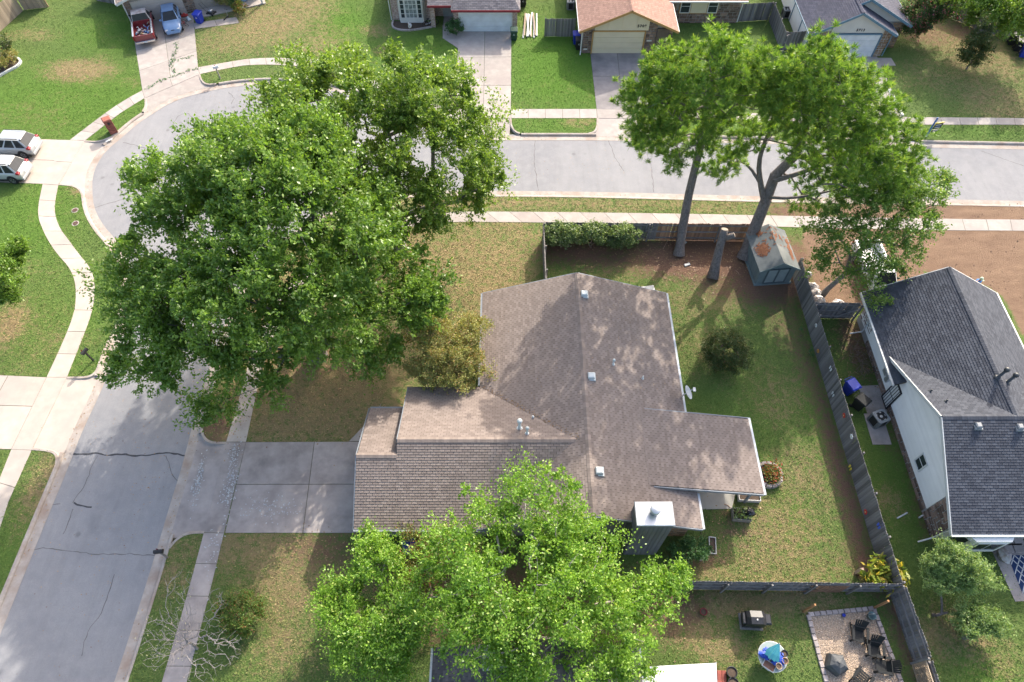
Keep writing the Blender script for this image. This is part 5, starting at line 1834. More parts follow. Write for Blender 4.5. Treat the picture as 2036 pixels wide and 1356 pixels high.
# --- the two big oaks in the corner lot's front yard
b1_ = at(634, 708)
tree('oak_tree', 'broad dark green oak towering over the street bend, nearest the driveway', b1_, (b1_.x - .4, b1_.y + .3, 3.0),
     blobs_px(tall([(560, 540, 9, 4.6, 4.6, 3.0, 60), (420, 470, 8.5, 4.2, 4.0, 2.4, 52), (345, 400, 9, 2.6, 2.6, 1.8, 26), (345, 560, 7, 3.4, 2.9, 2.0, 38), (318, 650, 5.8, 2.2, 1.9, 1.3, 22), (400, 640, 6, 3.2, 2.4, 1.6, 32),
               (470, 700, 4.8, 2.6, 1.8, 1.2, 18), (640, 620, 6.5, 3.6, 2.8, 1.8, 36), (760, 560, 6, 3.4, 2.6, 1.7, 36), (820, 600, 5.2, 2.2, 1.8, 1.2, 18), (700, 450, 8.5, 3.6, 3.4, 2.2, 36), (560, 400, 10.5, 3.8, 3.6, 2.4, 44),
               (640, 500, 10, 3, 3, 2, 26), (460, 560, 9, 3, 3, 2, 24), (600, 680, 4.5, 1.6, 1.4, .9, 10), (730, 690, 3.6, 1.6, 1.2, .9, 12), (432, 800, 2.6, .8, .7, .6, 6), (545, 765, 3.2, .6, .6, .8, 5), (330, 735, 4.6, 1.4, .9, .6, 9), (255, 735, 4.4, 1.0, .7, .5, 6), (285, 560, 6.5, 1.2, 1.2, .9, 7), (590, 340, 11, 2.8, 2.6, 1.8, 26), (440, 345, 10, 2.6, 2.4, 1.7, 26), (525, 290, 10.5, 1.8, 1.7, 1.2, 14), (620, 290, 11, 2.0, 1.9, 1.3, 16), (480, 300, 10, 1.3, 1.3, .9, 8)], 4.5, .38, .97)),
     ML_OAK, M_BARK_GREY, .42, 390, 1.22, .205, .5, 21, tip=.014, step=1.1, twigs=12, inner=.5, jit=.075)
b2_ = at(797, 497)
tree('oak_tree', 'yellower oak behind the first, reaching over the far street', b2_, (b2_.x - .2, b2_.y + .2, 3.2),
     blobs_px(tall([(740, 300, 9, 4.4, 4.2, 2.8, 50), (640, 250, 10, 3.6, 3.4, 2.2, 38), (600, 180, 10, 2.6, 2.4, 1.6, 20), (760, 190, 11, 3.0, 2.8, 2.0, 30), (860, 210, 10, 2.8, 2.6, 1.8, 28), (860, 320, 8, 3.4, 3.0, 1.9, 36), (930, 250, 8, 2.0, 2.0, 1.3, 14),
               (950, 350, 6, 1.6, 1.3, 1.3, 16), (660, 340, 9, 3.0, 2.8, 2.0, 28), (800, 400, 7, 3.0, 2.4, 1.6, 28), (930, 395, 4.8, 1.0, .8, .9, 7), (690, 150, 10.5, 1.6, 1.5, 1.2, 12)], 4.5, .3, .97)),
     ML_OAK2, M_BARK_GREY, .36, 370, 1.2, .205, .5, 22, tip=.014, step=1.1, twigs=12, inner=.5, jit=.075)

# --- bright tree at the bottom and its companions
b3_ = at(1030, 1345)
tree('leafy_tree', 'bright lime green tree overhanging the brown roof and the bottom house', (b3_.x + .4, b3_.y + 1.0), (b3_.x + .5, b3_.y + 1.6, 3.2),
     blobs_px([(1040, 1130, 7.5, 3.6, 3.2, 2.2, 60), (940, 1060, 6.6, 2.2, 2.0, 1.4, 34), (1080, 1010, 7.2, 2.2, 2.0, 1.4, 32), (1160, 1115, 6.4, 2.3, 2.0, 1.4, 36), (1285, 1190, 4.8, 1.6, 1.3, 1.0, 26), (1010, 1185, 6.6, 2.6, 2.2, 1.6, 32), (1130, 1185, 6.4, 2.4, 2.0, 1.5, 28), (870, 1205, 5.0, 1.6, 1.4, 1.1, 18), (1200, 1230, 5.4, 2.4, 2.0, 1.4, 34),
               (1090, 1260, 6.2, 2.6, 2.2, 1.6, 36), (960, 1230, 6.0, 2.4, 2.2, 1.6, 34), (1180, 1310, 4.4, 1.8, 1.4, 1.0, 18), (1010, 1330, 5.2, 2.0, 1.4, 1.0, 16), (900, 1150, 5.6, 2.0, 1.8, 1.3, 26), (1335, 1150, 4.6, .8, .7, .6, 8), (1250, 1330, 4.4, 1.2, .8, .8, 8)]),
     ML_LIME, M_BARK_PALE, .26, 185, .9, .135, .6, 23, tip=.009, step=.7, twigs=8, inner=.35, droop=.5, sag=.14, jit=.12)
b4_ = at(742, 1300)
tree('leafy_tree', 'small lime green tree on the lawn left of the dark roof', b4_, (b4_.x, b4_.y + .2, 1.6),
     blobs_px([(740, 1230, 3.6, 1.9, 1.7, 1.3, 40), (690, 1170, 3.4, 1.2, 1.1, .9, 18), (760, 1130, 3.6, 1.4, 1.2, .9, 24), (740, 1085, 3.2, 1.0, .8, .6, 10), (800, 1250, 3.4, 1.4, 1.2, .9, 20), (700, 1290, 2.8, 1.3, 1.0, .8, 18), (780, 1320, 2.6, 1.1, .8, .7, 12), (660, 1210, 3.0, .7, .7, .6, 8)]),
     ML_LIME, M_BARK_PALE, .12, 190, .68, .13, .6, 24, tip=.008, step=.6, twigs=7, inner=.3, sag=.14)
b5_ = at(858, 1195)
tree('crape_myrtle', 'bronze tinged small tree between the two lime trees', b5_, (b5_.x, b5_.y + .1, .9),
     blobs_px([(850, 1115, 3.0, 1.5, 1.2, 1.1, 34), (890, 1090, 3.0, 1.2, 1.0, .9, 20), (810, 1150, 2.6, 1.1, 1.0, .9, 16), (830, 1075, 2.4, .7, .6, .6, 8)]),
     ML_RED, M_TWIG, .08, 150, .6, .10, .55, 25, tip=.007, step=.5, twigs=7, inner=.3)
tree('crape_myrtle', 'golden brown autumn tree against the left roof edge', at(872, 792), (at(872, 792).x, at(872, 792).y + .2, 1.3),
     blobs_px([(890, 700, 3.6, 2.0, 1.7, 1.3, 60), (850, 670, 3.2, 1.3, 1.2, .9, 22), (930, 660, 3.6, 1.3, 1.2, .9, 24), (900, 750, 3.0, 1.7, 1.2, 1.0, 30), (850, 730, 2.8, 1.1, 1.0, .8, 16), (940, 730, 3.2, 1.0, .9, .8, 14)]),
     ML_GOLD, M_BARK_PALE, .10, 330, .62, .10, .6, 26, tip=.007, step=.5, twigs=8, inner=.3)

# --- hackberry by the right-hand driveway
b6_ = at(1630, 592)
tree('hackberry_tree', 'loose leaning tree beside the white pickup right of the shed', b6_, (b6_.x + .9, b6_.y + .2, 2.6),
     blobs_px([(1720, 480, 5.5, 2.6, 2.2, 1.6, 44), (1660, 450, 5.5, 2.0, 1.8, 1.4, 28), (1790, 450, 6, 2.2, 1.8, 1.5, 34), (1840, 390, 6.6, 1.8, 1.8, 1.2, 22), (1760, 400, 6.8, 2.2, 2, 1.4, 26), (1640, 520, 4, 1.3, 1.2, 1, 14), (1710, 550, 3.8, 1.4, 1.1, .9, 16), (1780, 520, 4.4, 1.5, 1.2, 1, 16), (1740, 600, 3.2, .7, .5, .5, 5), (1870, 365, 6.6, 1.0, .9, .6, 8)]),
     ML_HACK, M_BARK_GREY, .17, 105, .78, .16, .55, 27, tip=.009, step=.8, twigs=6, inner=.25, sag=.12)

# --- left edge and top right trees
b7_ = at(-8, 642)
tree('young_oak', 'small green tree cut by the left edge above a bare patch', b7_, (b7_.x, b7_.y, 1.8),
     blobs_px([(-8, 550, 4.0, 1.4, 1.4, 1.1, 30), (32, 505, 4.3, .8, .8, .7, 12), (-45, 545, 4.0, 1.4, 1.4, 1.2, 22), (12, 580, 3.2, .9, .8, .7, 10)]), ML_OAK, M_BARK_DARK, .16, 260, .7, .17, .55, 28, tip=.009, step=.7, twigs=7)
b8_ = at(1921, 137)
tree('young_tree', 'slim young dark green tree on the patchy lawn at top right', b8_, (b8_.x + .1, b8_.y, .9),
     blobs_px([(1936, 105, 2.2, 1.1, 1.0, 1.2, 30), (1945, 72, 3.6, .8, .8, .9, 14), (1922, 118, 1.4, .9, .8, .6, 10)]), ML_SHRUB, M_BARK_DARK, .06, 170, .65, .15, .5, 29, tip=.009, step=.6)
b9_ = at(1832, 62)
tree('crape_myrtle', 'dark shrubby tree with pink blossom beside the blue roof', b9_, (b9_.x, b9_.y + .3, 1.0),
     blobs_px([(1830, 30, 2.2, 2.1, 1.8, 1.6, 60), (1870, 20, 2.6, 1.6, 1.5, 1.3, 30), (1800, 45, 1.8, 1.2, 1.1, 1.1, 22), (1850, -15, 3, 1.8, 1.6, 1.4, 26)]), ML_MYRTLE, M_BARK_DARK, .08, 260, .75, .15, .5, 30, tip=.008, step=.6)
b10_ = at(2010, 20)
tree('leafy_tree', 'green tree over the fence in the upper right corner', (b10_.x, b10_.y + 3), (b10_.x, b10_.y + 3, 2.5),
     blobs_px([(2000, 12, 4.5, 3, 2.6, 2, 60), (2060, 10, 5, 3, 2.6, 2, 40), (1940, 2, 4.2, 2.6, 2.4, 1.7, 40), (2010, 40, 3.4, 1.3, 1.2, 1.2, 16)]), ML_OAK2, M_BARK_DARK, .2, 240, 1.0, .22, .5, 31, tip=.012)
for (px, py, r_, h_, lab, mm, sd) in ((8, 118, 1.3, 2.4, 'dark clipped shrub in the white edged bed at the left edge', ML_SHRUB, 41), (452, 10, .8, .9, 'yellow green shrub beside the porch bed', ML_GOLD, 42), (478, 26, .6, .7, 'reddish shrub before the porch walk', ML_RED, 43), (472, 19, .5, .7, 'small green shrub before the porch walk', ML_FERN, 44),
                                    (905, 68, .75, 1.1, 'spiky green bush at the brick garage corner', ML_FERN, 45), (25, 122, .7, .6, 'golden low shrub in the white edged bed, its right one', ML_GOLD, 46), (12, 138, .6, .5, 'golden low shrub in the white edged bed, its left one', ML_GOLD, 47)):
    b_s = at(px, py)
    tree('shrub', lab, b_s, (b_s.x, b_s.y, .3 * h_), [((b_s.x, b_s.y, h_ * .55), (r_, r_, h_ * .5), 40)], mm, M_TWIG, .04, 90, .42, .13, .5, sd, tip=.006, step=.4, cat='shrub', crown='foliage')

# --- back yard shrubs
b_s = at(1437, 722)
tree('shrub', 'round dark olive shrub alone in the back yard', b_s, (b_s.x, b_s.y, .5), [((b_s.x, b_s.y + .1, 1.15), (1.35, 1.3, 1.05), 120)], ML_SHRUB, M_TWIG, .06, 170, .5, .10, .45, 51, tip=.006, step=.4, cat='shrub', crown='foliage', inner=.6)
for px, h_, r_, lab, sd in ((1115, 2.0, 1.1, 'leafy hedge bush against the back fence, its left one', 52), (1175, 2.2, 1.2, 'leafy hedge bush against the back fence, its middle one', 53), (1235, 2.1, 1.15, 'leafy hedge bush against the back fence, its right one', 54)):
    b_s = at(px, 492)
    tree('hedge_bush', lab, b_s, (b_s.x, b_s.y, .4), [((b_s.x, b_s.y + .05, h_ * .5), (r_ * 1.05, .65, h_ * .5), 75)], ML_BUSH, M_TWIG, .05, 130, .42, .13, .5, sd, 'hedge bushes at the back fence', tip=.006, step=.4, cat='bush', crown='foliage', inner=.5)
b_s = at(487, 1232)
tree('shrub', 'round green and rust shrub beside the bare tree', b_s, (b_s.x, b_s.y, .4), [((b_s.x, b_s.y + .1, .8), (1.15, 1.05, .75), 90)], ML_RUSTY, M_TWIG, .05, 170, .4, .09, .5, 55, tip=.006, step=.4, cat='shrub', crown='foliage', inner=.6)
b_s = at(1372, 1100)
tree('shrub', 'dark leafy bed plant below the stone wall by the chimney', b_s, (b_s.x, b_s.y, .2), [((b_s.x, b_s.y, .4), (1.1, .7, .38), 60)], ML_FERN, M_TWIG, .03, 140, .32, .11, .4, 56, tip=.005, step=.3, cat='shrub', crown='foliage')
b_s = at(1335, 1108)
tree('shrub', 'low dark plant at the foot of the grey chimney', b_s, (b_s.x, b_s.y, .15), [((b_s.x, b_s.y, .3), (.6, .5, .3), 24)], ML_FERN, M_TWIG, .03, 120, .3, .11, .4, 57, tip=.005, step=.3, cat='shrub', crown='foliage')
for px, py, lab, sd in ((1592, 668, 'small leafy weed at the long fence, the far one', 58), (1608, 705, 'small leafy weed at the long fence, the near one', 59)):
    b_s = at(px, py)
    tree('weed', lab, b_s, (b_s.x, b_s.y, .1), [((b_s.x, b_s.y, .25), (.35, .4, .22), 12)], ML_FERN, M_TWIG, .02, 60, .25, .10, .4, sd, tip=.004, step=.2, cat='plant', crown='foliage')
b_s = at(1742, 1150)
tree('canna_bed', 'yellow green canna clump in the fence corner', b_s, (b_s.x, b_s.y, .1), [((b_s.x, b_s.y, .55), (1.05, .85, .4), 46)], ML_CANNA, M_TWIG, .03, 16, .5, .42, .35, 60, tip=.006, step=.3, cat='plant', crown='foliage', upbias=1.0)
# cedars at the lower right
for (bx_, by_, bl, lab, sd) in ((1855, 1222, [(1895, 1130, 2.0, 1.35, 1.0, .95, 90), (1940, 1150, 1.9, .9, .7, .7, 34), (1865, 1155, 1.6, .8, .6, .6, 24), (1885, 1098, 2.7, .6, .5, .45, 18)], 'feathery light green cedar below the bay window', 61),
                             (1915, 1268, [(1935, 1232, 1.1, .95, .8, .6, 70), (1968, 1240, 1.0, .6, .55, .45, 26)], 'smaller round cedar in front of the feathery one', 62)):
    b_s = at(bx_, by_)
    tree('cedar', lab, b_s, (b_s.x + .2, b_s.y, .8), blobs_px(bl), ML_CEDAR, M_BARK_DARK, .07, 230, .5, .13, .28, sd, 'feathery cedars', tip=.006, step=.5, upbias=.7, jit=.12)

# --- bare tree at lower left: pale branching twigs, a few leaves
rng = np.random.default_rng(77)
bt = at(392, 1290)
root, P, ends = tree('bare_tree', 'leafless pale branching tree beside the near street', bt, (bt.x - .1, bt.y + .1, .9),
                     blobs_px([(400, 1250, 2.2, 1.4, 1.1, 1.0, 170), (350, 1230, 2.4, 1.2, 1.0, .8, 160), (330, 1290, 2.4, 1.3, 1.0, .8, 160), (360, 1160, 2.8, .9, .8, .6, 60), (450, 1290, 2.0, 1.0, .9, .7, 90), (400, 1330, 2.0, 1.0, .8, .6, 70), (430, 1190, 2.2, .8, .7, .6, 50), (300, 1250, 2.6, .7, .7, .6, 40)]),
                     ML_LIME, M_BARK_DEAD, .06, 0, .3, .06, .5, 63, tip=.0055, step=.3, inner=.25, sag=.12, expo=.42)
E_ = P[ends]
sel = E_[(E_[:, 0] < np.percentile(E_[:, 0], 45))]
sel = sel[::2]
C_ = sel + rng.normal(size=(len(sel), 3)) * .2
V_ = leaf_quads(C_, rand_dir(len(C_), rng), unit(rand_dir(len(C_), rng) + np.array([0, 0, 1])), np.full(len(C_), .07), np.full(len(C_), .04))
leaf_obj('leaves', V_, rng.random(len(C_)), leaf_mat('pale_leaf', (0.36, 0.37, 0.20), (0.45, 0.44, 0.28), None, .3), root)

# --- brush pile beside the white sided house
bp = at(1708, 720)
brush = wthing('brush_pile', 'tangle of dead brown twigs beside the white sided wall', 'brush', bp)
pts_t = blob_points([((bp.x, bp.y, .35), (.75, 1.7, .45), 150)], np.random.default_rng(5), .2)
P, par, ends = skeleton([np.array([bp.x, bp.y - 1, 0.0]), np.array([bp.x, bp.y, .1]), np.array([bp.x, bp.y + 1, .1])], pts_t, np.random.default_rng(6), .4, sag=.2)
tubes(P, par, np.full(len(P), .014), range(len(P)), M_TWIG, 'twigs', brush)


# ================================================================== pines
def pine(label, base, trunk_pts, boughs, seed, tufts_per=6, needles=50, r0=.42):
    rng = np.random.default_rng(seed)
    root = wthing('pine_tree', label, 'tree', (base.x, base.y, 0), 'tall pines')
    tp = [np.array(p, float) for p in trunk_pts]
    dense = []
    for a, b in zip(tp, tp[1:]):
        for k in range(4):
            dense.append(a + (b - a) * k / 4)
    dense.append(tp[-1])
    cen = blob_points([(c_, r_, int(k_ * 1.15)) for c_, r_, k_ in boughs], rng, .35)
    P, par, ends = skeleton(dense, cen, rng, 1.0, bias=.2, sag=.14)
    nT = len(dense)
    rad = wood(P, par, nT, r0, .02, .52, 1.35)
    lim = np.minimum(rad, .13)
    sub = np.zeros(len(P))
    for i in range(len(P) - 1, nT - 1, -1):
        sub[i] = max(sub[i], 1)
        sub[par[i]] += sub[i]
    rad = np.clip(.016 * np.maximum(sub, 1) ** .5, .014, .15)
    for i in range(nT):
        rad[i] = r0 * (1 - .62 * i / nT) * (1.3 if i == 0 else 1)
    tubes(P, par, rad, range(nT), M_BARK_DARK, 'trunk', root)
    tubes(P, par, rad, range(nT, len(P)), M_BARK_DARK, 'branches', root)
    st = MB()
    for k in (nT // 2, nT // 2 + 1, nT // 2 + 2):
        d = rng.normal(size=3)
        d[2] = abs(d[2]) * .5
        d /= np.linalg.norm(d)
        MB().tube([P[k], P[k] + d * .5, P[k] + d * .75 + np.array([0, 0, .15])], [.06, .045, .03], 6).build('stub', M_BARK_DARK, root)
    n = len(cen)
    mid = np.mean(cen, axis=0) - np.array([0, 0, 3])
    out = unit(cen - mid)
    T = np.repeat(cen, tufts_per, 0) + (rng.normal(size=(n * tufts_per, 3)) * np.array([.38, .38, .24])) + np.repeat(out, tufts_per, 0) * .2
    O = unit(np.repeat(out, tufts_per, 0) * .6 + rand_dir(len(T), rng) * .6 + np.array([0, 0, .55]))
    N = len(T) * needles
    ti = np.repeat(np.arange(len(T)), needles)
    D = unit(rand_dir(N, rng) * .85 + O[ti] * .75)
    L = .31 * (.7 + .6 * rng.random(N))
    along = rng.random(N)[:, None] * .18
    C = T[ti] + O[ti] * along + D * (L * .5)[:, None]
    V = leaf_quads(C, D, rand_dir(N, rng), L, np.full(N, .036))
    rnd = np.clip(.5 * np.repeat(rng.random(n), tufts_per)[ti] + .5 * rng.random(N), 0, .999)
    leaf_obj('needles', V, rnd, ML_PINE, root)
    return root


pb1 = at(1350, 506)
pine('slimmer pine with one straight trunk left of the cut stump', pb1,
     [pb1 + Vector((0, 0, -.05)), at(1357, 455, 1.6), at(1370, 385, 4.2), at(1388, 310, 7.2), at(1403, 250, 10.3), at(1412, 195, 13.4), at(1415, 150, 15.8)],
     blobs_px(tall([(1405, 155, 13, 2.3, 2.0, 1.3, 32), (1440, 108, 14, 1.4, 1.3, .9, 16), (1335, 150, 12.5, 1.8, 1.5, 1.0, 20), (1490, 160, 12.6, 1.7, 1.6, 1.1, 20), (1280, 200, 11.5, 1.5, 1.3, 1.0, 18), (1330, 205, 11, 1.9, 1.7, 1.1, 22), (1420, 200, 11.5, 2.2, 2.0, 1.2, 24), (1510, 190, 11.5, 1.6, 1.5, 1.1, 16), (1310, 265, 9.5, 1.6, 1.4, .9, 18), (1370, 290, 8.6, 1.6, 1.3, .8, 16), (1440, 255, 9.5, 1.5, 1.4, .9, 14), (1490, 125, 13.4, 1.0, 1.0, .7, 8), (1290, 290, 8.2, .9, .8, .6, 8), (1400, 270, 8, .8, .8, .6, 6), (1300, 240, 10, 1.5, 1.3, 1.0, 16), (1385, 245, 10, 1.6, 1.4, 1.0, 18), (1345, 300, 8.4, 1.1, .9, .7, 9)], 6, .36, .95)), 71, r0=.36)
pb2 = at(1480, 512)
pine('heavier forked pine beside the shed, right of the cut stump', pb2,
     [pb2 + Vector((0, 0, -.05)), at(1498, 460, 1.8), at(1522, 400, 4.0), at(1540, 350, 5.8), at(1580, 310, 7.6), at(1600, 255, 10.4), at(1610, 200, 13.4), at(1620, 155, 15.8)],
     blobs_px(tall([(1630, 152, 14, 2.0, 1.9, 1.2, 28), (1628, 120, 15, 1.2, 1.1, .8, 12), (1695, 180, 13.4, 1.7, 1.6, 1.1, 22), (1585, 190, 12.6, 1.7, 1.6, 1.1, 20), (1575, 145, 13.6, 1.0, 1.0, .8, 9), (1650, 200, 12.5, 2.4, 2.2, 1.3, 30), (1725, 240, 11.3, 2.0, 1.8, 1.1, 26), (1760, 290, 9.5, 2.0, 1.8, 1.1, 26), (1690, 300, 9.5, 2.2, 2.0, 1.2, 32), (1640, 340, 7.8, 1.9, 1.6, 1.0, 26), (1720, 365, 7.2, 2.0, 1.6, 1.0, 32), (1770, 385, 6.6, 1.4, 1.1, .8, 16), (1600, 250, 10.5, 1.8, 1.6, 1.1, 16), (1780, 350, 7.4, 1.2, 1.0, .8, 10), (1800, 320, 8.4, 1.0, 1.0, .7, 8),
               (1460, 330, 7.0, 1.1, 1.0, .7, 8), (1435, 345, 6.2, .8, .7, .5, 6), (1510, 270, 9, 1.3, 1.2, .8, 10), (1480, 290, 8.4, 1.1, 1.0, .7, 8), (1660, 395, 5.8, 1.4, 1.1, .7, 12), (1600, 400, 5.2, .9, .7, .5, 6), (1540, 210, 11, 1.2, 1.1, .8, 8), (1600, 300, 9, 1.4, 1.2, .9, 12), (1680, 250, 11, 1.9, 1.7, 1.1, 20), (1565, 245, 10.5, 1.2, 1.1, .8, 9), (1800, 375, 6.5, 1.1, .9, .7, 11), (1740, 330, 8.4, 1.7, 1.4, 1.0, 20)], 6, .3, .95)), 72, r0=.46)

pt_ = [o for o in bpy.data.objects if o.get('label', '').startswith('heavier forked pine')][0]
for pts_, r_ in (([at(1520, 402, 4.0), at(1512, 365, 5.4), at(1508, 325, 7.0), at(1520, 280, 9.0), at(1545, 235, 11)], .24), ([at(1512, 365, 5.4), at(1490, 330, 6.6), at(1468, 318, 7.3), at(1450, 330, 7.2)], .13), ([at(1536, 360, 5.6), at(1590, 345, 6.8), at(1650, 320, 8.2), at(1700, 300, 9.4)], .2), ([at(1528, 392, 4.5), at(1570, 395, 5.2), at(1630, 385, 6.0), at(1690, 370, 7.0)], .13)):
    k_ = len(pts_)
    MB().tube(smooth_line(pts_, 1), [r_ * (1 - .6 * i / (2 * k_ - 2)) for i in range(len(smooth_line(pts_, 1)))], 9).build('limb', M_BARK_DARK, pt_, True)
# cut trunk between the pines
cb = at(1417, 553)
stump = wthing('tree_stump', 'tall cut pine trunk with two sawn limb ends', 'stump', cb)
top = at(1437, 470, 2.6)
MB().tube([cb + Vector((0, 0, -.05)), at(1423, 525, .7), at(1430, 495, 1.7), top, at(1441, 456, 3.1)], [.44, .33, .29, .28, .25], 12).build('trunk', M_BARK_DARK, stump, True)
MB().tube([top + Vector((0, 0, -.3)), at(1452, 470, 2.8), at(1460, 467, 3.0)], [.24, .2, .18], 10).build('limb', M_BARK_DARK, stump, True)
M_CUT = mat('sawn_wood', (0.30, 0.26, 0.22), (0.20, 0.165, 0.13), 8, 0.9)
for c_, r_, d_ in ((at(1441, 456, 3.1), .24, (at(1441, 456, 3.1) - top)), (at(1460, 467, 3.0), .175, Vector((.4, 0, .25)))):
    M_ = Matrix.Translation(c_ + d_.normalized() * .012) @ d_.to_track_quat('Z', 'Y').to_matrix().to_4x4()
    MB().lathe([(r_, -.02), (r_, .01), (r_ * .5, .012)], 12, (0, 0, 0), M_).build('cut_face', M_CUT, stump)
fl = at(1428, 480, 2.0)
MB().beam(fl + Vector((0, -.33, -.2)), fl + Vector((.12, -.3, .55)), .16, .05, (0, -1, .2)).build('torn_strip', mat('torn_wood', (0.50, 0.33, 0.17), None, 5), stump)
# ================================================================== vehicles
M_TYRE = mat('tyre_rubber', (0.02, 0.02, 0.021), (0.035, 0.035, 0.035), 6, 0.85)
M_RIM = mat('alloy_rim', (0.45, 0.46, 0.48), None, 3, 0.3, metal=.8)
M_CARGLASS = mat('car_glass', (0.018, 0.022, 0.026), (0.03, 0.035, 0.04), 2, 0.12, spec=.25)
M_TAIL = mat('tail_lamp', (0.28, 0.015, 0.02), (0.20, 0.01, 0.015), 4, 0.2, spec=.6)
M_LAMP = mat('head_lamp', (0.62, 0.63, 0.62), (0.45, 0.46, 0.46), 6, 0.12, spec=.7)
M_PLATE = mat('number_plate', (0.55, 0.58, 0.60), None, 4, 0.5)


def paint(name, c):
    m, nt, p = base_mat(name, 0.35, 0.0, 0.5)
    n = noise(nt, coords(nt), 3.0, 3)
    nt.links.new(_mix(nt, _ramp(nt, n, .35, .7), c, tuple(x * .88 for x in c)), p.inputs['Base Color'])
    p.inputs['Coat Weight'].default_value = .6
    p.inputs['Coat Roughness'].default_value = .08
    return m


def loft(st):
    """st: (x, half width, z bottom, z shoulder, crown) -> closed lofted shell"""
    mb = MB()
    rings = []
    for x, w_, zb, zs, cr in st:
        h = zs - zb
        half = [(w_ * .82, zb), (w_ * .97, zb + h * .18), (w_, zb + h * .45), (w_ * .985, zb + h * .72), (w_ * .93, zs - .03), (w_ * .8, zs + cr * .4), (w_ * .4, zs + cr)]
        rings.append([(x, y, z) for y, z in half] + [(x, -y, z) for y, z in reversed(half)])
    n = len(rings[0])
    vs = [p for r in rings for p in r]
    fs = []
    for i in range(len(rings) - 1):
        for k in range(n):
            fs.append((i * n + k, (i + 1) * n + k, (i + 1) * n + (k + 1) % n, i * n + (k + 1) % n))
    fs += [tuple(range(n)), tuple(range(len(rings) * n - 1, (len(rings) - 1) * n - 1, -1))]
    return mb.add(vs, fs)


def cabin(root, xa, xd, xb, xc, wb, wt, zb, zt, body, splits, rear_glass=True):
    """greenhouse: base xa(rear)..xd(front) at zb, roof xb..xc at zt"""
    B = [(xa, -wb, zb), (xd, -wb, zb), (xd, wb, zb), (xa, wb, zb)]
    T = [(xb, -wt, zt), (xc, -wt, zt), (xc, wt, zt), (xb, wt, zt)]
    cb_ = MB().add(B + T, [(0, 1, 5, 4), (1, 2, 6, 5), (2, 3, 7, 6), (3, 0, 4, 7), (4, 5, 6, 7)]).build('cabin', body, root, True)
    bv = cb_.modifiers.new('round', 'BEVEL')
    bv.width, bv.segments = .08, 4
    # roof skin, slightly crowned
    mb = MB()
    nx, ny = 6, 6
    vs, fs = [], []
    for i in range(nx + 1):
        for j in range(ny + 1):
            u, v = i / nx, j / ny
            vs.append((xb - .03 + (xc - xb + .06) * u, (-wt - .01 + 2 * (wt + .01) * v), zt + .004 + .05 * (1 - (2 * v - 1) ** 2) * (1 - .7 * (2 * u - 1) ** 2)))
    for i in range(nx):
        for j in range(ny):
            a = i * (ny + 1) + j
            fs.append((a, a + ny + 1, a + ny + 2, a + 1))
    mb.add(vs, fs).build('roof', body, root, True)

    def pane(q, name, s=.88, off=.006):
        q = [Vector(p) for p in q]
        c = sum(q, Vector()) / 4
        n = (q[1] - q[0]).cross(q[3] - q[0]).normalized()
        o = [c + (p - c) * s + n * off for p in q]
        MB().add(o + [p - n * .004 for p in o], [(0, 1, 2, 3), (0, 4, 5, 1), (1, 5, 6, 2), (2, 6, 7, 3), (3, 7, 4, 0)]).build(name, M_CARGLASS, root)
    pane([B[1], B[2], T[2], T[1]], 'windscreen', .9)
    if rear_glass:
        pane([B[3], B[0], T[0], T[3]], 'rear_window', .92)
    for sgn in (-1, 1):
        for u0, u1 in splits:
            lb = lambda u, z: (xa + (xd - xa) * u if z == 0 else xb + (xc - xb) * u, sgn * (wb if z == 0 else wt), zb if z == 0 else zt)
            q = [lb(u0, 0), lb(u1, 0), lb(u1, 1), lb(u0, 1)]
            pane(q if sgn < 0 else [q[1], q[0], q[3], q[2]], 'side_window', .94)


def wheel(root, x, y, r, wd=.22):
    sg = 1 if y > 0 else -1
    M_ = Matrix.Translation((x, y, r)) @ Matrix.Rotation(R(90) * -sg, 4, 'X')
    t = MB().lathe([(r * .6, -wd / 2), (r * .92, -wd / 2), (r, -wd / 3), (r, wd / 3), (r * .92, wd / 2), (r * .66, wd / 2), (r * .64, wd / 2 - .02)], 20, (0, 0, 0), M_).build('wheel', M_TYRE, root, True)
    mb = MB().lathe([(r * .66, wd / 2 - .06), (r * .64, wd / 2 + .004), (r * .58, wd / 2 - .004), (r * .56, wd / 2 - .05), (r * .1, wd / 2 - .05)], 20, (0, 0, 0), M_)
    for k in range(5):
        a = 2 * math.pi * k / 5
        mb.beam(M_ @ Vector((0, 0, wd / 2 - .03)), M_ @ Vector((r * .58 * math.cos(a), r * .58 * math.sin(a), wd / 2 - .015)), r * .2, .03, M_.to_3x3() @ Vector((0, 0, 1)))
    mb.build('rim', M_RIM, t)


def mirror(root, x, w_, z, body):
    for s_ in (-1, 1):
        MB().bev(x - .06, x + .06, s_ * w_ - .0 if s_ > 0 else s_ * w_ - .18, s_ * w_ + .18 if s_ > 0 else s_ * w_, z, z + .13, .03).build('mirror', body, root)


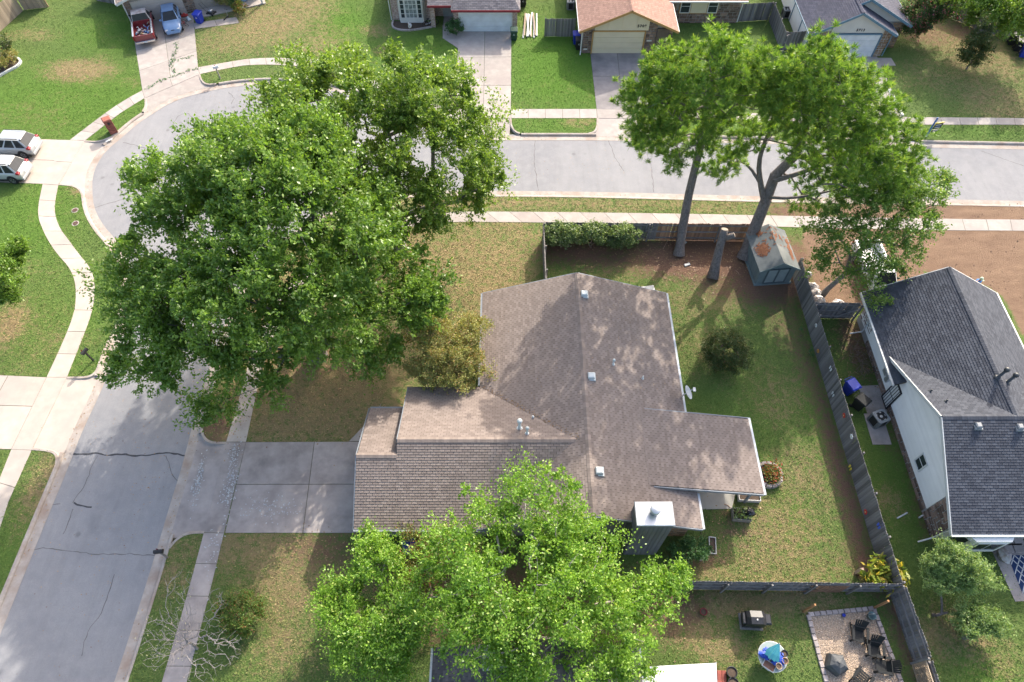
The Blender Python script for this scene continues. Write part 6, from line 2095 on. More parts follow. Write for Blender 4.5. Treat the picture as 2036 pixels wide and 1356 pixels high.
def suv(label, loc, rz, body, group):
    t = thing('parked_car', label, 'car', loc, rz, group)
    st = [(-2.16, .74, .38, .78, .02), (-2.12, .83, .33, .96, .02), (-1.95, .89, .28, 1.02, .03), (-1.2, .91, .24, 1.02, .03), (0, .92, .23, 1.0, .03), (.9, .91, .24, .99, .05), (1.5, .88, .26, .96, .06), (1.95, .82, .3, .86, .05), (2.12, .7, .38, .7, .02)]
    loft(st).build('body', body, t, True)
    cabin(t, -2.0, 1.2, -1.48, .25, .82, .60, .98, 1.57, body, [(.05, .30), (.33, .62), (.65, .92)])
    MB().bev(-1.95, 1.9, -.925, .925, .25, .42, .03).build('sill_trim', M_BLACK, t)
    for x in (-1.3, 1.3):
        for s_ in (-1, 1):
            MB().lathe([(.41, -.02), (.41, .012), (.3, .014)], 18, (0, 0, 0), Matrix.Translation((x, s_ * .915, .36)) @ Matrix.Rotation(R(-90) * s_, 4, 'X')).build('wheel_arch', M_BLACK, t)
            wheel(t, x, s_ * .83, .34)
    for s_ in (-1, 1):
        MB().bev(-2.13, -1.86, s_ * .72 - .13, s_ * .72 + .155, .86, 1.04, .03).build('tail_light', M_TAIL, t)
        MB().bev(1.86, 2.04, s_ * .62 - .14, s_ * .62 + .14, .68, .82, .03).build('headlight', M_LAMP, t)
        MB().box(-1.4, .15, s_ * .55 - .02, s_ * .57 + .02, 1.64, 1.67).build('roof_rail', M_BLACK, t)
    MB().box(-2.185, -2.15, -.26, .26, .62, .76).build('number_plate', M_PLATE, t)
    MB().bev(-2.2, -1.95, -.8, .8, .3, .5, .04).build('rear_bumper', mat('bumper_grey', (0.34, 0.35, 0.36), None, 3, .5), t)
    MB().bev(-1.62, -1.42, -.5, .5, 1.55, 1.60, .02).build('spoiler', body, t)
    mirror(t, .7, .86, 1.0, body)
    return t


def sedan(label, loc, rz, body):
    t = thing('parked_car', label, 'car', loc, rz)
    st = [(-2.25, .66, .4, .8, .02), (-2.15, .8, .32, .9, .03), (-1.6, .85, .25, .93, .04), (-.6, .865, .22, .92, .03), (.5, .865, .22, .9, .04), (1.2, .85, .24, .86, .07), (1.8, .8, .27, .76, .07), (2.15, .7, .32, .62, .04), (2.25, .58, .38, .55, .02)]
    loft(st).build('body', body, t, True)
    cabin(t, -1.75, 1.05, -1.05, .2, .74, .55, .91, 1.4, body, [(.1, .36), (.39, .64), (.67, .9)])
    for x in (-1.3, 1.35):
        for s_ in (-1, 1):
            wheel(t, x, s_ * .78, .31, .2)
    for s_ in (-1, 1):
        MB().bev(1.95, 2.17, s_ * .52 - .15, s_ * .52 + .14, .5, .68, .05).build('headlight', M_LAMP, t)
        MB().bev(-2.27, -2.1, s_ * .58 - .16, s_ * .58 + .14, .66, .82, .03).build('tail_light', M_TAIL, t)
    MB().bev(2.1, 2.31, -.6, .6, .32, .5, .05).build('bumper', body, t)
    MB().lathe([(.001, .0), (.14, .01), (.14, .03), (.05, .035)], 14, (0, 0, 0), Matrix.Translation((2.2, 0, .57)) @ Matrix.Rotation(R(75), 4, 'Y') @ Matrix.Diagonal((.6, 1.5, 1, 1))).build('grille', M_BLACK, t)
    mirror(t, .75, .8, .88, body)
    return t


def pickup(label, loc, rz, body, load=True, topm=None, group=None):
    t = thing('pickup_truck', label, 'pickup', loc, rz, group)
    st = [(-.1, .9, .4, 1.02, .02), (.7, .91, .38, 1.02, .02), (1.3, .91, .38, 1.04, .06), (2.1, .88, .4, 1.02, .06), (2.5, .82, .44, .95, .04), (2.62, .74, .5, .85, .02)]
    loft(st).build('body', body, t, True)
    bed = MB()
    bed.box(-2.55, -.1, -.9, -.8, .45, 1.12)
    bed.box(-2.55, -.1, .8, .9, .45, 1.12)
    bed.box(-.2, -.1, -.8, .8, .45, 1.12)
    bed.box(-2.55, -.1, -.8, .8, .5, .6)
    bed.build('cargo_bed', body, t)
    MB().bev(-2.63, -2.55, -.84, .84, .5, 1.1, .02).build('tailgate', body, t)
    cabin(t, -.12, 1.55, .08, .85, .83, .66, 1.03, 1.68, body if topm is None else topm, [(.08, .8)], True)
    for s_ in (-1, 1):
        MB().box(-2.58, -.1, s_ * .85 - .07, s_ * .85 + .07, 1.12, 1.15).build('bed_rail', M_METAL if load else body, t)
        MB().bev(-2.66, -2.55, s_ * .87 - .08, s_ * .87 + .05, .75, 1.05, .01).build('tail_light', M_TAIL, t)
        MB().bev(2.5, 2.66, s_ * .62 - .17, s_ * .62 + .16, .75, .9, .02).build('headlight', M_LAMP, t)
        for x in (-1.55, 1.75):
            wheel(t, x, s_ * .82, .37, .25)
    MB().bev(-2.82, -2.63, -.86, .86, .45, .62, .02).build('rear_bumper', mat('chrome', (.6, .6, .6), None, 3, .2, metal=.9), t)
    MB().bev(2.6, 2.75, -.85, .85, .45, .65, .03).build('front_bumper', bpy.data.materials['chrome'], t)
    MB().box(-2.835, -2.82, -.16, .16, .48, .6).build('number_plate', M_PLATE, t)
    mirror(t, 1.0, .9, 1.1, M_BLACK)
    return t


dv = (at(338, 157) - at(324, 52)).normalized()       # down the cracked driveway
dang = math.atan2(dv.y, dv.x)
p_ = at(300, 93)
tr = pickup('dark red pickup with a bed full of scrap on the cracked driveway', p_ - dv * 2.7 + Vector((-.25, 0, 0.02)), dang + math.pi, paint('maroon_paint', (0.20, 0.025, 0.03)), True, mat('worn_roof', (0.22, 0.16, 0.15), (0.5, 0.5, 0.5), 2.5, .5))
rr = random.Random(9)
M_SCRAP = [mat('scrap_%s' % k, c, None, 5, .5) for k, c in (('blue', (.08, .2, .45)), ('white', (.6, .6, .58)), ('grey', (.2, .2, .2)), ('brown', (.28, .18, .1)), ('steel', (.35, .37, .4)), ('black', (.03, .03, .03)))]
SCR = 'scrap pieces in the pickup bed'
for k in range(36):
    M_ = Matrix.Translation((rr.uniform(-2.35, -.35), rr.uniform(-.65, .65), .68 + rr.uniform(0, .3))) @ Matrix.Rotation(rr.uniform(0, 3), 4, 'Z') @ Matrix.Rotation(rr.uniform(-.6, .6), 4, 'X')
    s_ = .17 if k < 18 else .09
    b_ = MB()
    kk = (k // 6) % 3
    if kk == 0:
        b_.bev(-s_, s_, -s_ * .6, s_ * .6, -s_ * .4, s_ * .5, .02, M_)
    elif kk == 1:
        b_.lathe([(s_ * .5, -s_ * .6), (s_ * .55, 0), (s_ * .5, s_ * .7)], 8, (0, 0, 0), M_)
    else:
        b_.beam(M_ @ Vector((-s_ * 1.7, 0, 0)), M_ @ Vector((s_ * 1.7, 0, 0.05)), .05, .05)
    o_ = b_.build('scrap_piece', M_SCRAP[k % 6], None)
    o_.matrix_world = Matrix.Translation(tr.location) @ Matrix.Rotation(dang + math.pi, 4, 'Z')
    tag(o_, '%s %s %s among the scrap in the red pickup bed' % ('large' if k < 18 else 'small', o_.data.materials[0].name.split('_')[1], ('block', 'canister', 'bar')[kk]), 'scrap', SCR)
p_ = at(349, 73)
sedan('light blue sedan parked nose out beside the red pickup', p_ - dv * 2.25 + Vector((0, 0, .02)), dang, paint('blue_paint', (0.15, 0.25, 0.42)))
du = (at(139, 322) - at(-80, 315)).normalized()
ua = math.atan2(du.y, du.x)
M_SILVER, M_PEARL = paint('silver_paint', (0.36, 0.38, 0.39)), paint('pearl_paint', (0.42, 0.43, 0.42))
suv('silver white car at the left edge, the farther of the two', at(83, 301) - du * 2.2 + Vector((0, 0, .02)), ua + math.pi, M_SILVER, 'white cars on the left driveway')
suv('pearl white car at the left edge, the nearer of the two', at(63, 350) - du * 2.2 + Vector((0, 0, .02)), ua + math.pi, M_PEARL, 'white cars on the left driveway')
pickup('white pickup half hidden under the loose leaning tree', at(1741, 572) + Vector((0, .9, .01)), R(-88), paint('white_truck_paint', (0.66, 0.66, 0.64)), False)
# ================================================================== small things
M_BLUEBIN = mat('blue_plastic', (0.022, 0.045, 0.36), (0.018, 0.035, 0.30), 3, .4, spec=.4)
M_BLKBIN = mat('black_bin_plastic', (0.018, 0.02, 0.02), (0.022, 0.023, 0.023), 3, .5, spec=.2)
M_GRNBIN = mat('dark_green_plastic', (0.014, 0.045, 0.035), (0.02, 0.055, 0.042), 3, .4, spec=.4)
M_MARK = mat('white_mark', (.6, .62, .62), None, 4, .6)


def wheelie(label, px, py, rz, m, group='wheeled bins', lid=None):
    p = at(px, py)
    t = thing('wheeled_bin', label, 'bin', p, R(rz), group)
    mb = MB()
    lo, hi_ = (.25, .28), (.31, .36)
    mb.add([(-lo[0], -lo[1], .06), (lo[0], -lo[1], .06), (lo[0], lo[1], .06), (-lo[0], lo[1], .06), (-hi_[0], -hi_[1], .98), (hi_[0], -hi_[1], .98), (hi_[0], hi_[1], .98), (-hi_[0], hi_[1], .98)],
           [(0, 3, 2, 1), (0, 1, 5, 4), (1, 2, 6, 5), (2, 3, 7, 6), (3, 0, 4, 7), (4, 5, 6, 7)])
    mb.bev(-.34, .34, -.39, .39, .93, .99, .02)
    mb.build('body', m, t)
    ld = MB()
    ld.add([(-.35, -.42, .99), (.35, -.42, .99), (.35, .40, .995), (-.35, .40, .995), (-.31, -.34, 1.05), (.31, -.34, 1.05), (.31, .3, 1.1), (-.31, .3, 1.1)], [(0, 1, 5, 4), (1, 2, 6, 5), (2, 3, 7, 6), (3, 0, 4, 7), (4, 5, 6, 7), (3, 2, 1, 0)])
    ld.build('lid', lid or m, t)
    MB().tube([(-.28, .4, .95), (-.28, .5, .99), (.28, .5, .99), (.28, .4, .95)], .018, 6).build('handle', m, t)
    for s_ in (-1, 1):
        MB().lathe([(.03, -.03), (.11, -.03), (.115, 0), (.11, .03), (.03, .03)], 14, (0, 0, 0), Matrix.Translation((s_ * .3, .3, .115)) @ Matrix.Rotation(R(90), 4, 'Y')).build('wheel', M_BLACK, t)
    # white recycling-style mark of three strokes on the front
    mk = MB()
    for a in range(3):
        q = Vector((.085 * math.cos(R(90 + a * 120)), 0, .085 * math.sin(R(90 + a * 120))))
        r_ = Vector((.085 * math.cos(R(200 + a * 120)), 0, .085 * math.sin(R(200 + a * 120))))
        o_ = Vector((0, -.358, .68))
        mk.beam(o_ + q, o_ + r_, .012, .035, (0, 1, 0))
    mk.build('printed_mark', M_MARK, t)
    return t


wheelie('bright blue bin beside the white sided house', 1684, 779, 25, M_BLUEBIN)
wheelie('black bin with glossy lid next to the blue one by the white sided house', 1703, 809, 40, M_BLKBIN)
wheelie('blue bin by the toy strewn porch', 399, 45, -15, M_BLUEBIN)
wheelie('dark green bin at the right of the white garage door', 1022, 78, 0, M_GRNBIN)
wheelie('blue bin at the left of the cream gabled house', 1145, 86, 0, M_BLUEBIN)
wheelie('black bin in front of the blue one at the cream gabled house', 1150, 97, 0, M_BLKBIN)
wheelie('blue bin at the top right edge', 2031, 112, -20, M_BLUEBIN)
wheelie('black bin at the top right edge, the one nearest the fence', 2008, 88, -20, M_BLKBIN)
wheelie('black bin at the top right edge, behind the blue one', 2019, 100, -20, M_BLKBIN)
wheelie('blue bin glimpsed under the tree below the garage eave', 818, 1092, 5, M_BLUEBIN)
wheelie('black bin far behind the brick garage', 1040, 12, 0, M_BLKBIN)

# --- air conditioners
M_AC = mat('ac_grey', (0.22, 0.235, 0.245), (0.18, 0.19, 0.2), 3, .5, metal=.2)


def aircon(label, p, rz, k=1.0):
    t = thing('air_conditioner', label, 'air conditioner', p, rz, 'outdoor air conditioners')
    h = .85 * k
    w_ = .42 * k
    pts = []
    for i in range(4):
        for j in range(4):
            a = R(i * 90 + j * 30)
            cx, cy = (w_ - .14) * (1 if i in (0, 3) else -1), (w_ - .14) * (1 if i in (0, 1) else -1)
            pts.append((cx + .14 * math.cos(a), cy + .14 * math.sin(a)))
    MB().prism(pts, 0, .08).build('base', M_AC, t)
    MB().prism([(x * .94, y * .94) for x, y in pts], .08, h - .06).build('coil', M_BLACK, t)
    for q in range(len(pts)):
        x, y = pts[q]
        MB().beam((x, y, .08), (x, y, h - .06), .05, .03, (x, y, 0)).build('louvre', M_AC, t)
    n = len(pts)
    ring = MB()
    inner = [(.33 * k * math.cos(math.atan2(y, x)), .33 * k * math.sin(math.atan2(y, x))) for x, y in pts]
    ring.add([(x, y, h) for x, y in pts] + [(x, y, h + .01) for x, y in inner] + [(x, y, h - .08) for x, y in pts], [(i, (i + 1) % n, (i + 1) % n + n, i + n) for i in range(n)] + [(i + 2 * n, (i + 1) % n + 2 * n, (i + 1) % n, i) for i in range(n)])
    ring.build('top_panel', M_AC, t)
    for a in range(5):
        MB().beam((0, 0, h - .09), (.3 * k * math.cos(R(a * 72)), .3 * k * math.sin(R(a * 72)), h - .06), .14, .012).build('fan_blade', M_METAL, t)
    MB().lathe([(.09, -.1), (.09, .02), (.02, .03)], 12, (0, 0, h - .06)).build('fan_hub', M_METAL, t)
    return t


ac_p = at(1740, 840)
aircon('grey air conditioner on its slab by the white sided house', ac_p + Vector((0, 0, .05)), R(20))
MB().prism([(ac_p.x - .6, ac_p.y - 1.5), (ac_p.x + .55, ac_p.y - 1.5), (ac_p.x + .6, ac_p.y + .6), (ac_p.x - .55, ac_p.y + .6)], -.02, .045).build('equipment_pad', M_CONC_OLD)['kind'] = 'structure'
pd = [at(*q) for q in ((1706, 768), (1745, 766), (1770, 800), (1762, 824), (1730, 838))]
MB().prism([(p.x, p.y) for p in pd[::-1]], -.02, .03).build('door_pad', M_CONC_OLD)['kind'] = 'structure'
aircon('far air conditioner behind the dark fence by the cream house', at(1134, 16), 0, .9)
aircon('far air conditioner beside the blue roofed house wall', at(1561, 32), 0, .9)

# --- mailboxes
def box_head(t, h, m, ang=0.0, sx=.24, sy=.1):
    mb = MB()
    pr = [(-sy, 0), (sy, 0), (sy, .12)] + [(sy * math.cos(R(a)), .12 + sy * math.sin(R(a))) for a in (30, 60, 90, 120, 150)] + [(-sy, .12)]
    n = len(pr)
    Mh = Matrix.Translation((0, 0, h)) @ Matrix.Rotation(ang, 4, 'Z')
    mb.add([Mh @ Vector((-sx, y, z)) for y, z in pr] + [Mh @ Vector((sx, y, z)) for y, z in pr], [tuple(range(n - 1, -1, -1)), tuple(range(n, 2 * n))] + [(i, (i + 1) % n, (i + 1) % n + n, i + n) for i in range(n)])
    mb.build('box', m, t)
    MB().box(-.1, -.02, sy, sy + .012, .1, .26, Mh).build('flag', M_RED, t)


for lab, px, py, m, pm_, ang in (('black mailbox on a post at the left bend of the kerb', 186, 717, M_BLACK, M_BLACK, R(70)), ('white mailbox on a grey post above the bend', 438, 156, M_WHITE, M_RAIL, R(20)), ('long black mailbox leaning over the near kerb', 333, 1108, M_BLACK, M_RAIL, R(8))):
    t = thing('mailbox', lab, 'mailbox', at(px, py))
    MB().bev(-.045, .045, -.045, .045, 0, 1.05, .01).build('post', pm_, t)
    box_head(t, 1.05, m, ang)
p = at(226, 262)
t = thing('brick_mailbox', 'brick pillar mailbox beside the left pavement', 'mailbox', p, R(35))
MB().box(-.3, .3, -.3, .3, 0, 1.25).build('pillar', mat('red_brick_plain', (0.30, 0.12, 0.085), (0.20, 0.085, 0.065), 9, .9), t)
for lv in range(15):
    for k in range(3):
        for sx, sy in ((0, -1), (0, 1), (-1, 0), (1, 0)):
            o_ = (k - 1) * .2 + (.05 if lv % 2 else -.05)
            a0, a1 = max(o_ - .095, -.3), min(o_ + .095, .3)
            if a1 - a0 < .05:
                continue
            z0 = .02 + lv * .081
            if sx == 0:
                b_ = MB().box(a0, a1, sy * .3 - .012, sy * .3 + .012, z0, z0 + .066)
            else:
                b_ = MB().box(sx * .3 - .012, sx * .3 + .012, a0, a1, z0, z0 + .066)
            b_.build('brick', M_BRK if 'M_BRK' in globals() else globals().setdefault('M_BRK', mat('red_brick', (0.31, 0.115, 0.08), (0.20, 0.075, 0.06), 6, .9, vary=.3)), t)
MB().bev(-.33, .33, -.33, .33, 1.245, 1.36, .05).build('cap', M_BRK, t)
MB().box(-.09, .09, -.34, -.29, .95, 1.13).build('door', M_BLACK, t)
# painted kerb number plate
kp = at(217, 279)
t = thing('kerb_number', 'small white number plate on the kerb below the brick mailbox', 'plate', kp, R(38))
MB().box(-.28, .28, -.08, .08, .0, .03).build('plate', M_WHITE, t)

# --- decorations on the long fence
deco = [(1623, 647, 'white ring hung on the long dark fence', 'ring', (.7, .7, .68)), (1627, 698, 'orange ring hung on the long dark fence', 'ring', (.6, .27, .05)), (1652, 733, 'white butterfly on the long dark fence near the bins', 'fly', (.7, .72, .72)), (1657, 784, 'pale lizard ornament on the long dark fence', 'fly', (.55, .58, .6)),
        (1679, 826, 'red flower on the long dark fence beside the black bin', 'flower', (.5, .03, .02)), (1694, 868, 'large white flower on the long dark fence', 'flower', (.72, .74, .76)), (1691, 930, 'yellow butterfly on the long dark fence', 'fly', (.65, .52, .06)), (1722, 1018, 'red flower low on the long dark fence near the canna', 'flower', (.55, .03, .03)), (1748, 1046, 'blue butterfly on the long dark fence near the canna', 'fly', (.06, .12, .55))]
for px, py, lab, kind, c in deco:
    # where the sight line meets the fence face
    fx = 20.05
    best = min((abs(at(px, py, z).x - fx), z) for z in [k * .02 for k in range(5, 95)])[1]
    q = at(px, py, best)
    t = thing('fence_ornament', lab, 'ornament', (fx - .012, q.y, q.z), 0, 'ornaments on the long fence')
    m = mat('ornament_%d' % (int(c[0] * 100) * 100 + int(c[2] * 100)), c, None, 4, .5)
    My = Matrix.Rotation(R(-90), 4, 'Y')
    if kind == 'ring':
        MB().tube([(-.01, .11 * math.cos(R(a)), .11 * math.sin(R(a))) for a in range(0, 361, 30)], .025, 6, False).build('ring', m, t, True)
    elif kind == 'flower':
        for a in range(6):
            MB().blob((-.02, .1 * math.cos(R(a * 60)), .1 * math.sin(R(a * 60))), (.02, .07, .07), 6, .1, a).build('petal', m, t)
        MB().blob((-.035, 0, 0), (.02, .05, .05), 6, .05).build('centre', mat('flower_centre', (.55, .5, .2), None, 3), t)
    else:
        for sy in (-1, 1):
            for sz, rr_ in ((.06, .11), (-.07, .08)):
                MB().blob((-.02, sy * .09, sz), (.012, rr_ * .8, rr_), 7, .1, 3).build('wing', m, t)
        MB().tube([(-.03, 0, -.12), (-.03, 0, .14)], .018, 6).build('body', M_BLACK, t)

# --- patio corner: planters, bag, flower ring, tray
M_PLANT = mat('weathered_planter', (0.33, 0.31, 0.28), (0.25, 0.23, 0.21), 3, .9)
M_SOIL = mat('potting_soil', (0.10, 0.07, 0.05), (0.06, 0.045, 0.035), 8, .95)
M_WPLANT = mat('white_planter', (0.55, 0.54, 0.52), None, 3, .7)


def planter(label, p, rz, lx, ly, h, m, plants=0, seed=0):
    t = thing('planter_box', label, 'planter', p, rz, 'planter boxes')
    for a in ((-lx / 2, lx / 2, -ly / 2, -ly / 2 + .04), (-lx / 2, lx / 2, ly / 2 - .04, ly / 2), (-lx / 2, -lx / 2 + .04, -ly / 2 + .04, ly / 2 - .04), (lx / 2 - .04, lx / 2, -ly / 2 + .04, ly / 2 - .04)):
        MB().box(a[0], a[1], a[2], a[3], 0, h).build('side', m, t)
    MB().box(-lx / 2 + .04, lx / 2 - .04, -ly / 2 + .04, ly / 2 - .04, 0, h - .06).build('soil', M_SOIL, t)
    if plants:
        rg = np.random.default_rng(seed)
        C = np.stack([rg.uniform(-lx / 2, lx / 2, plants), rg.uniform(-ly / 2, ly / 2, plants), h + rg.uniform(-.05, .35, plants)], 1)
        V = leaf_quads(C, unit(rand_dir(plants, rg) + np.array([0, 0, .8])), rand_dir(plants, rg), np.full(plants, .22), np.full(plants, .06))
        leaf_obj('plant', V, rg.random(plants), ML_BUSH, t)
    return t


planter('grey planter with drooping plant beside the patio', at(1472, 1026), R(-5), 1.05, .7, .38, M_PLANT, 260, 3)
planter('white rimmed soil planter under the patio eave', at(1487, 990), R(-3), 1.25, .55, .35, M_WPLANT)
planter('narrow white frame planter on the lawn near the chimney', at(1416, 1085), R(83), .95, .4, .12, M_WPLANT)
bp_ = at(1489, 1020, .4)
t = thing('rubbish_bag', 'shiny black rubbish bag in the grey planter', 'bag', (bp_.x, bp_.y, .32), 0)
MB().blob((0, 0, .24), (.32, .26, .25), 12, .22, 4).build('bag', mat('black_film', (.015, .015, .017), None, 8, .18, spec=.6), t)
MB().lathe([(.05, .4), (.03, .47), (.09, .55)], 8).build('knot', bpy.data.materials['black_film'], t)
fp_ = at(1527, 946)
t = thing('flower_ring', 'stone ringed bed of red flowers right of the patio roof', 'flower bed', fp_)
M_PAVER = mat('edging_stone', (.38, .33, .31), (.29, .25, .235), 5, .9, vary=.18, bmp=.2)
for k in range(14):
    a = 2 * math.pi * k / 14
    M_ = Matrix.Rotation(a, 4, 'Z') @ Matrix.Translation((.72, 0, 0))
    MB().bev(-.09, .09, -.15, .15, 0, .3, .015, M_).build('stone', M_PAVER, t)
MB().lathe([(.64, 0), (.64, .2), (.01, .22)], 16).build('soil', M_SOIL, t)
rg = np.random.default_rng(4)
n_ = 900
C = np.stack([rg.normal(0, .3, n_), rg.normal(0, .3, n_), .3 + rg.random(n_) * .35], 1)
C[:, 0] += .12
leaf_obj('flowers', leaf_quads(C, rand_dir(n_, rg), unit(rand_dir(n_, rg) + np.array([0, 0, 1])), np.full(n_, .13), np.full(n_, .08)), rg.random(n_), ML_FLOWER, t)
for k, (px, py, s_) in enumerate(((1340, 1117, .16), (1352, 1118, .12), (1392, 1112, .14), (1400, 1108, .1))):
    o_ = MB().blob((0, 0, s_ * .4), (s_, s_ * .8, s_ * .6), 8, .2, k).build('edging_rock', M_PAVER)
    o_.location = at(px, py)
    tag(o_, 'pale edging rock in the bed below the chimney, %s' % ('leftmost and largest', 'second from the left', 'third from the left', 'rightmost and smallest')[k], 'rock', 'bed edging rocks')

# --- rubbish bags beyond the fence
for px, py, r_, lab in ((1606, 566, .42, 'clear rubbish bag behind the shed end of the fence, the farthest'), (1613, 578, .40, 'clear rubbish bag along the fence, the middle one'), (1617, 592, .44, 'clear rubbish bag along the fence, the nearest'), (1656, 600, .42, 'white rubbish bag behind the braced fence'), (1598, 540, .3, 'small white bag at the end of the fence')):
    t = thing('rubbish_bag', lab, 'bag', at(px + 6, py + 10), 0, 'rubbish bags behind the fence')
    MB().blob((0, 0, r_ * .75), (r_, r_ * .9, r_ * .8), 12, .2, px).build('bag', mat('milky_film', (.46, .45, .44), (.3, .24, .22), 5, .25, spec=.5), t)
    MB().lathe([(.04, r_ * 1.4), (.02, r_ * 1.55), (.09, r_ * 1.75)], 8).build('knot', MATS['milky_film'], t)
ct = at(1966, 1100)
t = thing('rubbish_bag', 'clear plastic bag on the right hand patio', 'bag', at(1990, 1108))
MB().blob((0, 0, .35), (.3, .42, .38), 12, .22, 8).build('bag', MATS['milky_film'], t)

# --- right hand patio with paving and a patterned rug
pp = [at(*q) for q in ((1965, 1080), (2120, 1080), (2140, 1190), (2018, 1196))]
MB().prism([(p.x, p.y) for p in pp[::-1]], -.03, .03).build('patio', M_CONC_OLD)['kind'] = 'structure'
rp = [at(*q, .036) for q in ((2003, 1104), (2110, 1104), (2130, 1175), (2033, 1180))]
rug = thing('outdoor_rug', 'navy rug with white lattice pattern on the right hand patio', 'rug', rp[0])
WORLD[rug.name] = Matrix.Translation(-rp[0])
MB().prism([(p.x, p.y) for p in rp[::-1]], .034, .046).build('rug', mat('navy_rug', (.02, .04, .11), None, 5, .95), rug)
a_, b_, c_, d_ = rp
rpt = lambda u, v: a_.lerp(b_, u).lerp(d_.lerp(c_, u), v) + Vector((0, 0, .013))
for k in range(-4, 12):
    for s_ in (1, -1):
        pts = []
        for j in range(9):
            v = j / 8
            u = (k + (s_ * (v * 4 + .18 * math.sin(v * 25)))) / 8
            if 0 <= u <= 1:
                pts.append(rpt(u, v))
        for p, q in zip(pts, pts[1:]):
            MB().beam(p, q, .05, .004).build('stripe', M_WPLANT, rug)
for k in range(3):
    for j in range(2):
        q = at(1985 + k * 19, 1076 + j * 14)
        o_ = MB().bev(-.3, .3, -.25, .25, 0, .06, .01).build('paver', M_PAVER)
        o_.location = q + Vector((0, 0, .03))
        tag(o_, 'grey paver before the bay window, %s of the %s row' % (('left', 'middle', 'right')[k], ('far', 'near')[j]), 'paver', 'loose pavers')

# --- gravel seating area
gp_ = [at(*q) for q in ((1606, 1222), (1736, 1210), (1800, 1380), (1650, 1385))]
gr = thing('gravel_patch', 'gravel square with stone edging at the lower right', 'gravel bed', gp_[0])
WORLD[gr.name] = Matrix.Translation(-gp_[0])


def gravel_mat():
    m, nt, p = base_mat('gravel', .95, 0, .2)
    v = nt.nodes.new('ShaderNodeTexVoronoi')
    v.inputs['Scale'].default_value = 22
    nt.links.new(coords(nt), v.inputs['Vector'])
    n = noise(nt, coords(nt), 14, 3)
    c = _mix(nt, _ramp(nt, v.outputs['Distance'], .1, .6), (.50, .40, .30), (.23, .175, .13))
    c = _mix(nt, _ramp(nt, n, .4, .7), c, (.38, .295, .22))
    nt.links.new(c, p.inputs['Base Color'])
    bump(nt, p, v.outputs['Distance'], .8, .03)
    return m


MB().prism([(p.x, p.y) for p in gp_[::-1]], -.05, .02).build('bed', gravel_mat(), gr)
rg = np.random.default_rng(8)
mb = MB()
M_PEB = mat('pebble', (.50, .40, .31), (.38, .30, .235), 9, .9, vary=.45)
for k in range(3200):
    u, v = rg.random(), rg.random()
    q = gp_[0].lerp(gp_[1], u).lerp(gp_[3].lerp(gp_[2], u), v)
    s_ = rg.uniform(.018, .045)
    a = rg.random() * 3
    dx, dy = s_ * math.cos(a), s_ * math.sin(a)
    mb.add([(q.x + dx, q.y + dy, .02), (q.x - dy, q.y + dx, .02), (q.x - dx, q.y - dy, .02), (q.x + dy, q.y - dx, .02), (q.x, q.y, .02 + s_ * .8)], [(0, 1, 4), (1, 2, 4), (2, 3, 4), (3, 0, 4)], rg.random())
o_ = mb.build('pebbles', M_PEB, gr)
o_['kind'] = 'stuff'
for a, b in ((gp_[0], gp_[1]), (gp_[0], gp_[3]), (gp_[1], gp_[2])):
    d = (b - a)
    n = int(d.length / .31)
    ang = math.atan2(d.y, d.x)
    for k in range(n):
        c = a + d * ((k + .5) / n)
        M_ = Matrix.Translation(c) @ Matrix.Rotation(ang + random.uniform(-.1, .1), 4, 'Z')
        MB().bev(-.145, .145, -.11, .11, -.02, .11 + random.uniform(-.015, .02), .02, M_).build('edging_stone', M_PAVER, gr)


def adirondack(label, px, py, rz):
    t = thing('garden_chair', label, 'chair', at(px, py) + Vector((0, 0, .02)), R(rz), 'black garden chairs round the fire pit')
    # faces -y
    seat = MB()
    for k in range(5):
        y0 = -.42 + k * .115
        MB().box(-.27, .27, y0, y0 + .105, .36 - k * .025, .375 - k * .025).build('seat_slat', M_BLKBIN, t)
    for k in range(7):
        a = R(-18 + k * 6)
        top = Vector((math.sin(a) * .95, .55 + .0, 1.0 - abs(k - 3) * .045))
        bot = Vector(((k - 3) * .065, .13, .26))
        MB().beam(bot, top, .082, .016, (0, -1, .6)).build('back_slat', M_BLKBIN, t)
    for s_ in (-1, 1):
        MB().bev(s_ * .36 - .07, s_ * .36 + .07, -.45, .32, .55, .575, .01).build('arm', M_BLKBIN, t)
        MB().beam((s_ * .32, -.4, 0), (s_ * .34, -.38, .55), .05, .09).build('front_leg', M_BLKBIN, t)
        MB().beam((s_ * .3, -.42, .33), (s_ * .3, .55, .02), .035, .1).build('back_leg', M_BLKBIN, t)
        MB().beam((s_ * .36, .25, .55), (s_ * .34, .42, .1), .035, .06).build('arm_brace', M_BLKBIN, t)
    MB().beam((-.34, .28, .56), (.34, .28, .56), .05, .03).build('back_rail', M_BLKBIN, t)
    return t


adirondack('black garden chair nearest the stone edging at the top of the gravel', 1702, 1262, -14)
adirondack('black garden chair with a blue sheen on its seat, second from the top', 1733, 1292, -14)
adirondack('black garden chair turned sideways over the right gravel edge', 1752, 1326, -100)
adirondack('black garden chair at the bottom edge of the picture', 1706, 1352, -225)
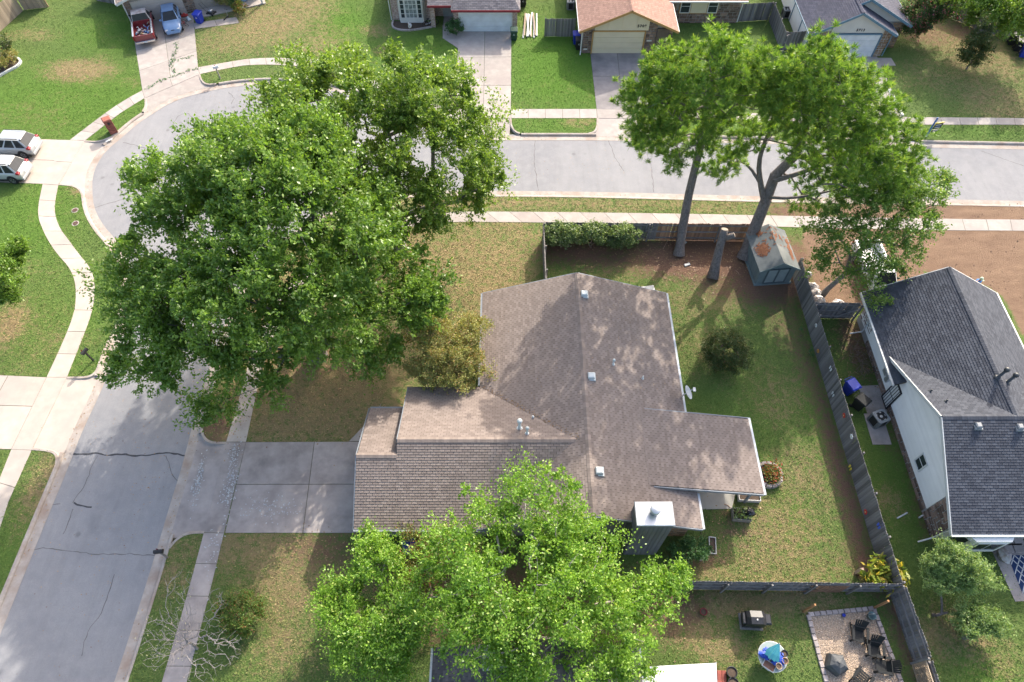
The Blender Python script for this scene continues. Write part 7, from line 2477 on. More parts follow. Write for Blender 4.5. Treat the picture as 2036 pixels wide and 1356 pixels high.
# covered fire pit
t = thing('covered_fire_pit', 'square fire pit under a creased grey cover', 'fire pit', at(1659, 1322) + Vector((0, 0, .02)), R(10))
mb = MB()
rr = random.Random(4)
rings = [(.52, .0), (.5, .3), (.42, .5), (.22, .62), (.0, .68)]
vs = []
for r_, z in rings:
    for k in range(10):
        a = 2 * math.pi * k / 10
        q = r_ * (1.12 if k % 2 else .92) * (1 + rr.uniform(-.05, .05))
        vs.append((q * math.cos(a), q * math.sin(a), z + rr.uniform(-.03, .03)))
mb.add(vs, [(i * 10 + k, i * 10 + (k + 1) % 10, (i + 1) * 10 + (k + 1) % 10, (i + 1) * 10 + k) for i in range(4) for k in range(10)])
mb.build('cover', mat('cover_fabric', (.075, .08, .085), (.055, .06, .065), 5, .6), t)
# bucket, stakes, ball
p = at(1728, 1227)
t = thing('bucket', 'teal metal bucket in the gravel corner', 'bucket', p + Vector((0, 0, .02)))
MB().lathe([(.15, 0), (.2, .36), (.215, .37), (.19, .36), (.15, .06), (.01, .05)], 16).build('pail', mat('teal_metal', (.16, .24, .24), None, 4, .5), t, True)
MB().tube([(.2 * math.cos(R(a)), .05, .36 + .2 * math.sin(R(a))) for a in range(0, 181, 20)], .008, 5).build('handle', M_METAL, t)
for px, py, tx, ty, lab in ((1597, 1216, 1635, 1196, 'upright orange timber post at the left gravel corner'), (1737, 1209, 1777, 1190, 'upright orange timber post at the right gravel corner')):
    p = at(px, py)
    o_ = MB().bev(-.05, .05, -.05, .05, 0, 1.7, .012).build('timber_post', mat('fresh_timber', (.42, .22, .10), (.33, .17, .075), 3, .85, stretch=(4, 4, .6)))
    o_.location = p
    tag(o_, lab, 'post', 'timber posts at the gravel')
t = thing('corner_post', 'short pale timber post beside the canna clump', 'post', at(1703, 1139))
MB().bev(-.09, .09, -.09, .09, 0, .75, .02).build('post', mat('pale_timber', (.45, .32, .25), None, 4, .9), t)
o_ = MB().lathe([(.01, 0), (.08, .04), (.1, .1), (.08, .16), (.01, .2)], 12).build('ball', M_BLUEBIN)
o_.location = at(1676, 1224) + Vector((0, 0, .02))
tag(o_, 'small blue ball on the gravel', 'ball')

# --- grill under its cover
t = thing('covered_grill', 'barbecue grill under a black cover on the lower lawn', 'grill', at(1492, 1236), R(-3))
mb = MB()
pts = [(-.5, 0), (-.5, .85), (-.46, .95), (-.3, 1.12), (.3, 1.15), (.48, .98), (.5, .85), (.5, 0)]
n = len(pts)
rr = random.Random(2)
vs = [(x + rr.uniform(-.02, .02), -.33 + rr.uniform(-.02, .02), z) for x, z in pts] + [(x, 0, z + (.06 if z > .9 else 0)) for x, z in pts] + [(x + rr.uniform(-.02, .02), .33, z * .97) for x, z in pts]
mb.add(vs, [tuple(range(n)), tuple(range(3 * n - 1, 2 * n - 1, -1))] + [(j * n + i, (j + 1) * n + i, (j + 1) * n + (i + 1) % n, j * n + (i + 1) % n) for j in range(2) for i in range(n)])
mb.build('cover', mat('black_vinyl', (.016, .016, .018), (.03, .03, .032), 6, .4, spec=.5), t)
MB().bev(.48, .82, -.26, .26, .62, .9, .06).build('side_shelf_cover', MATS['black_vinyl'], t)
MB().bev(-.66, -.48, -.28, .28, .7, .88, .04).build('side_shelf_cover', MATS['black_vinyl'], t)
MB().lathe([(.04, 0), (.04, .02), (.01, .03)], 10, (.0, -.12, 1.17)).build('badge', M_WHITE, t)
MB().box(-.6, .6, -.42, .4, 0, .03).build('ground_mat', M_RAIL, t)

# --- glass table with folded parasol
tp_ = at(1527, 1310)
t = thing('patio_table', 'round glass patio table on the lower lawn', 'table', tp_)
zt = .72
MB().lathe([(.68, zt), (.72, zt + .005), (.72, zt + .025), (.68, zt + .03), (.01, zt + .03)], 28).build('top', mat('frosted_glass', (.28, .33, .32), (.22, .27, .26), 3, .15, spec=.6), t)
MB().tube([(.72 * math.cos(R(a)), .72 * math.sin(R(a)), zt + .014) for a in range(0, 361, 15)], .02, 6, False).build('rim', M_METAL, t)
for k in range(4):
    a = R(45 + 90 * k)
    MB().tube([(.6 * math.cos(a), .6 * math.sin(a), 0), (.5 * math.cos(a), .5 * math.sin(a), zt)], .02, 6).build('leg', M_METAL, t)
u_ = thing('parasol', 'folded teal parasol lying over the glass table', 'parasol', tp_ + Vector((-.05, .05, zt + .03)))
rr = random.Random(6)
a, b = Vector((-.12, -.1, .28)), Vector((.22, .42, .75))
dd = (b - a).normalized()
Mq = Matrix.Translation(a) @ dd.to_track_quat('Z', 'Y').to_matrix().to_4x4()
vs, L_ = [], (b - a).length
for i, (f, r_) in enumerate(((0, .36), (.35, .28), (.7, .15), (1, .04))):
    for k in range(16):
        q = r_ * (1.15 if k % 2 else .75)
        vs.append(Mq @ Vector((q * math.cos(2 * math.pi * k / 16), q * math.sin(2 * math.pi * k / 16), f * L_)))
MB().add(vs, [(i * 16 + k, i * 16 + (k + 1) % 16, (i + 1) * 16 + (k + 1) % 16, (i + 1) * 16 + k) for i in range(3) for k in range(16)]).build('canopy', mat('teal_fabric', (.06, .30, .36), (.05, .24, .30), 5, .8), u_)
MB().tube([a - dd * .2, b + dd * .06], .02, 8).build('pole', M_WHITE, u_)
t2 = thing('tarpaulin', 'crumpled blue tarpaulin heaped on the glass table', 'tarpaulin', tp_ + Vector((0, 0, zt + .03)))
MB().blob((-.28, .12, .12), (.36, .26, .14), 16, .35, 5).build('fold', mat('blue_tarp', (.02, .07, .42), (.015, .05, .33), 6, .45, spec=.4), t2)
MB().blob((.22, -.12, .12), (.34, .3, .14), 16, .35, 6).build('fold', MATS['blue_tarp'], t2)
M_POT = mat('clay_pot', (.36, .22, .14), None, 4, .8)


def pot(label, p, r_, m, h=.22):
    t = thing('flower_pot', label, 'pot', p, 0, 'pots in the bottom yard')
    MB().lathe([(r_ * .7, 0), (r_, h), (r_ * 1.08, h), (r_ * 1.08, h + .03), (r_ * .92, h + .03), (r_ * .85, h - .04), (.01, h - .05)], 18).build('pot', m, t, True)
    MB().lathe([(r_ * .84, h - .045), (r_ * .8, h - .03), (.01, h - .02)], 14).build('soil', M_SOIL, t)
    return t


pot('black pot on the glass table edge', tp_ + Vector((.55, .12, zt + .03)), .16, M_BLACK)
pot('clay pot on the glass table, right of the tarpaulin', tp_ + Vector((.5, -.22, zt + .03)), .15, M_POT)
pot('pale clay pot on the front of the glass table', tp_ + Vector((.14, -.46, zt + .03)), .15, mat('pale_clay', (.42, .33, .25), None, 4, .8))
pot('black pot by the white canopy, the upper one', at(1452, 1338), .26, M_BLACK, .3)
pot('black pot by the white canopy, the lower one', at(1455, 1360), .26, M_BLACK, .3)
pot('small red pot with a plant near the bright tree', at(1397, 1218), .18, M_RED)
o_ = thing('serving_tray', 'white rimmed tray on the glass table', 'tray', tp_ + Vector((-.28, -.42, zt + .03)), R(-35))
MB().bev(-.3, .3, -.18, .18, 0, .03, .01).build('base', mat('tray_wood', (.25, .12, .08), None, 5, .5), o_)
for q in ((-.31, .31, -.2, -.17), (-.31, .31, .17, .2), (-.31, -.28, -.17, .17), (.28, .31, -.17, .17)):
    MB().box(*q, .0, .06).build('rim', M_WHITE, o_)
# --- white canopy and brick step
ca = [at(1276, 1326, 2.3), at(1424, 1318, 2.3), at(1430, 1440, 2.3), at(1276, 1450, 2.3)]
t = thing('shade_canopy', 'white fabric shade canopy at the bottom edge', 'canopy', (ca[0].x, ca[0].y, 0))
WORLD[t.name] = Matrix.Translation(-Vector((ca[0].x, ca[0].y, 0)))
mb = MB()
nn = 8
for i in range(nn + 1):
    for j in range(nn + 1):
        p = ca[0].lerp(ca[1], i / nn).lerp(ca[3].lerp(ca[2], i / nn), j / nn)
        mb.v.append((p.x, p.y, p.z + .25 * math.sin(math.pi * i / nn) * math.sin(math.pi * j / nn)))
for i in range(nn):
    for j in range(nn):
        q = i * (nn + 1) + j
        mb.f.append((q, q + 1, q + nn + 2, q + nn + 1))
        mb.r.append(0)
cm = mat('white_fabric', (.74, .74, .73), (.68, .68, .68), 2, .8)
o_ = mb.build('fabric', cm, t, True)
for p in ca:
    MB().tube([(p.x, p.y, 0), (p.x, p.y, 2.3)], .03, 6).build('pole', M_METAL, t)
sp_ = [at(1424, 1334), at(1440, 1333), at(1444, 1400), at(1426, 1400)]
t = thing('brick_step', 'red brick step beside the white canopy', 'step', sp_[0])
WORLD[t.name] = Matrix.Translation(-sp_[0])
for k in range(10):
    q = sp_[0].lerp(sp_[3], (k + .5) / 10)
    for j in range(2):
        MB().bev(q.x + .02 + j * .24, q.x + .24 + j * .24, q.y - .085, q.y + .085, 0, .12, .01).build('brick', mat('red_paver', (.30, .09, .07), None, 5, .9, vary=.2), t)

# --- things by the porch of the stone cornered house
def bicycle(label, p, rz, m, k=1.0, lean=0.0):
    t = thing('bicycle', label, 'bicycle', p, rz)
    Ml = Matrix.Rotation(lean, 4, 'X')
    for x in (-.5 * k, .5 * k):
        MB().tube([Ml @ Vector((x + .32 * k * math.cos(R(a)), 0, .33 * k + .32 * k * math.sin(R(a)))) for a in range(0, 361, 20)], .028 * k, 6, False).build('wheel', M_TYRE, t, True)
    pts = [(-.5, .33), (-.1, .33), (.35, .75), (-.2, .8), (-.1, .33)]
    MB().tube([Ml @ Vector((x * k, 0, z * k)) for x, z in pts], .022 * k, 6).build('frame', m, t)
    MB().tube([Ml @ Vector((x * k, 0, z * k)) for x, z in ((.5, .33), (.35, .75), (.33, .95))], .02 * k, 6).build('fork', m, t)
    MB().tube([Ml @ Vector((.3 * k, y, .97 * k)) for y in (-.26 * k, .26 * k)], .018 * k, 6).build('handlebar', M_BLACK, t)
    MB().bev(-.33 * k, -.1 * k, -.07 * k, .07 * k, .84 * k, .9 * k, .02, Ml).build('saddle', M_BLACK, t)
    return t


bicycle('small red and white bicycle lying on the cracked driveway', at(373, 47) + Vector((0, 0, .02)), R(-60), mat('red_frame', (.45, .05, .05), None, 3, .4), .75, R(55))
bicycle('grey bicycle parked against the brick house wall', at(856, 52), R(20), M_METAL, 1.0, R(8))
t = thing('lawn_mower', 'black push mower beside the blue bin on the porch', 'mower', at(421, 28), R(-20))
MB().bev(-.35, .35, -.25, .25, .1, .28, .06).build('deck', M_BLACK, t)
MB().bev(-.15, .15, -.15, .15, .28, .46, .05).build('engine', M_METAL, t)
for x in (-.3, .3):
    for y in (-.28, .28):
        MB().lathe([(.03, -.03), (.11, -.03), (.11, .03), (.03, .03)], 12, (0, 0, 0), Matrix.Translation((x, y, .11)) @ Matrix.Rotation(R(90), 4, 'X')).build('wheel', M_TYRE, t)
MB().tube([(-.3, -.2, .25), (-.95, -.2, .95), (-.95, .2, .95), (-.3, .2, .25)], .016, 6).build('handle', M_BLACK, t)
t = thing('ladder', 'aluminium ladder leaning on the porch wall at the top edge', 'ladder', at(418, 12), R(25))
for s_ in (-.2, .2):
    MB().beam((s_, 0, 0), (s_, .8, 2.2), .05, .03).build('rail', M_METAL, t)
for k in range(7):
    MB().beam((-.2, .1 + k * .105, .3 + k * .28), (.2, .1 + k * .105, .3 + k * .28), .03, .03).build('rung', M_METAL, t)
t = thing('kick_scooter', 'child\'s scooter standing on the walk before the porch', 'scooter', at(450, 37), R(70))
MB().bev(-.3, .3, -.06, .06, .07, .1, .01).build('deck', M_BLACK, t)
MB().tube([(.3, 0, .09), (.36, 0, .75)], .02, 6).build('stem', M_METAL, t)
MB().tube([(.36, -.18, .75), (.36, .18, .75)], .018, 6).build('handlebar', M_BLACK, t)
for x in (-.32, .34):
    MB().lathe([(.02, -.02), (.07, -.02), (.07, .02), (.02, .02)], 10, (0, 0, 0), Matrix.Translation((x, 0, .07)) @ Matrix.Rotation(R(90), 4, 'X')).build('wheel', M_TYRE, t)
for px, py, c, lab in ((425, 8, (.05, .22, .5), 'blue toy boat on the porch'), (436, 7, (.25, .5, .05), 'lime green toy on the porch'), (376, 40, (.55, .62, .66), 'pale blue bucket on the cracked driveway'), (368, 33, (.45, .05, .04), 'red plastic toy at the garage corner')):
    t = thing('toy', lab, 'toy', at(px, py) + Vector((0, 0, .09)), random.uniform(0, 3), 'toys round the porch')
    m = mat('toy_%d' % px, c, None, 3, .4)
    MB().bev(-.3, .3, -.16, .16, 0, .14, .06).build('body', m, t)
    MB().lathe([(.1, .12), (.12, .2), (.06, .28)], 10).build('knob', m, t)
t = thing('paddling_pool', 'round blue paddling pool on the porch at the top edge', 'pool', at(482, 0) + Vector((0, 0, .09)))
MB().lathe([(.6, 0), (.66, .1), (.66, .2), (.6, .26), (.54, .2), (.52, .05), (.01, .04)], 24).build('ring', mat('pool_blue', (.2, .32, .5), None, 3, .3), t, True)

# --- brick house bed, goose, lumber
def ring_bed(name, label, pts, m, hh=.16, wd=.16, soil=None):
    P = resample(smooth_line([at(*q) for q in pts], 2), .3)
    t = thing(name, label, 'flower bed', P[0])
    WORLD[t.name] = Matrix.Translation(-P[0])
    for a, b in zip(P, P[1:]):
        MB().beam(a + Vector((0, 0, hh / 2 - .02)), b + Vector((0, 0, hh / 2 - .02)) - (b - a) * .06, wd, hh).build('edging_stone', m, t)
    MB().prism([(p.x, p.y) for p in P], -.05, .03).build('soil', soil or M_SOIL, t)
    return t


ring_bed('planting_bed', 'curved stone edged bed under the white bay window', [(782, 42), (779, 52), (786, 59), (805, 62), (830, 60), (850, 56), (864, 54), (862, 44)], M_PAVER)
ring_bed('planting_bed', 'white edged planting bed at the left edge', [(-30, 172), (0, 152), (20, 141), (38, 132), (44, 122), (35, 116), (0, 112), (-30, 118)], M_WHITE, .2, .18)
p = at(816, 57)
t = thing('goose_statue', 'white goose statue in the bed under the bay window', 'statue', p, R(-100))
MB().blob((0, 0, .3), (.3, .17, .2), 12, .04, 2).build('body', M_WHITE, t, True)
MB().tube([(.2, 0, .38), (.3, 0, .55), (.3, 0, .72)], [.09, .06, .06], 8).build('neck', M_WHITE, t, True)
MB().blob((.34, 0, .77), (.1, .07, .07), 8, .03, 1).build('head', M_WHITE, t, True)
MB().tube([(.42, 0, .76), (.52, 0, .74)], [.04, .015], 6).build('beak', M_ORANGE, t)
for s_ in (-.07, .07):
    MB().tube([(0, s_, 0), (0, s_, .15)], .02, 6).build('leg', M_ORANGE, t)
t0 = at(1058, 52)
for k in range(9):
    o_ = MB().bev(-.07, .07, -2.0, 1.7, 0, .09, .01).build('stacked_board', [M_WHITE, M_WPLANT, M_FTAN][k % 3])
    o_.location = t0 + Vector((-.75 + (k % 5) * .3 + (.05 if k > 4 else 0), (k * 37 % 10) * .04, .01 + .1 * (k // 5)))
    o_.rotation_euler = (0, 0, R(-4 + (k * 13 % 7)))
    tag(o_, '%s board, %s in the %s layer stacked left of the cream house' % (('white', 'off white', 'tan')[k % 3], ('leftmost', 'second from left', 'middle', 'second from right', 'rightmost')[k % 5], 'lower' if k < 5 else 'upper'), 'board', 'stacked boards')
# --- white kerb stones beside the far driveway
for k in range(12):
    q = at(1762, 168).lerp(at(1793, 226), k / 11)
    o_ = MB().bev(-.12, .12, -.28, .28, 0, .1, .02).build('edging_block', M_WPLANT)
    o_.location = q
    o_.rotation_euler = (0, 0, R(-12))
    tag(o_, 'white edging block by the blue roofed house driveway, %s from the house' % ('first', 'second', 'third', 'fourth', 'fifth', 'sixth', 'seventh', 'eighth', 'ninth', 'tenth', 'eleventh', 'twelfth')[k], 'block', 'white edging blocks')

# --- yard sign by the far street
sg = at(1841, 271)
t = thing('yard_sign', 'blue post yard sign with black and white panel by the far kerb', 'sign', sg, R(12))
M_SBLUE = mat('sign_blue', (.03, .12, .33), None, 3, .5)
M_SYEL = mat('sign_yellow', (.62, .52, .08), None, 3, .5)
MB().bev(-.05, .05, -.05, .05, .0, 1.9, .01).build('post', M_SBLUE, t)
MB().bev(-.06, .06, -.06, .06, .0, .12, .01).build('foot', M_WHITE, t)
MB().beam((0, 0, 1.3), (.95, 0, 1.3), .06, .07).build('arm', M_SYEL, t)
MB().tube([(0, -.06, 1.05), (.1, -.07, 1.2), (.12, -.07, 1.4), (.25, -.07, 1.5)], .03, 6).build('bracket', M_SYEL, t)
pn = MB().box(.2, .9, -.02, .02, .72, 1.24).build('panel', M_BLACK, t)
for k, (zz, ww, mm) in enumerate(((1.1, .5, M_WHITE), (.97, .55, M_SBLUE), (.84, .5, M_WHITE))):
    MB().box(.28, .28 + ww, -.026, .026, zz - .03, zz + .03).build('printed_line', mm, pn)
MB().box(.25, .85, -.02, .02, .38, .62).build('rider_panel', M_BLACK, t)
MB().box(.3, .8, -.026, .026, .46, .54).build('rider_line', M_WHITE, t)

# --- small yard litter
M_STICK = mat('bare_stick', (.40, .26, .18), None, 4, .9)
for (x1_, y1_, x2_, y2_, lab) in ((1462, 538, 1470, 548, 'bent pale stick under the pines'), (1484, 532, 1488, 538, 'short pale stick under the pines'), (1318, 496, 1335, 462, 'long orange stick leaning by the back fence'), (1372, 510, 1378, 512, 'thin twig on the mulch'), (1440, 1003, 1452, 1010, 'thin twig on the brown roof lawn')):
    a, b = at(x1_, y1_), at(x2_, y2_)
    t = thing('stick', lab, 'stick', a)
    WORLD[t.name] = Matrix.Translation(-a)
    MB().tube([a + Vector((0, 0, .03)), a.lerp(b, .5) + Vector((.05, .03, .04)), b + Vector((0, 0, .03))], [.025, .022, .015], 6).build('shaft', M_STICK, t)
for px, py, s_, lab in ((1366, 527, .22, 'pale block on the mulch by the pine'), (1506, 563, .3, 'flat stone below the shed door'), (1287, 575, .5, 'white slab behind the brown house'), (1360, 484, .2, 'pale brick at the back fence')):
    o_ = MB().bev(-s_, s_, -s_ * .45, s_ * .45, 0, .1, .02).build('loose_block', M_WPLANT)
    o_.location = at(px, py)
    o_.rotation_euler = (0, 0, random.uniform(-.6, .6))
    tag(o_, lab, 'block')
for px, py, lab in ((149, 418, 'round meter lid in the kerb strip, the upper one'), (150, 444, 'round meter lid in the kerb strip, the lower one')):
    t = thing('meter_lid', lab, 'lid', at(px, py), 0, 'meter lids')
    MB().lathe([(.2, 0), (.2, .015), (.15, .02), (.01, .02)], 14).build('lid', mat('iron', (.10, .05, .045), None, 5, .7), t)
    MB().lathe([(.27, 0), (.27, .008), (.2, .01)], 14).build('frame', M_CONC, t)
# pipes beside the white sided house
for a, b, lab in (((1783, 1031), (1803, 1020), 'grey pipe lying in the side yard, away from the wall'), ((1826, 1030), (1848, 1017), 'grey pipe lying against the stone base')):
    p, q = at(*a), at(*b)
    o_ = MB().tube([(0, 0, .05), (q.x - p.x, q.y - p.y, .05)], .045, 8).build('loose_pipe', M_GUTTER)
    o_.location = p
    tag(o_, lab, 'pipe')

# ================================================================== person behind the grey roof
hp = at(1950, 556, 1.55)
pr_ = thing('person', 'person in a blue shirt and pale green cap behind the grey roof', 'person', (hp.x - .05, hp.y, 0), R(200))
J = {'pelvis': (0, 0, .95), 'waist': (0, 0, 1.12), 'chest': (0, 0, 1.35), 'neck': (0, .01, 1.5), 'head0': (0, .03, 1.58), 'head': (0, .04, 1.68), 'crown': (0, .03, 1.76)}
ed = [('pelvis', 'waist'), ('waist', 'chest'), ('chest', 'neck'), ('neck', 'head0'), ('head0', 'head'), ('head', 'crown')]
rd = {'pelvis': .15, 'waist': .135, 'chest': .15, 'neck': .055, 'head0': .075, 'head': .095, 'crown': .07}
for s_, nm in ((1, 'l'), (-1, 'r')):
    arm = [(.19, 0, 1.42), (.30, .04, 1.2), (.38, .22, 1.12), (.41, .31, 1.11)] if s_ > 0 else [(.19, 0, 1.42), (.24, .0, 1.14), (.25, .1, .9), (.25, .14, .82)]
    pv = 'chest'
    for k, (q, r_) in enumerate(zip(arm, (.06, .045, .032, .034))):
        kn = nm + 'arm%d' % k
        J[kn] = (q[0] * s_, q[1], q[2])
        rd[kn] = r_
        ed.append((pv, kn))
        pv = kn
    d_ = (Vector(J[nm + 'arm3']) - Vector(J[nm + 'arm2'])).normalized()
    for f in range(5):
        o1 = Vector(J[nm + 'arm3']) + d_ * (.05 if f else .01) + Vector(((f - 2) * .018, 0, -.01))
        o2 = o1 + d_ * (.05 if f else .03) + Vector(((f - 2) * .006 - (.03 if f == 0 else 0), 0, -.015))
        for k, o__ in enumerate((o1, o2)):
            kn = nm + 'f%d%d' % (f, k)
            J[kn] = tuple(o__)
            rd[kn] = .009
            ed.append((nm + 'arm3' if k == 0 else nm + 'f%d0' % f, kn))
    pv = 'pelvis'
    for k, (q, r_) in enumerate(zip([(.1, 0, .88), (.11, .02, .5), (.11, -.02, .1), (.11, .12, .04)], (.1, .065, .045, .04))):
        kn = nm + 'leg%d' % k
        J[kn] = (q[0] * s_, q[1], q[2])
        rd[kn] = r_
        ed.append((pv, kn))
        pv = kn
names = list(J)
me = bpy.data.meshes.new('body')
me.from_pydata([J[k] for k in names], [(names.index(a), names.index(b)) for a, b in ed], [])
bo = obj('body', me, pr_)
sk = bo.modifiers.new('skin', 'SKIN')
for i, k in enumerate(names):
    v = me.skin_vertices[0].data[i]
    v.radius = (rd[k], rd[k])
    v.use_root = (k == 'pelvis')
bo.modifiers.new('sub', 'SUBSURF').levels = 1
bo.modifiers['sub'].render_levels = 1
me.materials.append(mat('skin', (.36, .20, .14), None, 5, .6))
MB().tube([(0, 0, .9), (0, 0, 1.12), (0, 0, 1.35), (0, 0, 1.44), (0, 0, 1.5)], [.17, .155, .185, .17, .08], 12).build('shirt', mat('blue_shirt', (.06, .20, .50), (.05, .16, .42), 6, .85), pr_, True)
for s_, nm in ((1, 'l'), (-1, 'r')):
    MB().tube([Vector(J[nm + 'arm0']), Vector(J[nm + 'arm0']).lerp(Vector(J[nm + 'arm1']), .7)], [.085, .07], 10).build('sleeve', MATS['blue_shirt'], pr_, True)
    MB().tube([(s_ * .1, 0, .95), (s_ * .11, .02, .5), (s_ * .11, -.02, .1)], [.12, .085, .07], 10).build('trouser_leg', mat('denim', (.04, .06, .11), None, 6, .9), pr_, True)
    MB().bev(s_ * .11 - .05, s_ * .11 + .05, -.1, .19, 0, .1, .03).build('shoe', M_BLACK, pr_)
MB().lathe([(.115, 1.68), (.118, 1.73), (.09, 1.79), (.02, 1.81)], 14, (0, .035, 0)).build('cap', mat('cap_green', (.45, .55, .40), None, 3, .8), pr_, True)
MB().bev(-.08, .08, .13, .24, 1.68, 1.695, .005).build('cap_peak', MATS['cap_green'], pr_)
for s_ in (-1, 1):
    MB().blob((s_ * .035, .128, 1.67), (.012, .008, .008), 6, 0).build('eye', M_BLACK, pr_)
    MB().blob((s_ * .098, .03, 1.655), (.014, .025, .035), 6, 0).build('ear', MATS['skin'], pr_)
MB().blob((0, .142, 1.64), (.014, .02, .025), 6, 0).build('nose', MATS['skin'], pr_)
MB().blob((0, .125, 1.6), (.03, .01, .008), 6, 0).build('mouth', mat('lip', (.3, .1, .09), None, 4), pr_)
# ================================================================== grass standing on the lawns
def grass_mat():
    m, nt, p = base_mat('grass_blade', 0.8, 0, 0.15)
    col = None

    def attr(nm):
        a = nt.nodes.new('ShaderNodeAttribute')
        a.attribute_name = nm
        return a.outputs['Fac']
    r = attr('rnd')
    g = _mix(nt, r, (0.085, 0.145, 0.034), (0.150, 0.200, 0.058))
    g = _mix(nt, _math(nt, 'MULTIPLY', attr('lush'), 0.7), g, (0.095, 0.205, 0.022))
    k = _math(nt, 'ADD', attr('dry'), _math(nt, 'MULTIPLY', _math(nt, 'SUBTRACT', _math(nt, 'FRACT', _math(nt, 'MULTIPLY', r, 13.7)), 0.5), 0.6))
    col = _mix(nt, _ramp(nt, k, 0.2, 0.95), g, (0.36, 0.27, 0.14))
    nt.links.new(col, p.inputs['Base Color'])
    return m


rg = np.random.default_rng(99)
NB = 740000
# denser near the camera, where a blade is wider than half a pixel
yy = -6 + 73 * rg.random(NB) ** 1.3
half = 32 + (yy + 6) * .34
xx = (rg.random(NB) * 2 - 1) * half
PB = np.stack([xx, yy], 1)
inside = np.zeros(NB, bool)
for poly in LAWNS:
    inside |= in_poly(PB, poly)
for poly in PAVED:
    inside &= ~in_poly(PB, poly)
for x0, x1, y0, y1 in ((-8, 9.8, 11.5, 26.4), (23.6, 40, 11.3, 26.5), (16.9, 19.8, 29.3, 33.2), (13.5, 13.4, 0, 0), (10, 13.9, 13.1, 17.8), (6.4, 14.6, 56.6, 80), (27, 36, 56.1, 80), (-12, .5, 60, 80)):
    inside &= ~((xx > x0) & (xx < x1) & (yy > y0) & (yy < y1))
inside &= ~in_poly(PB, [(p.x, p.y) for p in gp_])
PB = PB[inside]
pv = patch_vals(PB)
keep = (pv['sand'] < .5) & (rg.random(len(PB)) > pv['dirt'] * 1.1)
PB = PB[keep]
n = len(PB)
ang = rg.random(n) * 2 * math.pi
hgt = (.03 + .04 * rg.random(n))
wd = .016 + .026 * rg.random(n)
lean = rg.normal(size=(n, 2)) * .05
V = np.zeros((n, 3, 3), np.float32)
dx, dy = np.cos(ang) * wd, np.sin(ang) * wd
V[:, 0, 0], V[:, 0, 1] = PB[:, 0] - dx, PB[:, 1] - dy
V[:, 1, 0], V[:, 1, 1] = PB[:, 0] + dx, PB[:, 1] + dy
V[:, 2, 0], V[:, 2, 1], V[:, 2, 2] = PB[:, 0] + lean[:, 0], PB[:, 1] + lean[:, 1], hgt
me = mesh_np('grass', V.reshape(-1, 3), np.arange(n * 3, dtype=np.int32).reshape(n, 3), grass_mat(), rg.random(n))
pv = patch_vals(PB)
for k in ('dry', 'lush'):
    a_ = me.attributes.new(k, 'FLOAT', 'FACE')
    a_.data.foreach_set('value', pv[k].astype(np.float32))
gr_o = obj('grass', me)
tag(gr_o, 'short patchy grass on the lawns', 'grass', kind='stuff')

# ================================================================== fallen leaves, gutter litter, clods
def flat_litter(name, pts, size, m, parent=None, label=None, normal=None):
    rg_ = np.random.default_rng(len(pts))
    n_ = len(pts)
    a = rg_.random(n_) * 6.283
    N_ = np.tile(np.array([0, 0, 1.0]), (n_, 1)) if normal is None else normal
    A_ = np.stack([np.cos(a), np.sin(a), rg_.normal(size=n_) * .15], 1)
    A_ = unit(A_ - N_ * (A_ * N_).sum(1)[:, None] + rg_.normal(size=(n_, 3)) * .1)
    L_ = size * (.6 + .8 * rg_.random(n_))
    V_ = leaf_quads(np.asarray(pts), A_, unit(N_ + rg_.normal(size=(n_, 3)) * .2), L_, L_ * .6)
    o = leaf_obj(name, V_, rg_.random(n_), m, parent)
    o['kind'] = 'stuff'
    if label:
        o['label'] = label
        o['category'] = 'litter'
    return o


ML_DEAD = leaf_mat('dead_leaf', (0.22, 0.13, 0.07), (0.34, 0.22, 0.12), (0.14, 0.08, 0.05), .1)
rg = np.random.default_rng(31)
pts = []
for px, py, rx, ry, k in ((620, 740, 6, 4, 900), (560, 640, 5, 5, 500), (780, 520, 5, 4, 400), (450, 830, 2, 2, 160), (860, 800, 2, 1, 160), (1400, 520, 6, 2, 700), (1250, 500, 5, 1.2, 300), (640, 1090, 3, 1, 200), (850, 1180, 4, 3, 500), (1300, 1200, 3, 2, 200), (1700, 700, 1.5, 3, 250), (1450, 1080, 2, 2, 120)):
    c0 = at(px, py)
    q = rg.normal(size=(k, 2)) * np.array([rx, ry]) * .55 + np.array([c0.x, c0.y])
    pts.append(np.concatenate([q, np.full((k, 1), .045) + rg.random((k, 1)) * .02], 1))
flat_litter('leaf_litter', np.concatenate(pts), .10, ML_DEAD, None, 'scattered dead leaves on the lawns and mulch')
pts = []
for line, sg in ((OUT, -1), (INN, 1)):
    fine = [p for p in resample(offset_line(line, sg * .36), .12) if -50 < p.x < 50 and 0 < p.y < 66]
    for p in fine:
        if rg.random() < .55 * (.3 + .7 * (math.sin(p.x * .7) * math.sin(p.y * .9) > -.1)):
            pts.append((p.x + rg.normal() * .12, p.y + rg.normal() * .12, -.105))
flat_litter('gutter_litter', np.array(pts), .09, ML_DEAD, None, 'dead leaves and dirt gathered along the gutters')
pts = []
for px, py, rx, ry, k in ((240, 880, 3, 5, 90), (300, 950, 2, 4, 80), (180, 1150, 3, 5, 90), (1200, 330, 9, 3, 120), (500, 220, 6, 3, 110)):
    c0 = at(px, py)
    q = rg.normal(size=(k, 2)) * np.array([rx, ry]) * .5 + np.array([c0.x, c0.y])
    pts.append(np.concatenate([q, np.full((k, 1), -.118)], 1))
flat_litter('road_litter', np.concatenate(pts), .07, ML_DEAD, None, 'stray leaves lying on the asphalt')
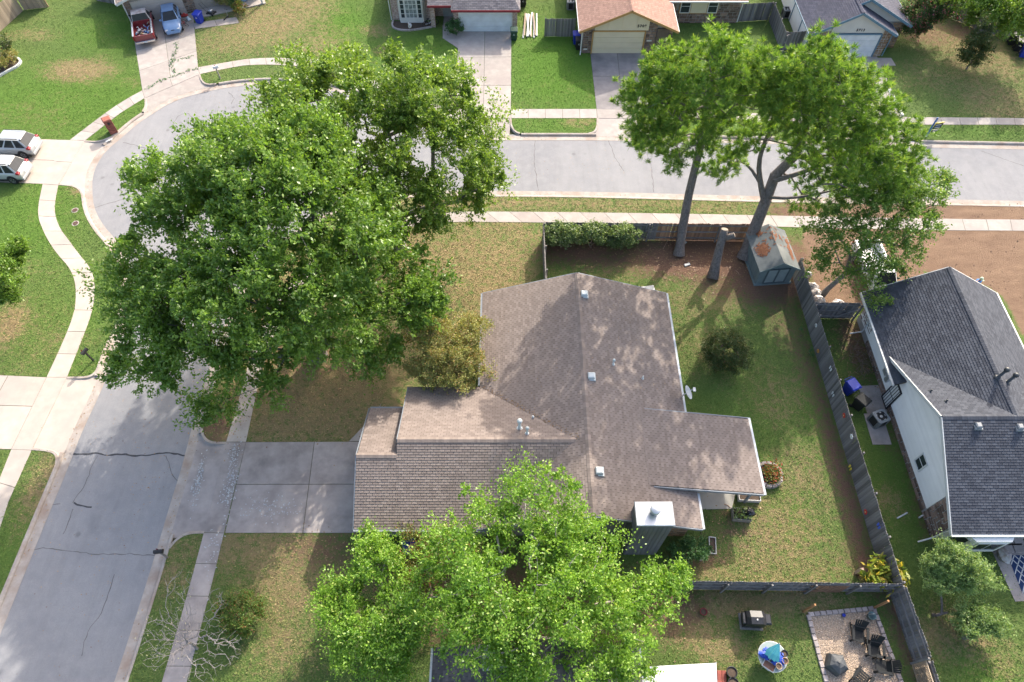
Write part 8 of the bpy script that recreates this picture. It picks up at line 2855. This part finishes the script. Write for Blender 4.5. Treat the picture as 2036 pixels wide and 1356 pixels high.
# leaves caught in the brown roof's valleys and on its slopes
pts, nrm = [], []
for k in range(420):
    u = rg.random()
    if k < 260:
        x, y = XW + (XA - XW) * u, YN + (YR - YN) * u
        x += abs(rg.normal()) * .25
        z = zm(x)
        nv = (-m1, 0, 1)
    else:
        x, y = rg.uniform(-1.5, 9.8), rg.uniform(18.2, 26.5)
        z = zm(x)
        nv = (-m1 if x < XR else m1, 0, 1)
    pts.append((x, y, z + .035))
    nrm.append(nv)
flat_litter('leaf_litter', np.array(pts), .07, ML_DEAD, roof, None, unit(np.array(nrm, float)))
for o_ in roof.children:
    if o_.name.startswith('leaf_litter'):
        o_.matrix_parent_inverse = Matrix.Identity(4)
# clods and stones on the bare lot
mb = MB()
M_CLOD = mat('soil_clod', (.27, .18, .125), (.17, .11, .08), 6, .95, vary=.35)
n_c = 0
while n_c < 900:
    q = np.array([[rg.uniform(20.5, 52), rg.uniform(24, 41)]])
    if not in_poly(q, SAND_POLY)[0] or any(in_poly(q, pl)[0] for pl in PAVED[14:16]):
        n_c += 1 if rg.random() < .2 else 0
        continue
    x, y = q[0]
    s_ = .02 + .07 * rg.random() ** 3
    a = rg.random() * 3
    dx, dy = s_ * math.cos(a), s_ * math.sin(a)
    mb.add([(x + dx, y + dy, 0), (x - dy, y + dx, 0), (x - dx, y - dy, 0), (x + dy, y - dx, 0), (x + dx * .3, y + dy * .3, s_ * .8)], [(0, 1, 4), (1, 2, 4), (2, 3, 4), (3, 0, 4)], rg.random())
    n_c += 1
o_ = mb.build('soil_clods', M_CLOD)
tag(o_, 'clods and small stones on the bare dirt lot', 'soil', kind='stuff')

# flaked white paint on the near driveway and pavement; weeds in the cracked one
pts = []
for px, py, sx, sy, k in ((396, 945, .12, .75, 90), (388, 975, .15, .5, 50), (466, 905, .2, .6, 60), (462, 945, .22, .8, 85), (455, 985, .2, .5, 60), (520, 1008, 1.0, .35, 70), (560, 1015, .7, .35, 40), (425, 1100, .25, .9, 40)):
    c0 = at(px, py)
    q = rg.normal(size=(k, 2)) * np.array([sx, sy]) + np.array([c0.x, c0.y])
    pts.append(np.concatenate([q, np.full((k, 1), .027 if px > 406 else -.03)], 1))
pts = np.concatenate(pts)
o_ = flat_litter('paint_flecks', pts, .10, leaf_mat('flaked_paint', (.34, .355, .36), (.44, .45, .45), None, 0.0), None, 'flaked pale paint on the worn driveway and pavement')
pts = []
for line in ([(352, 84), (351, 100), (342, 118), (340, 128), (348, 145)], [(342, 121), (356, 119), (368, 116), (384, 112)], [(290, 178), (320, 160), (350, 150), (392, 136)]):
    for p in resample(ats(line), .12):
        for _ in range(rg.integers(0, 7)):
            pts.append((p.x + rg.normal() * .1, p.y + rg.normal() * .1, .03 + rg.random() * .05))
flat_litter('crack_weeds', np.array(pts), .13, ML_FERN, None, 'green weeds growing along the cracks of the upper left driveway')
